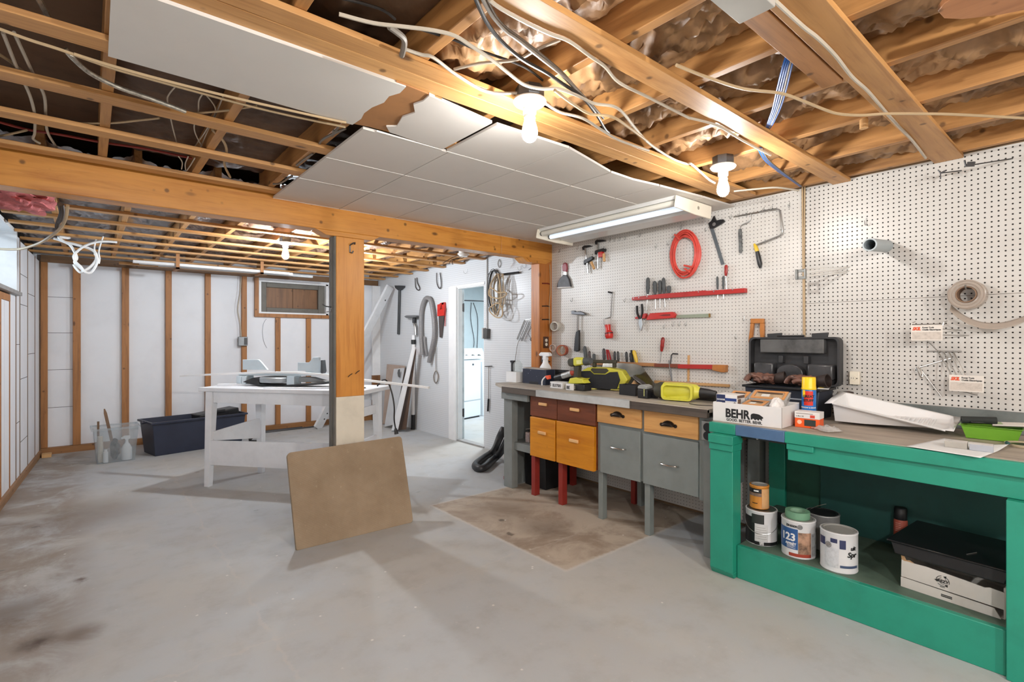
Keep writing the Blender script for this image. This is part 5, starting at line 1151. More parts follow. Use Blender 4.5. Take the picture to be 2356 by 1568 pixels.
MB().prism([(-.045, .248), (-.03, .248), (-.04, .20), (-.05, .19)], .042, .058, 'xz').build('trigger', mat('grey trigger', (70, 70, 72), .4), r)
r, l = bthing('sealant_tube', 'black and silver tube with a red nozzle lying propped on a white box', 'tube', 1286, 3.04, GZ)
a, b_ = Vector((-.07, .03, .075)), Vector((.10, .05, .125))
MB().tube([a, a.lerp(b_, .45)], .025, 16).build('black_part', BLACK, r); MB().tube([a.lerp(b_, .45), b_], .0252, 16).build('silver_part', mat('silver label', (176, 176, 174), .4, .3, var=.2, scale=60), r); MB().tube([b_, b_ + (b_ - a) * .16], .02, 12, rr=[.023, .014]).build('nozzle', mat('salmon nozzle', (206, 92, 78), .5), r)
r, l = bthing('cardboard_box', 'low white box with handwritten letters under the black tube', 'box', 1282, 2.985, GZ)
o = MB().box((-.085, 0, 0), (.062, .10, .052)).build('box', WHITE, r, bev=.0015); text('B3700', 'lettering', .034, (-.055, -.0006, .012), INK, o, bold=.0008, width=.095)
MB().box((-.08, -.0008, .012), (-.074, -.0002, .042)).build('barcode', INK, o)
r, l = bthing('cardboard_box', 'second low white box, partly hidden behind the drill battery', 'box', 1305, 2.952, GZ)
o = MB().box((-.016, 0, 0), (.06, .016, .052)).build('box', WHITE, r, bev=.0015); text('BE', 'lettering', .034, (-.008, -.0006, .010), INK, o, bold=.0012)
r, l = bthing('strap', 'curved red and white strap lying at the end of the low white boxes', 'strap', 1256, 3.03, GZ)
MB().tube([(-.05, 0, .006), (-.045, .0, .05), (-.01, .01, .085), (.03, .02, .088)], .006, 8, smooth=5).build('white_band', WHITE, r)
MB().prism([(-.01, .09), (.04, .10), (.045, .07), (.02, .06)], -.005, .02, 'xz').build('red_tab', mat('orange tab', (222, 84, 48), .5), r, bev=.002)
def KD(p): return (1280 + p[0] * .0893, 780 + p[1] * .0893)
r, l = bthing('cordless_drill', 'yellow and black cordless drill standing on its battery on the grey bench', 'drill', 1336, 3.02, GZ)
def kp(pts): return [l(*KD(p)) for p in pts]
OLV = mat('dark olive rubber', (58, 56, 44), .6, var=.1)
MB().prism(kp([(500, 480), (560, 462), (700, 468), (745, 500), (752, 560), (740, 640), (640, 668), (540, 690), (500, 660)]), -.035, .035).build('motor_housing', LIME, r, bev=.010)
MB().prism(kp([(350, 540), (380, 496), (500, 486), (505, 660), (470, 710), (400, 690), (350, 620)]), -.034, .034).build('rear_cap', OLV, r, bev=.012)
a, b_ = l(*KD((745, 570))), l(*KD((890, 560))); MB().tube([(a[0], 0, a[1]), (b_[0], 0, b_[1])], .03, 14, rr=[.034, .026]).build('chuck', GREYH, r)
MB().prism(kp([(480, 690), (620, 680), (605, 800), (600, 1000), (470, 1000), (500, 850)]), -.024, .024).build('handle', OLV, r, bev=.008)
MB().prism(kp([(430, 1000), (570, 975), (690, 1010), (800, 1000), (745, 1050), (810, 1130), (380, 1145)]), -.04, .04).build('foot', LIME, r, bev=.006)
z_ = l(*KD((500, 1140)))[1]; x0, x1 = l(*KD((385, 1200)))[0], l(*KD((812, 1200)))[0]
o = MB().box((x0, -.045, 0), (x1, .045, z_ + .003)).build('battery', BLACK, r, bev=.006)
MB().box((x0 + .03, -.0462, .008), (x0 + .085, -.045, z_ * .8)).build('battery_label', mat('grey battery label', (150, 146, 138), .5), o)
o = MB().prism(kp([(590, 540), (720, 530), (725, 630), (600, 640)]), -.0358, -.0352).build('badge', mat('pale badge', (228, 226, 150), .5), r)
r, l = bthing('jobsite_radio', 'black and yellow jobsite radio with a carry handle on the grey bench', 'radio', 1346, 3.10, GZ, rot=R(26))
MB().prism([(-.02, .03), (.22, .008), (.30, .018), (.345, .09), (.30, .158), (.20, .178), (.02, .178), (-.03, .15)], .0, .15, 'xz').build('body', LIME, r, bev=.008)
MB().prism([(-.034, .03), (.0, .022), (.205, .004), (.262, .016), (.288, .085), (.268, .150), (.205, .146), (.17, .126), (.075, .126), (.045, .152), (-.034, .148)], -.014, -.0005, 'xz').build('speaker_face', mat('black grille', (22, 24, 30), .5, var=.2, scale=80), r, bev=.004)
MB().prism([(.05, .162), (.078, .134), (.168, .134), (.196, .156), (.18, .174), (.06, .174)], -.012, -.0005, 'xz').build('display', OLV, r, bev=.002)
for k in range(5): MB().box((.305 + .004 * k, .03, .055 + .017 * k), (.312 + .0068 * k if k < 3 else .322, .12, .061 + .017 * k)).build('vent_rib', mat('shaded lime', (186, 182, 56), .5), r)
m = MB()
for x in (.06, .225): m.box((x - .014, .05, .179), (x + .014, .09, .232))
m.box((.04, .045, .212), (.245, .095, .240)); m.build('carry_handle', OLV, r, bev=.006)
for x in (.04, .24): MB().tube([(x - .05, .02, .006), (x - .02, -.014, .008), (x + .03, -.016, .008), (x + .05, .02, .006)], .005, 6, smooth=4).build('foot', mat('yellow edge', (214, 206, 110), .5), r)
r, l = bthing('metal_plate', 'dark metal plate with a cut corner leaning behind the radio', 'plate', 1450, 3.402, GZ)
zt = l(1400, 834)[1]
MB().add([(l(u, v)[0], dy, l(u, v)[1]) for dy_ in (0, .003) for u, v, dy in ((1380, 833, .045 + dy_), (1452, 837, .045 + dy_), (1468, 842, .045 + dy_), (1520, 903, dy_), (1492, 930, dy_), (1378, 930, dy_))], [(0, 1, 2, 3, 4, 5), (11, 10, 9, 8, 7, 6)] + [(i, (i + 1) % 6, 6 + (i + 1) % 6, 6 + i) for i in range(6)]).build('plate', mat('smoky steel', (104, 100, 92), .25, .85, var=.3, scale=5), r)
r, l = bthing('disc_sander_pad', 'black round pad with a wooden handle leaning beside the radio', 'tool', 1456, 3.10, GZ)
MB().tube([(-.03, 0, .022), (.015, .03, .095)], .022, 12).build('handle', PALEZ, r)
MB().lathe([(0, 0), (.062, 0), (.065, .006), (.062, .014), (0, .018)], (.03, .038, .088), 26, (.52, .25, .82)).build('pad', BLACK, r)
MB().lathe([(.064, .005), (.0665, .008), (.064, .011), (.0635, .008), (.064, .005)], (.03, .038, .088), 26, (.52, .25, .82)).build('steel_rim', STEEL, r)
r, l = bthing('carton', 'small black open box in front of the metal plate', 'box', 1443, 3.0, GZ)
tray_mesh(.145, .085, .078, .003).build('box', BLACK, r, bev=.001)
r, l = bthing('tool_battery', 'black and grey tool battery beside the small black box', 'battery', 1476, 2.93, GZ)
MB().box((-.035, 0, 0), (.045, .085, .062)).build('case', BLACK, r, bev=.006)
MB().prism([(-.038, .0625), (.035, .0625), (.035, .085), (.01, .095), (-.02, .092), (-.038, .08)], .004, .08, 'xz').build('top_shell', mat('grey shell', (150, 152, 150), .45), r, bev=.006)
for k in range(5): MB().box((.018, -.002, .018 + .01 * k), (.026, -.0004, .023 + .01 * k)).build('gauge_light', mat('pale gauge', (222, 226, 140), .4), r)
r, l = bthing('black_clip', 'small black plastic clip lying behind the tool battery', 'clip', 1499, 2.99, GZ)
MB().box((-.03, 0, 0), (.035, .03, .04)).build('clip', BLACK, r, bev=.004)
r, l = bthing('cordless_drill', 'lime yellow power tool lying on its side without a battery', 'drill', 1556, 2.95, GZ, rot=R(14))
m = MB(); rr = []
for cx, cz, a0 in ((.075, .085, 0), (-.075, .085, 90), (-.075, .035, 180), (.075, .035, 270)):
    for k in range(5): a = R(a0 + 22.5 * k); rr.append((cx + .028 * math.cos(a), cz + .028 * math.sin(a)))
n_ = len(rr); inn_ = [(x * .86, .06 + (z - .06) * .80) for x, z in rr]; m = MB()
m.add([(x, y, z) for y in (0, .05) for x, z in rr] + [(x, y, z) for y in (0, .03) for x, z in inn_], [(i, (i + 1) % n_, n_ + (i + 1) % n_, n_ + i) for i in range(n_)] + [(2 * n_ + i, 2 * n_ + (i + 1) % n_, 3 * n_ + (i + 1) % n_, 3 * n_ + i) for i in range(n_)] + [(i, (i + 1) % n_, 2 * n_ + (i + 1) % n_, 2 * n_ + i) for i in range(n_)] + [list(range(3 * n_, 4 * n_))])
m.build('battery_socket', LIME, r, ang=30)
MB().cyl((-.04, .0298, .062), (-.04, .0285, .062), .020, seg=8).build('terminal_hole', mat('dark hole', (62, 52, 40), .6), r)
MB().tube([(-.135, .07, .062), (-.10, .07, .062), (.02, .075, .065), (.10, .08, .062), (.135, .08, .06)], .05, 16, rr=[.048, .056, .055, .05, .03]).build('motor_body', LIME, r)
MB().tube([(-.165, .07, .062), (-.13, .07, .062), (-.105, .07, .062)], .05, 16, rr=[.04, .057, .0575]).build('rear_grip', OLV, r)
MB().tube([(.13, .08, .06), (.18, .08, .058), (.23, .08, .055)], .03, 14, rr=[.034, .03, .022]).build('chuck', BLACK, r)
r, l = bthing('black_tool_case', 'black flat tool part lying between the lime tool and the blue box', 'tool', 1622, 3.14, GZ)
MB().prism([(-.09, 0), (.07, 0), (.07, .045), (.02, .06), (-.09, .035)], 0, .07, 'xz').build('part', BLACK, r, bev=.004)
MB().box((-.075, -.001, .008), (-.05, -.0002, .03)).build('white_mark', WHITE, r)
r, l = bthing('wire', 'thin dark wire lying across the end of the grey bench top', 'wire', 1610, 2.86, GZ)
MB().tube([(-.10, .05, .003), (-.03, .02, .003), (.05, .06, .003)], .0022, 6, smooth=5).build('wire', CABK, r)
# ---------------------------------------------------------------- green workbench
GREEN = mat('green paint', (36, 142, 118), .42, var=.07, scale=6)
GREENK = mat('dark green board', (26, 74, 68), .6, var=.08)
BLUEP = mat('blue paint', (74, 104, 140), .45, var=.08)
GTOP = wood('worn grey bench top', (164, 152, 138), (128, 118, 108), 'y', .55, .7, .15, .4)
GZ2 = .835
t = thing('workbench', 'green painted workbench with a lower shelf against the big-holed pegboard', 'workbench', (3.1, .75, 0)); ox, oy = 3.1, .75
def gb(a, b, m, name, bev=.003, parent=None): return MB().box((a[0] - ox, a[1] - oy, a[2]), (b[0] - ox, b[1] - oy, b[2])).build(name, m, parent or t, bev=bev)
gb((2.735, -.25, GZ2 - .03), (3.496, 1.497, GZ2), GTOP, 'top')
gb((2.70, -.25, GZ2 - .058), (2.7345, 1.09, GZ2 - .002), GREEN, 'front_lip'); gb((2.70, 1.345, GZ2 - .058), (2.7345, 1.497, GZ2 - .002), GREEN, 'front_lip')
o = gb((2.70, 1.0905, GZ2 - .058), (2.7345, 1.3445, GZ2 - .002), BLUEP, 'front_lip'); o['label'] = 'blue painted length of the front lip'
gb((2.745, 1.0, GZ2 - .075), (2.765, 1.40, GZ2 - .031), BLACK, 'under_rail'); MB().cyl((2.744 - ox, 1.245 - oy, GZ2 - .066), (2.741 - ox, 1.245 - oy, GZ2 - .066), .006, seg=10).build('bolt', STEEL, t)
gb((2.725, -.25, .688), (2.755, 1.085, GZ2 - .059), GREEN, 'apron'); gb((2.708, .96, .745), (2.724, 1.085, GZ2 - .059), GREEN, 'apron_block')
m = MB()
for z0, z1, e in ((0, .69, 0), (.691, .728, .012), (.7285, GZ2 - .059, .022)): m.box((2.66 + .012 - e - ox, 1.345 - e * .5 - oy, z0 if z0 else .03), (2.765 - ox, 1.475 - oy, z1))
m.prism([(2.69 - ox, 0), (2.765 - ox, 0), (2.765 - ox, .03), (2.672 - ox, .03)], 1.345 - oy, 1.475 - oy, 'xz'); m.build('leg', GREEN, t, bev=.003)
m = MB().box((2.69 - ox, .14 - oy, 0), (2.765 - ox, .282 - oy, .687)); m.build('leg', GREEN, t, bev=.003)
gb((3.40, 1.37, 0), (3.48, 1.47, GZ2 - .031), GREEN, 'leg'); gb((3.40, .14, 0), (3.48, .28, GZ2 - .031), GREEN, 'leg')
gb((2.775, 1.355, .735), (2.85, 1.46, GZ2 - .031), wood('brown block', (112, 76, 48), (84, 56, 36), 'x'), 'corner_block')
gb((2.715, .283, .0), (2.745, 1.343, .178), GREEN, 'kick_board'); gb((2.7455, .10, .15), (3.38, 1.344, .178), mat('dusty green shelf', (84, 104, 90), .7, var=.15), 'shelf')
gb((3.385, .05, .0), (3.399, 1.16, GZ2 - .031), GREENK, 'back_panel', 0); gb((3.42, 1.16, .0), (3.43, 1.368, GZ2 - .031), mat('drilled green strip', (34, 84, 66), .6), 'back_panel', 0)
solo(MB().box((3.474, -.25, GZ2 + .0005), (3.499, .985, GZ2 + .108)), 'backsplash', mat('grey galvanised strip', (112, 118, 116), .5, .2, var=.15), 'grey board standing along the back of the green workbench', 'board', bev=.002)

# ---- on top
Z2 = GZ2 + .0006
t = thing('cardboard_box', 'white cardboard box with big black lettering and a bear emblem, full of small packs', 'box', (2.745, 1.497, Z2), R(-87))
CB = mat('white carton', (222, 220, 218), .55, var=.02); KRAFT = mat('brown carton inside', (176, 138, 98), .7)
m = MB(); LX, LY, LH = .368, .262, .108
m.box((0, 0, 0), (LX, LY, .004)); m.box((0, 0, .004), (LX, .004, LH)); m.box((0, LY - .004, .004), (LX, LY, LH + .006)); m.box((0, .004, .004), (.004, LY - .004, LH)); m.box((LX - .004, .004, .004), (LX, LY - .004, LH + .002))
box_ = m.build('carton', CB, t, bev=.0012)
MB().box((LX, .0, .002), (LX + .0006, .003, LH)).build('corner_edge', mat('dark edge', (66, 44, 34), .7), box_)
text('BEHR', 'lettering', .066, (.072, -.0008, .030), INK, box_, bold=.0024, width=.135)
text('GOOD. BETTER. BEHR.', 'lettering', .021, (.078, -.0008, .009), INK, box_, bold=.0005, width=.192)
bear = [(.212, .030), (.218, .030), (.222, .036), (.229, .034), (.232, .029), (.238, .029), (.238, .034), (.246, .033), (.249, .029), (.254, .029), (.255, .036), (.263, .035), (.266, .030), (.271, .030), (.268, .038), (.277, .044), (.274, .049), (.262, .057), (.255, .061), (.244, .063), (.226, .064), (.216, .061), (.211, .053), (.2115, .043)]
MB().prism(bear, -.0012, -.0002, 'xz').build('emblem', INK, box_)
def inbox(x, y, z, rz=0): v = Matrix.Rotation(R(-87), 3, 'Z') @ Vector((x, y, z)); return (2.745 + v.x, 1.497 + v.y, Z2 + v.z)
t = thing('small_box', 'white and dark blue small box standing in the white cardboard box', 'box', inbox(.010, .02, .0045), R(-87))
o = MB().box((0, 0, 0), (.118, .105, .148)).build('carton', CB, t, bev=.0015)
NV = mat('navy print', (34, 44, 84), .5, var=.02)
MB().box((.002, -.0008, .078), (.052, -.0002, .146)).build('blue_panel', NV, o); MB().box((.052, -.0008, .112), (.116, -.0002, .128)).build('blue_band', mat('blue print', (36, 64, 130), .5), o)
text('FLEX-FOAM INNER', 'lettering', .012, (.005, -.0012, .114), WHITE, o, bold=.0003, width=.046)
for k in range(3): MB().box((.005, -.0012, .086 + .007 * k), (.022 + .006 * k, -.0006, .089 + .007 * k)).build('small_print', WHITE, o)
MB().tube([(.072, -.001, .075), (.088, -.0012, .083), (.110, -.0012, .105)], .006, 8).build('pictured_pipe', mat('pictured grey', (120, 112, 110), .5), o)
text('4 x 4 ft', 'lettering', .014, (.066, -.0008, .045), INK, o, bold=.0003, width=.034)
MB().box((.1182, .004, .128), (.1188, .10, .144)).build('side_band', mat('brown print', (110, 92, 84), .5), o); MB().box((.1182, .01, .080), (.1188, .05, .124)).build('side_picture', mat('brown picture', (126, 104, 90), .5, var=.3, scale=30), o)
PACK = clear('clear clamshell', (226, 224, 220), .42, .15); OCARD = mat('orange kraft card', (206, 146, 88), .6, var=.05); TAG = mat('white tag', (226, 226, 222), .5)
def clamshell(label, loc, rz, tilt, w_, d_, h_):
    t = thing('clear_pack', label, 'package', loc, rz, 'clear packs in the white cardboard box')
    M = Matrix.Rotation(tilt, 4, 'X')
    m = MB(); m.M = M; m.prism([(-.004, h_), (w_ + .004, h_), (w_ - .008, 0), (.008, 0)], 0, d_, 'xz'); m.build('shell', PACK, t, bev=.003)
    m = MB(); m.M = M
    for a, b_ in (((.008, .004), (w_ - .008, .020)), ((.008, d_ - .020), (w_ - .008, d_ - .004)), ((.008, .020), (.022, d_ - .02)), ((w_ - .022, .02), (w_ - .008, d_ - .02))): m.box((*a, h_ + .0005), (*b_, h_ + .004))
    m.build('card_frame', OCARD, t)
    m = MB(); m.M = M; m.box((.026, .026, h_ + .0005), (w_ - .026, d_ - .024, h_ + .0015)); m.build('window', mat('kraft window', (186, 160, 128), .3, var=.2, scale=25), t)
    m = MB(); m.M = M; m.box((w_ * .3, .03, h_ + .002), (w_ * .52, d_ * .55, h_ + .0032)); m.build('tag', TAG, t)
    m = MB(); m.M = M; m.tube([(.03, d_ * .7, h_ + .003), (w_ * .5, d_ * .62, h_ + .006), (w_ - .03, d_ * .66, h_ + .003)], .004, 6, smooth=3); m.build('dark_gap', mat('dark gap', (74, 54, 40), .6), t)
clamshell('orange-framed clear pack lying flat at the front of the white cardboard box', inbox(.150, .018, .060), R(-87), R(10), .125, .105, .045)
clamshell('orange-framed clear pack tilted up at the back of the white cardboard box', inbox(.150, .136, .085), R(-82), R(20), .19, .110, .05)
clamshell('frosted clear pack standing up behind the small blue box', inbox(.02, .155, .055), R(-87), R(20), .115, .09, .075)
m = MB(); rn = Vector((4.1, 2.2, .7))
def blob(u, v_):
    a, b_ = 2 * math.pi * u, math.pi * v_; d = Vector((math.sin(b_) * math.cos(a), math.sin(b_) * math.sin(a), math.cos(b_)))
    k = 1 + .22 * noise.noise(d * 1.8 + rn) + .12 * noise.noise(d * 6 + rn); return (d.x * .034 * k, d.y * .055 * k, .066 + d.z * .056 * k)
m.grid(blob, 36, 22)
o = m.build('plastic_bag', mat('white thin plastic', (234, 232, 230), .3, var=.03), None, loc=inbox(.322, .062, .03), rotz=R(-80)); tag(o, 'white plastic bag stuffed in the corner of the white cardboard box', 'bag')

# spray foam can
def lathe_part(name, prof, m, parent, seg=28, c=(0, 0, 0)): return MB().lathe(prof, c, seg).build(name, m, parent)
r, l = bthing('spray_can', 'blue foam spray can with a red badge and a tall yellow cap', 'spray can', 1861, 3.03, Z2, rot=R(22))
lathe_part('can', [(0, 0), (.033, 0), (.035, .004), (.035, .185), (.030, .196), (0, .196)], mat('blue print can', (34, 112, 190), .3, var=.04), r)
lathe_part('cap', [(.0355, .190), (.0365, .192), (.0355, .20), (.034, .206), (.0335, .252), (.031, .257), (0, .257)], mat('bright yellow cap', (244, 202, 24), .35, var=.02), r)
label_band(r, 'red_badge', .0354, .105, .183, -.75, .55, mat('red badge', (212, 46, 30), .35), )
label_band(r, 'yellow_flash', .0358, .150, .187, -1.0, -.55, mat('bright yellow cap', (244, 202, 24)))
for k, s_ in enumerate(('GREAT', 'STUFF')): bent(s_, 'lettering', .019, .0361, .148 - .022 * k, -.1, INK, r, bold=.0008)
bent('WINDOW & DOOR', 'lettering', .010, .0361, .090, -.15, WHITE, r, bold=.0003)
for k in range(4): label_band(r, 'small_print', .0356, .03 + .012 * k, .034 + .012 * k, -.6, .3 - .1 * k, mat('pale blue print', (150, 190, 224), .4))
t = thing('small_box', 'small orange and white box at the bench edge, in front of the spray can', 'box', (2.885, 1.112, Z2), R(-84))
o = MB().box((0, 0, 0), (.115, .085, .048)).build('orange_half', mat('orange carton', (236, 92, 30), .45, var=.03), t, bev=.0012)
o2 = MB().box((-.001, -.001, .0485), (.116, .086, .083)).build('white_half', CB, t, bev=.0012)
MB().box((.045, -.0008, .010), (.098, -.0002, .043)).build('dark_window', mat('dark window', (52, 58, 56), .3, var=.2), o); MB().cyl((.022, -.001, .028), (.022, -.0002, .028), .011, seg=20).build('round_mark', mat('pale orange', (250, 190, 160), .5), o)
text('2 1/8 x 1 1/2', 'lettering', .009, (.006, -.0014, .056), INK, o2, bold=.0002, width=.036); MB().box((.072, -.0016, .053), (.094, -.0010, .068)).build('red_mark', mat('red mark', (206, 70, 56), .5), o2)
MB().box((.006, -.0014, .072), (.085, -.001, .075)).build('print_line', mat('grey print', (120, 116, 112), .5), o2)
m = MB()
def bagf(u, v_):
    x, y = (u - .5) * .13, (v_ - .5) * .10; e = max(0, 1 - (2 * u - 1) ** 2) * max(0, 1 - (2 * v_ - 1) ** 2)
    return (x * (1 - .2 * v_), y, .004 + e * (.018 + .022 * noise.noise(Vector((u * 4, v_ * 4, 2)))) + .010 * abs(noise.noise(Vector((u * 11, v_ * 9, 5)))))
m.grid(bagf, 22, 18)
tag(m.build('plastic_bag', clear('crinkled clear bag', (224, 222, 220), .5, .12), None, loc=(2.88, .955, Z2 + .001), rotz=R(-130), ang=180), 'crinkled clear plastic bag lying flat beside the small orange box', 'bag')

# navy toolbox with its black lid propped open
NAVY = mat('navy plastic', (38, 44, 58), .42, var=.08); LIDB = mat('dusty black plastic', (48, 48, 50), .5, var=.22, scale=7)
ya, yb = min(on_x(1690, 900, 3.19).y, 1.525), on_x(1884, 900, 3.19).y
LX = ya - yb
t = thing('toolbox', 'navy toolbox with its dusty black lid open against the pegboard', 'toolbox', (3.19, ya, Z2), FRONT)
HB = .165
m = MB(); m.prism([(.012, 0), (LX - .012, 0), (LX, HB), (0, HB)], 0, .008, 'xz'); m.prism([(.012, 0), (LX - .012, 0), (LX, HB), (0, HB)], .215, .225, 'xz')
m.prism([(.012, 0), (.02, 0), (.008, HB), (0, HB)], .008, .215, 'xz'); m.prism([(LX - .012, 0), (LX - .02, 0), (LX - .008, HB), (LX, HB)], .008, .215, 'xz'); m.box((.02, .008, 0), (LX - .02, .215, .006)); m.build('body', NAVY, t, bev=.004)
m = MB(); m.box((-.014, -.014, HB), (LX + .014, .004, HB + .014)); m.box((-.014, .221, HB), (LX + .014, .235, HB + .014)); m.box((-.014, .004, HB), (.004, .221, HB + .014)); m.box((LX - .004, .004, HB), (LX + .014, .221, HB + .014)); m.build('rim', BLACK, t, bev=.003)
MB().box((LX * .62, -.0022, HB - .055), (LX * .80, -.0004, HB - .048)).build('pale_scuff', mat('pale scuff', (170, 176, 186), .5), t)
pt = MB().box((.012, .012, HB - .02), (LX - .012, .21, HB - .012)).build('inner_tray', BLACK, t)
LZ = lambda v: on_x(1830, v, 3.42).z - Z2
l0, l1 = ya - on_x(1727, 800, 3.42).y, ya - on_x(1935, 800, 3.42).y
zb, zt = HB + .016, LZ(775)
m = MB()
def rrect(x0, z0, x1, z1, rad, n=5):
    o_ = []
    for cx, cz, a0 in ((x1 - rad, z1 - rad, 0), (x0 + rad, z1 - rad, 90), (x0 + rad, z0 + rad, 180), (x1 - rad, z0 + rad, 270)):
        o_ += [(cx + rad * math.cos(R(a0 + 90 * k / n)), cz + rad * math.sin(R(a0 + 90 * k / n))) for k in range(n + 1)]
    return o_
lid = thing('lid', None, None, (0, 0, 0)); lid.parent = t
MB().prism(rrect(l0, zb, l1, zt, .03), .262, .270, 'xz').build('shell', LIDB, lid, bev=.003)
m = MB()
for a in (rrect(l0, zb, l1, zt, .03),):
    n = len(a); cx, cz = (l0 + l1) / 2, (zb + zt) / 2; inn = [(cx + (x - cx) * .955, cz + (z - cz) * .93) for x, z in a]
    m.add([(x, .205, z) for x, z in a] + [(x, .262, z) for x, z in a] + [(x, .205, z) for x, z in inn] + [(x, .262, z) for x, z in inn],
          [(i, (i + 1) % n, n + (i + 1) % n, n + i) for i in range(n)] + [(2 * n + i, 3 * n + i, 3 * n + (i + 1) % n, 2 * n + (i + 1) % n) for i in range(n)] + [(i, 2 * n + i, 2 * n + (i + 1) % n, (i + 1) % n) for i in range(n)])
m.build('wall', LIDB, lid)
w_ = l1 - l0; h_ = zt - zb
MB().box((l0 + .13 * w_, .212, zb + .66 * h_), (l0 + .84 * w_, .26, zb + .965 * h_)).build('bit_holder', mat('dusty grey plastic', (84, 84, 84), .55, var=.3, scale=9), lid, bev=.006)
for a, b_ in ((.07, .30), (.68, .94)): MB().box((l0 + a * w_, .190, zb + .13 * h_), (l0 + b_ * w_, .26, zb + .44 * h_)).build('compartment', mat('smoky compartment', (66, 66, 68), .3, var=.25, scale=9), lid, bev=.010)
MB().prism([(l0 + .34 * w_, zb + .12 * h_)] + [(l0 + (.48 - .145 * math.cos(R(k * 18))) * w_, zb + (.25 + .17 * math.sin(R(k * 18))) * h_) for k in range(11)] + [(l0 + .63 * w_, zb + .12 * h_)], .20, .26, 'xz').build('arch', mat('smoky compartment', (66, 66, 68)), lid, bev=.004)
for a in (.34, .62): MB().box((l0 + a * w_, .222, zb + .44 * h_), (l0 + (a + .05) * w_, .26, zb + .60 * h_)).build('clip', LIDB, lid, bev=.003)
for a in (.20, .70):
    MB().prism([(l0 + a * w_, zt - .004), (l0 + (a + .16) * w_, zt - .004), (l0 + (a + .17) * w_, zt + .028), (l0 + (a - .005) * w_, zt + .022)], .235, .25, 'xz').build('latch', LIDB, lid, bev=.003)
MB().tube([(l0 + .32 * w_, .235, zt + .004), (l0 + .62 * w_, .235, zt + .006)], .008, 8).build('handle', BLACK, lid)
r, l = bthing('black_grip', 'dark round tool grip poking out from behind the toolbox', 'tool', 1940, 3.43, Z2)
MB().tube([(-.02, 0, .145), (.035, -.01, .150), (.055, -.012, .150)], .011, 10, rr=[.008, .011, .008]).build('grip', mat('dark brown grip', (58, 46, 42), .5), r)
MB().tube([(-.02, 0, .145), (-.022, 0, .0)], .006, 6).build('stem', BLACK, r)
r, l = bthing('yellow_card', 'yellow and white card lying on the rim of the toolbox', 'card', 1892, 3.22, Z2 + HB + .0145)
MB().cbox((0, .02, .006), (.055, .05, .004), (.15, 0, .2)).build('card', TAG, r); MB().cbox((-.008, .012, .0095), (.025, .03, .001), (.15, 0, .2)).build('yellow_patch', mat('yellow print', (236, 206, 96), .5), r)
# pair of brown leather work gloves
LEA = mat('brown work leather', (112, 78, 66), .42, var=.42, scale=22, bump=.3)
LEK = mat('dark glove knit', (48, 36, 32), .6, var=.2, scale=30)
def glove(name, label, loc, rz, mir):
    t = thing(name, label, 'glove', loc, rz, 'work gloves on the toolbox')
    m = MB()
    def palm(u, v_):
        a = 2 * math.pi * u; x = -.06 + .12 * v_; k = 1 + .35 * noise.noise(Vector((x * 26, math.cos(a) * 1.6, math.sin(a) * 1.6))) + .22 * noise.noise(Vector((x * 70, math.cos(a) * 4, math.sin(a) * 4)))
        return (x, .050 * math.cos(a) * k, .034 + .030 * math.sin(a) * k)
    m.grid(palm, 34, 26); m.build('palm', LEA, t, ang=180)
    for j in range(4):
        y = (-.032 + .021 * j) * mir; ln_ = (.07, .08, .078, .06)[j]
        MB().tube([(.045, y, .036), (.045 + ln_ * .4, y * 1.15, .054), (.045 + ln_ * .75, y * 1.2, .036), (.045 + ln_ * .9, y * 1.2, .016)], .0135, 10, smooth=4).build('finger', LEA, t)
    MB().tube([(-.01, -.04 * mir, .03), (.02, -.062 * mir, .038), (.05, -.066 * mir, .026)], .013, 10, smooth=4).build('thumb', LEA, t)
    MB().lathe([(.030, 0), (.036, .03), (.040, .06), (.037, .061), (.032, .03), (.027, 0), (.030, 0)], (-.055, 0, .034), 16, (-1, 0, .15)).build('cuff', LEK, t)
glove('work_glove', 'brown leather work glove with its fingers toward the beam, lying on the toolbox', (3.27, ya - .09, Z2 + HB + .020), R(100), 1)
glove('work_glove', 'brown leather work glove with its cuff toward the spray can, lying on the toolbox', (3.245, ya - .345, Z2 + HB + .020), R(82), -1)

# white paint tray
t = thing('paint_tray', 'white plastic paint tray lying on the green bench', 'paint tray', (3.13, 1.008, Z2 + .004), R(-87)); t.rotation_euler.x = R(8)
m = MB(); NS = 30; LT = .47
def tray_pt(s, q):
    x = s * LT; rim = .116 - .088 * s; bot = .004 + (.0 if s < .28 else min(1, (s - .28) / .5) * .012); D = .255 - .0 * s
    path = [(-.012, rim - .006), (-.012, rim), (.004, rim), (.030, bot + .004), (.045, bot), (D - .045, bot), (D - .030, bot + .004), (D - .004, rim), (D + .012, rim), (D + .012, rim - .006)]
    a = path[q]; ex = (1 - s) * 0
    return (x, a[0], a[1])
vs = [tray_pt(i / NS, q) for i in range(NS + 1) for q in range(10)]
fs = [(i * 10 + q, (i + 1) * 10 + q, (i + 1) * 10 + q + 1, i * 10 + q + 1) for i in range(NS) for q in range(9)]
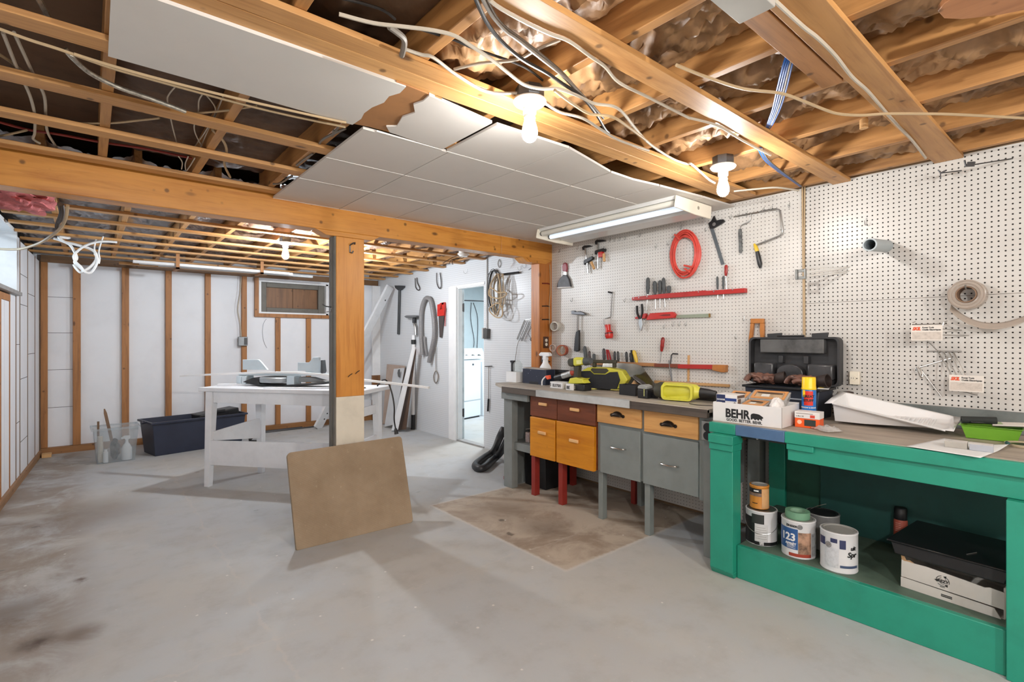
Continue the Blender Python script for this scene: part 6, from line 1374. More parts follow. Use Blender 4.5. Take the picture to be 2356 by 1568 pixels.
# deep-end wall and shallow-end lip
vs += [(-.035, -.016, .112), (-.035, .259, .122), (-.004, .0, .112), (-.004, .255, .112)]
n0 = (NS + 1) * 10
fs += [[0 + 2, 0 + 3, 0 + 4, 0 + 5, 0 + 6, 0 + 7]]
fs += [[n0, 1, 2, 7, 8, n0 + 1]]
e = NS * 10; vs += [(LT + .03, -.008, .026), (LT + .03, .263, .026)]
fs += [[e + 1, e + 2, e + 3, e + 4, e + 5, e + 6, e + 7, e + 8, n0 + 5, n0 + 4]]
m.add(vs, fs)
m.build('tray', mat('white tray plastic', (226, 226, 226), .35, var=.01), t, solid=.0022, ang=25)
for k in range(9):
    x = .235 + k * .021; m = MB().box((x, .05, .0175), (x + .008, .205, .021)); m.build('rib', MATS['white tray plastic'], t, bev=.001)
# lime container with roller sleeve, brush and pad
t = thing('plastic_container', 'translucent lime green container holding painting tools', 'container', (3.175, .468, Z2), R(-86))
LG = clear('lime translucent plastic', (132, 190, 66), .68, .2)
m = MB(); w0, w1, d0, d1, hh = .17, .205, .115, .15, .062
def ringp(w_, d_, z): return [(-(w_ - w0) / 2, -(d_ - d0) / 2, z), (w0 + (w_ - w0) / 2, -(d_ - d0) / 2, z), (w0 + (w_ - w0) / 2, d0 + (d_ - d0) / 2, z), (-(w_ - w0) / 2, d0 + (d_ - d0) / 2, z)]
m.add(ringp(w0, d0, .002) + ringp(w1, d1, hh) + ringp(w1 + .018, d1 + .018, hh), [(0, 1, 2, 3)] + [(i, (i + 1) % 4, 4 + (i + 1) % 4, 4 + i) for i in range(4)] + [(4 + i, 4 + (i + 1) % 4, 8 + (i + 1) % 4, 8 + i) for i in range(4)])
m.build('tub', LG, t, solid=.0018, bev=.003)
def in_tub(x, y, z): v = Matrix.Rotation(R(-86), 3, 'Z') @ Vector((x, y, z)); return (3.175 + v.x, .468 + v.y, Z2 + v.z)
t = thing('roller_sleeve', 'black foam roller sleeve lying across the corner of the lime container', 'paint roller', in_tub(-.02, .03, hh + .018), R(-86))
MB().lathe([(.009, 0), (.017, 0), (.017, .125), (.009, .125), (.009, 0)], (0, 0, 0), 20, (1, .25, .05)).build('sleeve', mat('black foam', (34, 38, 36), .8), t, ang=50)
t = thing('paint_brush', 'thin brush with spread green-grey bristles in the lime container', 'brush', in_tub(.07, .05, hh + .006), R(-60))
for k in range(7): MB().tube([(0, 0, .005), (.05, (k - 3) * .006, .010 - .002 * abs(k - 3))], .003, 6).build('bristle_tuft', mat('greenish bristles', (150, 164, 130), .7), t)
MB().cbox((-.03, 0, .006), (.07, .018, .008)).build('handle', BLACK, t, bev=.003)
t = thing('paper_pad', 'white paper pad lying in the lime container', 'paper', in_tub(.10, .02, hh + .003), R(-80))
MB().cbox((.05, .055, .008), (.12, .09, .003), (.04, -.06, 0)).build('sheet', mat('off white paper', (222, 214, 206), .6, var=.02), t); MB().cbox((.05, .057, .004), (.122, .085, .004), (.04, -.06, 0)).build('dark_layer', mat('dark layer', (84, 76, 66), .6), t)
PAP = mat('white paper', (222, 224, 224), .6, var=.01)
P4 = [(2.715, .594), (2.672, .352), (3.05, .310), (3.075, .53)]
m = MB()
def sheet(u, v_):
    a = Vector(P4[0]).lerp(Vector(P4[1]), u); b_ = Vector(P4[3]).lerp(Vector(P4[2]), u); p = a.lerp(b_, v_)
    return (p.x - 2.88, p.y - .45, .0012 + .014 * max(0, u - .75) * 4 * max(0, v_ - .6) * 2 + .001 * (1 - v_))
m.grid(sheet, 14, 14); tag(m.build('paper_sheet', PAP, None, loc=(2.88, .45, Z2), solid=.0006), 'white sheet of paper lying over the edge of the green bench', 'paper')
for k, (y, lab, m_) in enumerate(((.452, 'grey sanding sponge on the white paper, the one by the paint tray', mat('grey sponge', (168, 164, 156), .8, var=.06)), (.372, 'bluish grey sanding sponge on the white paper, the one by the bench end', mat('blue grey sponge', (164, 168, 176), .8, var=.06)))):
    t = thing('sanding_sponge', lab, 'sponge', (2.845, y, Z2 + .0022), R(-84), 'sanding sponges on the paper')
    MB().box((-.037, -.02, 0), (.037, .035, .026)).build('block', m_, t, bev=.002)
    MB().box((-.036, -.019, .0262), (.036, .034, .0272)).build('grit_face', mat('pale grit', (206, 204, 200), .9), t)
t = thing('can_lid', 'round dark paint can lid lying at the end of the green bench', 'lid', (3.12, .262, Z2))
MB().lathe([(0, .004), (.058, .004), (.066, .012), (.071, .012), (.072, .004), (.070, 0), (0, 0)], (0, 0, 0), 30).build('lid', mat('tan lid rim', (170, 156, 130), .5), t)
MB().lathe([(0, .0065), (.055, .0065), (.056, .0045), (0, .0045)], (0, 0, 0), 30).build('inside', BLACK, t); MB().tube([(-.06, .05, .012), (-.066, .058, .018)], .007, 8).build('stub', GREENK, t)

# ---- on the lower shelf
SZ = .1786
def can(name, label, x, y, z, r_, h_, body, lidm=STEEL, group='paint cans on the green shelf', rot=0.0, bail=True):
    t = thing(name, label, 'paint can', (x, y, z), FRONT + rot, group)
    lathe_part('body', [(0, 0), (r_ - .002, 0), (r_, .004), (r_ - .001, .007), (r_ - .001, h_ - .010), (r_ + .001, h_ - .006), (r_, h_ - .001), (r_ - .004, h_), (r_ - .006, h_ - .004), (0, h_ - .004)], body, t, 32)
    lathe_part('lid', [(r_ - .012, h_ - .0038), (r_ - .008, h_ + .001), (r_ - .014, h_ + .001), (r_ - .019, h_ - .003), (0, h_ - .003)], lidm, t, 32)
    if bail:
        MB().tube([((r_ + .001) * math.cos(R(a)), -(r_ + .004) * .0 - (r_ + .004) * math.sin(R(a)) , h_ * .62 - .05 * math.sin(R(a))) for a in range(0, 181, 15)], .0018, 5).build('bail_handle', STEEL, t)
    return t
CANW = mat('white can label', (214, 214, 216), .4, var=.04); LIDST = mat('can lid steel', (196, 195, 190), .3, .4, var=.1)
def uy(u, X): return on_x(u, 900, X).y
x1, y1 = 2.875, uy(1752, 2.875); c1 = can('paint_can', 'black and white paint can beside the green leg, with a small can on top', x1, y1, SZ, .080, .185, CANW, rot=R(23))
label_band(c1, 'black_label', .0806, .006, .150, -2.2, -.42, BLACK); label_band(c1, 'black_band', .0807, .004, .022, -.42, 1.3, BLACK); label_band(c1, 'black_patch', .0809, .118, .168, -.62, .18, mat('soft black', (44, 48, 46), .4)); label_band(c1, 'pale_panel', .0808, .024, .115, -.40, .42, mat('pale label', (200, 200, 200), .5))
for k in range(6): label_band(c1, 'print_line', .0811, .038 + k * .012, .0395 + k * .012, -.34, .36 - .05 * (k % 3), mat('grey print', (120, 116, 112)))
label_band(c1, 'barcode', .0811, .006, .022, -.1, .16, mat('barcode', (196, 196, 196), .5, var=.45, scale=160))
x2, y2 = 2.855, uy(1837, 2.855); c2 = can('paint_can', 'white paint can with a blue label and a green tape roll on top', x2, y2, SZ, .080, .190, CANW, LIDST, bail=False, rot=R(20))
label_band(c2, 'blue_label', .0806, .045, .150, -1.5, -.02, mat('blue label', (42, 84, 140), .4, var=.04)); label_band(c2, 'photo_panel', .0806, .022, .135, .0, .78, mat('pictured kitchen', (176, 138, 114), .5, var=.4, scale=22)); label_band(c2, 'red_band', .0807, .010, .026, -.55, .78, mat('red brown band', (158, 62, 46), .45)); label_band(c2, 'info_panel', .0806, .015, .130, .82, 1.5, mat('grey info print', (170, 172, 174), .5, var=.2, scale=60))
bent('123', 'lettering', .052, .0812, .088, -.62, WHITE, c2, bold=.0016); bent('APPRÊT', 'lettering', .016, .0812, .066, -.45, WHITE, c2, bold=.0006); bent('ZINSSER', 'lettering', .015, .0812, .158, -.40, INK, c2, bold=.0004)
for rr in (.011, .007, .003):
    P = [(.0812 * math.sin(.1 + rr * math.cos(R(a)) / .0812), -.0812 * math.cos(.1 + rr * math.cos(R(a)) / .0812), .163 + rr * math.sin(R(a))) for a in range(0, 360, 20)]
    MB().tube(P, .0009, 5, closed=True).build('target_mark', INK, c2)
for k in range(4): label_band(c2, 'print_line', .0809, .050 + k * .0045, .0515 + k * .0045, -.7, -.15 - .1 * (k % 2), WHITE)
x3, y3 = 2.835, uy(1930, 2.835); c3 = can('paint_can', 'white paint can with dark blue flashes and a shiny lid, nearest the black tray', x3, y3, SZ, .080, .190, CANW, LIDST, bail=False, rot=R(14))
DB = mat('dark blue flash', (48, 54, 90), .4)
label_band(c3, 'blue_flash', .0806, .120, .158, -1.2, -.72, DB); label_band(c3, 'blue_flash', .0806, .142, .162, -.38, -.02, DB); label_band(c3, 'blue_flash', .0806, .118, .160, .10, .42, DB); label_band(c3, 'text_panel', .0806, .024, .115, -.75, .05, mat('pale print panel', (196, 198, 202), .5, var=.1, scale=80)); label_band(c3, 'blue_band', .0807, .028, .040, .12, 1.2, mat('slate band', (66, 80, 110), .4))
for rr in (.013, .008, .004):
    P = [(.0812 * math.sin(-.5 + rr * math.cos(R(a)) / .0812), -.0812 * math.cos(-.5 + rr * math.cos(R(a)) / .0812), .128 + rr * math.sin(R(a))) for a in range(0, 360, 20)]
    MB().tube(P, .0012, 5, closed=True).build('target_mark', mat('grey print', (120, 116, 112)), c3)
bent('Spr', 'lettering', .034, .0812, .082, .78, INK, c3, bold=.0010, shear=.2); bent('ult', 'lettering', .026, .0812, .115, .85, INK, c3, bold=.0008, shear=.2)
c4 = can('paint_can', 'grey paint can with a dark lid standing behind the other cans', 3.06, uy(1893, 3.06), SZ, .080, .185, mat('dull can', (150, 150, 150), .4, .4, var=.15), BLACK, bail=False)
MB().tube([(-.06, .0, .186), (-.02, -.01, .215), (.02, -.01, .235)], .0018, 5).build('bail_handle', STEEL, c4)
ct = can('stain_can', 'small orange and black stain can standing on the first paint can', x1 - .0, uy(1747, x1), SZ + .1862, .050, .128, mat('orange label', (200, 132, 52), .4, var=.06), LIDST, None, bail=False, rot=R(20))
label_band(ct, 'black_band', .0506, .088, .112, -1.6, .30, INK); label_band(ct, 'dark_picture', .0507, .070, .087, -1.2, .30, mat('brown picture', (126, 104, 90))); label_band(ct, 'tan_panel', .0506, .006, .112, .32, 1.3, mat('tan label', (206, 160, 110), .5)); label_band(ct, 'pale_word', .0511, .096, .104, -.5, .0, WHITE); label_band(ct, 'print_line', .0509, .030, .034, -.7, -.1, INK)
t = thing('tape_roll', 'roll of green masking tape lying on the blue-labelled paint can', 'tape', (x2 - .005, uy(1835, x2 - .005), SZ + .1912), 0)
MB().lathe([(.038, 0), (.057, 0), (.058, .018), (.057, .036), (.038, .036), (.038, 0)], (0, 0, 0), 32).build('roll', mat('green masking tape', (112, 158, 128), .6, var=.05), t, ang=50)
MB().lathe([(.034, .001), (.0378, .001), (.0378, .035), (.034, .035), (.034, .001)], (0, 0, 0), 32).build('core', mat('pale green core', (132, 168, 142), .6), t, ang=50)
t = thing('paint_tray', 'black paint tray lying behind the cans on the green shelf', 'paint tray', (3.22, uy(1835, 3.22), SZ), FRONT)
tray_mesh(.36, .14, .07).build('tray', BLACK, t, bev=.004); MB().box((-.17, .008, .07), (-.02, .13, .074)).build('grey_insert', mat('grey green plastic', (78, 92, 86), .5), t)
r, l = bthing('spray_can', 'dusty red spray can with a black cap at the back of the green shelf', 'spray can', 2072, 3.345, SZ, rot=R(14))
lathe_part('can', [(0, 0), (.030, 0), (.031, .004), (.031, .150), (.027, .160), (0, .160)], mat('dusty red label', (176, 84, 66), .5, var=.15), r); lathe_part('cap', [(.029, .158), (.0295, .16), (.0285, .215), (.025, .22), (0, .22)], BLACK, r)
for k in range(5): label_band(r, 'print_line', .0314, .10 + k * .010, .102 + k * .010, -.8, .0, mat('pale pink print', (216, 170, 156), .5))
t = thing('cardboard_box', 'torn white cardboard box with a recycling emblem under the black lid', 'box', (2.84, .642, SZ), R(-95))
WC = mat('grey white carton', (196, 192, 186), .6, var=.05)
LB, DBX, HBX = .345, .36, .125
m = MB(); m.box((0, .006, 0), (LB, DBX, .004)); m.box((0, DBX - .004, .004), (LB, DBX, HBX)); m.box((0, .006, .004), (.004, DBX - .004, HBX)); m.box((LB - .004, .006, .004), (LB, DBX - .004, HBX)); m.build('carton', WC, t)
torn = [(0, .045), (LB, .040), (LB, .108), (.30, .112), (.285, .106), (.22, .112), (.16, .116), (.09, .120), (.05, .118), (.03, .126), (.018, .122), (.010, .140), (.002, .138)]
MB().prism(torn, 0, .004, 'xz').build('torn_flap', WC, t); MB().prism([(0, 0), (LB - .01, 0), (LB - .03, .036), (.02, .042), (.0, .042)], -.004, .001, 'xz').build('lower_flap', WC, t)
MB().box((.02, .0042, .035), (LB - .08, .0055, .048)).build('slit', BLACK, t); MB().prism([(.0, .139), (.012, .141), (.02, .124), (.035, .127), (.05, .118), (.03, .120), (.012, .118), (.002, .122)], -.0006, -.0001, 'xz').build('torn_edge', KRAFT, t)
em = MB(); cx, cz, re = .150, .080, .022
for k in range(3):
    a0 = R(90 + 120 * k); P = [(cx + re * math.cos(a0 + R(a)) , -.0012, cz + re * .95 * math.sin(a0 + R(a))) for a in range(12, 100, 11)]
    em.tube(P, .0011, 5); Q = [(cx + re * .62 * math.cos(a0 + R(a)), -.0012, cz + re * .6 * math.sin(a0 + R(a))) for a in range(20, 95, 15)]; em.tube(Q, .0009, 5)
    e_ = P[-1]; d_ = Vector((-math.sin(a0 + R(105)), 0, math.cos(a0 + R(105)))); n_ = Vector((math.cos(a0 + R(105)), 0, math.sin(a0 + R(105))))
    em.add([tuple(Vector(e_) + d_ * .010), tuple(Vector(e_) + n_ * .007), tuple(Vector(e_) - n_ * .007)], [(0, 1, 2)])
em.build('emblem', INK, t); text('REZY', 'lettering', .017, (cx - .018, -.0016, cz - .007), INK, t, bold=.0006, width=.038); text('REZY', 'lettering', .006, (cx - .010, -.0008, cz - .028), INK, t, width=.018)
for k in range(2): MB().box((.145, -.0048, .021 - k * .006), (.182, -.0042, .025 - k * .006)).build('print_line', INK, t)
t = thing('storage_tray', 'large black plastic tray resting on the torn white cardboard box', 'tray', (2.826, .680, SZ + .1415), R(-94))
m = MB(); m.prism([(0, .055), (.40, .055), (.385, 0), (.015, 0)], .005, .39, 'xz'); m.build('body', BLACK, t, bev=.006); MB().box((-.012, -.006, .0552), (.402, .40, .064)).build('rim', mat('glossy black rim', (20, 20, 22), .2, var=.05), t, bev=.003); MB().tube([(.255, .06, .066), (.275, .12, .066)], .0012, 5).build('scratch', STEEL, t)
# ---------------------------------------------------------------- white work table with the mitre saw behind the post
TX0, TY0, TA = .747, 5.267, math.atan2(-.785, .62)
TB = thing('work_table', 'white painted wooden work table standing behind the square post', 'table', (TX0, TY0, 0), TA)
TL_, TS_ = Vector((math.cos(TA), math.sin(TA), 0)), Vector((-math.sin(TA), math.cos(TA), 0))
def on_t(u, v, yl):
    """survey point on the upright plane yl metres behind the table's front edge -> (along, height)"""
    k = _ray(u, v); p0 = Vector((TX0, TY0, 0)) + TS_ * yl; o = Vector((0, 0, CAM_H))
    q = o + k * ((p0 - o).dot(TS_) / k.dot(TS_)); return ((q - p0).dot(TL_), q.z)
TW = mat('white table paint', (226, 228, 232), .45, var=.03); TZ = .87
m = MB().box((0, -.0, TZ - .035), (1.58, .56, TZ)); m.build('table_top', TW, TB, bev=.004)
def tleg(x, y, x2, y2): 
    m = MB(); a, b_ = .035, .024
    m.add([(x - a, y - a, TZ - .036), (x + a, y - a, TZ - .036), (x + a, y + a, TZ - .036), (x - a, y + a, TZ - .036), (x2 - b_, y2 - b_, 0), (x2 + b_, y2 - b_, 0), (x2 + b_, y2 + b_, 0), (x2 - b_, y2 + b_, 0)], [(0, 1, 2, 3), (7, 6, 5, 4), (0, 4, 5, 1), (1, 5, 6, 2), (2, 6, 7, 3), (3, 7, 4, 0)])
    m.build('leg', TW, TB, bev=.003)
tleg(.10, .045, .115, -.01); tleg(.235, .505, .25, .50); tleg(1.47, .06, 1.47, .02); tleg(1.47, .50, 1.48, .52)
MB().box((.137, .02, TZ - .135), (1.434, .04, TZ - .036)).build('apron', TW, TB, bev=.002); MB().box((.27, .51, TZ - .135), (1.434, .53, TZ - .036)).build('apron', TW, TB, bev=.002)
MB().prism([(.125, .405), (1.44, .43), (1.44, .20), (.125, .19)], -.012, .006, 'xz').build('lower_board', TW, TB, bev=.002)
m = MB(); m.add([(.13, .02, .48), (.13, .02, .40), (.235, .475, .34), (.235, .475, .535), (.148, .02, .48), (.148, .02, .40), (.253, .475, .34), (.253, .475, .535)], [(0, 1, 2, 3), (7, 6, 5, 4), (0, 4, 5, 1), (1, 5, 6, 2), (2, 6, 7, 3), (3, 7, 4, 0)]); m.build('side_board', TW, TB, bev=.002)
MB().box((1.462, .06, .30), (1.48, .48, .42)).build('side_board', TW, TB, bev=.002); MB().box((1.462, .06, .62), (1.48, .48, .70)).build('side_rail', TW, TB, bev=.002)
def on_table(name, label, cat, x, y, rz=0, z=TZ + .0006, group=None):
    q = Vector((TX0, TY0, z)) + TL_ * x + TS_ * y; return thing(name, label, cat, q, TA + rz, group)
def KS(p): return (540 + p[0] * .17857, 620 + p[1] * .17857)
SX, SY = on_t(640, 880, .28)[0], .28
r = on_table('mitre_saw', 'mitre saw with aluminium fences standing on the white table', 'saw', SX, SY)
def sp(pts, yl=.28): return [(on_t(*KS(p), yl)[0] - SX, max(on_t(*KS(p), yl)[1] - TZ, .001)) for p in pts]
ALU = mat('cast aluminium', (196, 208, 214), .4, .25, var=.04)
MB().prism(sp([(70, 1160), (275, 1160), (300, 1180), (392, 1292), (70, 1292)]), .03, .05).build('fence', ALU, r, bev=.003)
MB().prism(sp([(785, 1198), (930, 1198), (985, 1130), (1065, 1127), (1072, 1165), (1108, 1165), (1104, 1330), (890, 1330), (884, 1304), (785, 1302)]), .03, .05).build('fence', ALU, r, bev=.003)
MB().prism(sp([(1108, 1165), (1122, 1165), (1138, 1310), (1125, 1340), (1104, 1330)]), .0, .06).build('fence_end', DSTEEL, r, bev=.003)
for a, b_, c in ((70, 130, 1480), (135, 190, 1470), (712, 808, 1510)): MB().prism(sp([(a, 1366), (b_, 1366), (b_, c), (a, c)]), -.05, .06).build('support', ALU, r, bev=.004)
MB().prism(sp([(70, 1335), (1130, 1345), (1130, 1366), (70, 1362)]), -.02, .14).build('table_plate', ALU, r, bev=.003)
MB().prism(sp([(160, 1440), (290, 1385), (360, 1400), (380, 1460), (700, 1480), (1200, 1450), (1200, 1470), (760, 1505), (360, 1505)]), -.06, .10).build('base', BLACK, r, bev=.004)
a = sp([(340, 1400)])[0]; b_ = sp([(710, 1400)])[0]; cx = (a[0] + b_[0]) / 2
MB().lathe([(0, .035), (.16, .035), (.165, .045), (.165, .075), (.155, .082), (0, .082)], (cx, .05, 0), 32).build('turntable', mat('grey cast disc', (150, 154, 156), .4, .4), r)
MB().prism(sp([(850, 1380), (1000, 1385), (1200, 1440), (1190, 1450), (850, 1445)]), -.03, .05).build('side_extension', mat('grey extension', (126, 128, 128), .5), r, bev=.003)
z0 = .0 
def strip_on(name, label, pts, yl, w_, th, m, group=None):
    P = [(on_t(u, v, yl)) for u, v in pts]; x0 = P[0][0]; r = on_table(name, label, 'strip', x0, yl, 0, 0, group)
    mb = MB(); vs = []
    for x, z in P:
        for dy, dz in ((0, 0), (w_, 0), (w_, th), (0, th)): vs.append((x - x0, dy, z + dz))
    n = len(P); fs = [(i * 4 + k, i * 4 + (k + 1) % 4, (i + 1) * 4 + (k + 1) % 4, (i + 1) * 4 + k) for i in range(n - 1) for k in range(4)] + [(0, 1, 2, 3), tuple((n - 1) * 4 + k for k in (3, 2, 1, 0))]
    mb.add(vs, fs).build('strip', m, r); return r
strip_on('trim_strip', 'long thin white moulding lying through the mitre saw and past both ends of the table', [(413, 867), (470, 864), (540, 861), (610, 858.5), (680, 859), (740, 864), (770, 868), (840, 877), (910, 885), (985, 894)], .255, .035, .017, mat('bright white moulding', (240, 240, 240), .4, var=.01))
r = on_table('trim_strip', 'short white wooden strip lying on the table end by the mitre saw', 'strip', .05, .16, R(20)); MB().box((0, 0, 0), (.36, .035, .018)).build('strip', TW, r, bev=.002)
r = on_table('trim_strip', 'flat white offcut lying on the table in front of the mitre saw', 'strip', .62, .05, R(8)); MB().box((0, 0, 0), (.62, .06, .008)).build('strip', TW, r, bev=.002)
r = on_table('utility_knife', 'dark flat tool lying on the table end beyond the post', 'tool', 1.36, .16, R(30)); MB().box((0, 0, 0), (.16, .025, .008)).build('tool', BLACK, r, bev=.002)
r = on_table('power_cord', 'black power cord with a plug hanging off the end of the white table', 'cord', 1.5, .30, 0, 0)
pc = [on_t(u, v, .42) for u, v in ((868, 877), (882, 873), (893, 880), (902, 905), (907, 935), (907, 965), (910, 985))]
pc[0] = (pc[0][0], .875)
MB().tube([(x - 1.5, .12, z) for x, z in pc], .007, 8, smooth=5).build('cord', CABK, r)
MB().tube([(pc[-1][0] - 1.5, .12, pc[-1][1]), (pc[-1][0] - 1.49, .12, pc[-1][1] - .05)], .01, 8, rr=[.012, .020]).build('plug', BLACK, r)

# brown board leaning on the post
q = [Vector((.980, 3.247, 0)), Vector((1.775, 3.226, 0)), on_y(924, 1002, 3.548), on_y(660, 1041, 3.525)]
MATB = mat('tan rubber board', (158, 132, 102), .75, var=.09, scale=5, bump=.25)
def tan_mat():
    m, t_, b = nodes('tan ribbed board'); qn = NT(t_); v = qn.obj(); n = qn.noise(v, 3.5, 6, .65); n2 = qn.noise(v, 40, 3)
    c = qn.ramp(n, [(.3, lin((136, 116, 92))), (.55, lin((154, 134, 110))), (.8, lin((166, 147, 124)))]); c = qn.mix(qn.math('MULTIPLY', qn.sstep(n2, .66, .75), .35), c, lin((198, 180, 152)))
    t_.links.new(c, b.inputs['Base Color']); b.inputs['Roughness'].default_value = .75
    wv = qn.n('ShaderNodeTexWave'); wv.inputs['Scale'].default_value = 30; wv.inputs['Distortion'].default_value = 1.5; wv.bands_direction = 'DIAGONAL'; qn.set(wv.inputs['Vector'], v)
    qn.bump(b, qn.math('ADD', wv.outputs['Fac'], n2), .25, .002); return m
nrm = (q[1] - q[0]).cross(q[3] - q[0]).normalized()
if nrm.y < 0: nrm = -nrm
def quadp(u, v_): return q[0].lerp(q[1], u).lerp(q[3].lerp(q[2], u), v_)
out = []
for cu, cv, a0 in ((.97, .955, 0), (.03, .955, 90), (.012, .018, 180), (.975, .04, 270)):
    ru, rv = (min(cu, 1 - cu), min(cv, 1 - cv))
    for k in range(6): a = R(a0 + 18 * k); out.append(quadp(cu + ru * math.cos(a), cv + rv * math.sin(a)))
c0 = Vector((1.37, 3.30, 0)); n = len(out); m = MB()
m.add([p - c0 for p in out] + [p + nrm * .028 - c0 for p in out], [list(range(n)), list(range(n, 2 * n))[::-1]] + [(i, (i + 1) % n, n + (i + 1) % n, n + i) for i in range(n)])
tag(m.build('leaning_board', tan_mat(), None, loc=c0, bev=.004), 'large worn tan board leaning against the foot of the square post', 'board')

# bins by the back wall
t = thing('clear_bin', 'clear plastic storage bin with a spray bottle and rags by the back wall', 'bin', (.065, 6.80, 0), R(2))
CLB = clear('clear bin plastic', (226, 230, 232), .13, .15)
def bin_mesh(w_, d_, h_, fl_, th=.004):
    m = MB(); b0 = [(0, 0), (w_, 0), (w_, d_), (0, d_)]; t0 = [(-fl_, -fl_), (w_ + fl_, -fl_), (w_ + fl_, d_ + fl_), (-fl_, d_ + fl_)]; r0 = [(x + (-.018 if x < w_ / 2 else .018), y + (-.018 if y < d_ / 2 else .018)) for x, y in t0]
    vs = [(x, y, .003) for x, y in b0] + [(x, y, h_) for x, y in t0] + [(x, y, h_) for x, y in r0] + [(x, y, h_ - .02) for x, y in r0]
    m.add(vs, [(0, 1, 2, 3)] + [(k * 4 + i, k * 4 + (i + 1) % 4, k * 4 + 4 + (i + 1) % 4, k * 4 + 4 + i) for k in range(3) for i in range(4)]); return m
bin_mesh(.315, .26, .37, .03).build('tub', CLB, t, solid=.004, bev=.004)
def inb(x, y, z=.006): v = Matrix.Rotation(R(2), 3, 'Z') @ Vector((x, y, 0)); return (.065 + v.x, 6.80 + v.y, z)
t = thing('spray_bottle', 'white spray bottle inside the clear bin', 'bottle', inb(.25, .07))
MB().lathe([(0, 0), (.045, 0), (.047, .02), (.047, .12), (.03, .16), (.016, .18), (.014, .21), (0, .21)], (0, 0, 0), 18).build('bottle', WHITE, t); MB().prism([(-.05, .235), (-.02, .255), (.03, .255), (.03, .225), (.012, .21), (-.012, .21), (-.02, .225), (-.045, .22)], -.014, .014, 'xz').build('trigger_head', WHITE, t, bev=.003)
t = thing('rag', 'crumpled dark rags inside the clear bin', 'rag', inb(.15, .10)); rn2 = Vector((1, 5, 2))
def ragf(u, v_):
    a, b_ = 2 * math.pi * u, math.pi * v_; d = Vector((math.sin(b_) * math.cos(a), math.sin(b_) * math.sin(a), math.cos(b_))); k = 1 + .5 * noise.noise(d * 2.2 + rn2) + .3 * noise.noise(d * 6 + rn2)
    return (d.x * .04 * k, d.y * .045 * k, .12 + d.z * .11 * min(k, 1.05))
MB().grid(ragf, 34, 22).build('cloth', mat('dark grey rag', (92, 90, 90), .9, var=.35, scale=12), t, ang=180)
t = thing('paper_roll', 'beige roll standing inside the clear bin', 'roll', inb(.035, .08)); MB().cyl((0, 0, 0), (-.01, .01, .27), .025).build('roll', mat('beige roll', (206, 196, 180), .7), t)
t = thing('white_tube', 'short white tube standing at the front of the clear bin', 'tube', inb(.07, .03)); MB().cyl((0, 0, 0), (0, 0, .11), .022).build('tube', WHITE, t); MB().cyl((0, 0, .11), (0, 0, .135), .014).build('cap', WHITE, t)
a = Vector(inb(.16, .17, .04)); b_ = on_y(240, 940, 6.99)
m = MB(); m.tube([a, b_ - (b_ - a).normalized() * .05, b_], .02, 4, rr=[.02, .02, .008]); solo(m, 'wood_stake', wood('dark stake', (112, 82, 56), (80, 56, 38), 'z'), 'pointed wooden stake sticking up out of the clear bin', 'stake')
solo(MB().box((.065, 7.0, .006), (.085, 7.02, .42)), 'wood_stick', wood('dark stake', (112, 82, 56), (80, 56, 38), 'z'), 'short brown stick upright at the back of the clear bin', 'stick', bev=.002)
NB = mat('dark navy bin plastic', (40, 45, 62), .45, var=.06)
t = thing('storage_bin', 'long dark navy plastic storage bin on the floor by the back wall', 'bin', (.565, 6.86, 0), R(12)); bin_mesh(.92, .36, .38, .035, .005).build('tub', NB, t, solid=.005, bev=.006)
for x in (.0,): MB().tube([(-.055, .10, .375), (-.075, .16, .36), (-.055, .22, .375)], .010, 8).build('handle', NB, t)
def inn(x, y, z): v = Matrix.Rotation(R(12), 3, 'Z') @ Vector((x, y, 0)); return (.565 + v.x, 6.86 + v.y, z)
t = thing('tool_case', 'black tool case with yellow latches lying in the navy bin', 'tool case', inn(.46, .06, .30), R(14))
MB().cbox((.24, .12, .07), (.46, .24, .10), (0, -.10, 0)).build('case', BLACK, t, bev=.012); MB().box((.16, -.012, .10), (.30, .02, .14)).build('handle', BLACK, t, bev=.008)
for x in (.06, .36): MB().box((x, -.014, .03), (x + .10, -.004, .06)).build('latch', YEL, t, bev=.003)
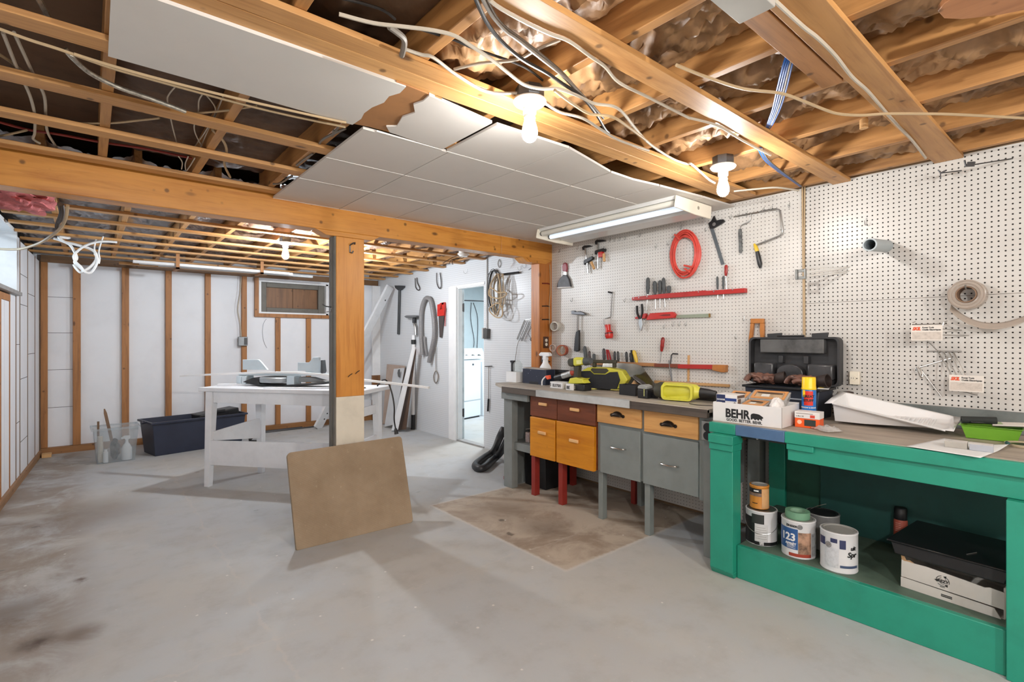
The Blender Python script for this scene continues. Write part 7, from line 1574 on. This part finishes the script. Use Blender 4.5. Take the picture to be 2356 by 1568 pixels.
t = thing('foam_packing', 'pale foam strip lying in the corner of the navy bin', 'packing', inn(.06, .03, .33), R(12)); MB().cbox((.09, .03, .0), (.18, .04, .03)).build('foam', mat('cream foam', (226, 214, 176), .8), t, bev=.004); MB().cbox((.09, .03, -.17), (.14, .03, .30)).build('foam_body', mat('cream foam', (226, 214, 176)), t)
t = thing('black_rod', 'thin black rods lying along the foot of the back wall', 'rod', (1.65, 7.66, .012)); MB().tube([(-.32, 0, 0), (.75, .03, 0)], .011, 8).build('rod', CABK, t); MB().tube([(-.1, -.06, 0), (.9, -.03, 0)], .009, 8).build('rod', DSTEEL, t)
t = thing('cord_coil', 'small coil of black cord lying on the floor behind the table', 'cord', (1.62, 6.95, .012))
for k in range(3): MB().tube([((.075 + .006 * k) * math.cos(R(a)), (.05 + .004 * k) * math.sin(R(a)), .006 + .012 * k + .05 * max(0, math.sin(R(a)))) for a in range(0, 360, 20)], .009, 6, closed=True).build('turn', CABK, t)
t = thing('wood_block', 'small pale wood block on the floor in the corner of the foam-clad wall', 'block', (-.36, 7.60, 0)); MB().box((-.04, -.05, 0), (.04, .05, .04)).build('block', PALEW, t, bev=.003)

# electrical box and cable on a back-wall stud
c = on_y(558, 785, 7.745)
t = thing('switch_box', 'metal electrical box on a stud of the back wall with a cable above', 'electrical box', (c.x, 7.749, c.z - .06))
MB().box((-.06, -.05, 0), (.055, 0, .125)).build('box', mat('dull zinc', (146, 150, 152), .45, .5), t, bev=.006); MB().box((.01, -.055, .015), (.052, -.0502, .11)).build('cover', mat('dark cover', (74, 74, 74), .5), t, bev=.003)
MB().tube([(-.02, -.012, .12), (-.03, -.012, .3), (-.06, -.012, .5), (-.03, -.012, .75), (-.02, -.012, .95)], .007, 6, smooth=5).build('cable', CABW, t)
c = on_y(625, 760, 7.79)
m = MB(); P = [on_y(u, v, 7.792) for u, v in ((613, 733), (606, 745), (604, 765), (607, 785), (614, 800))]; m.tube(P, .003, 6, smooth=6)
solo(m, 'wire_arc', mat('pale arc wire', (160, 162, 166), .4), 'thin pale curved wire against the white back wall below the boarded window', 'wire')
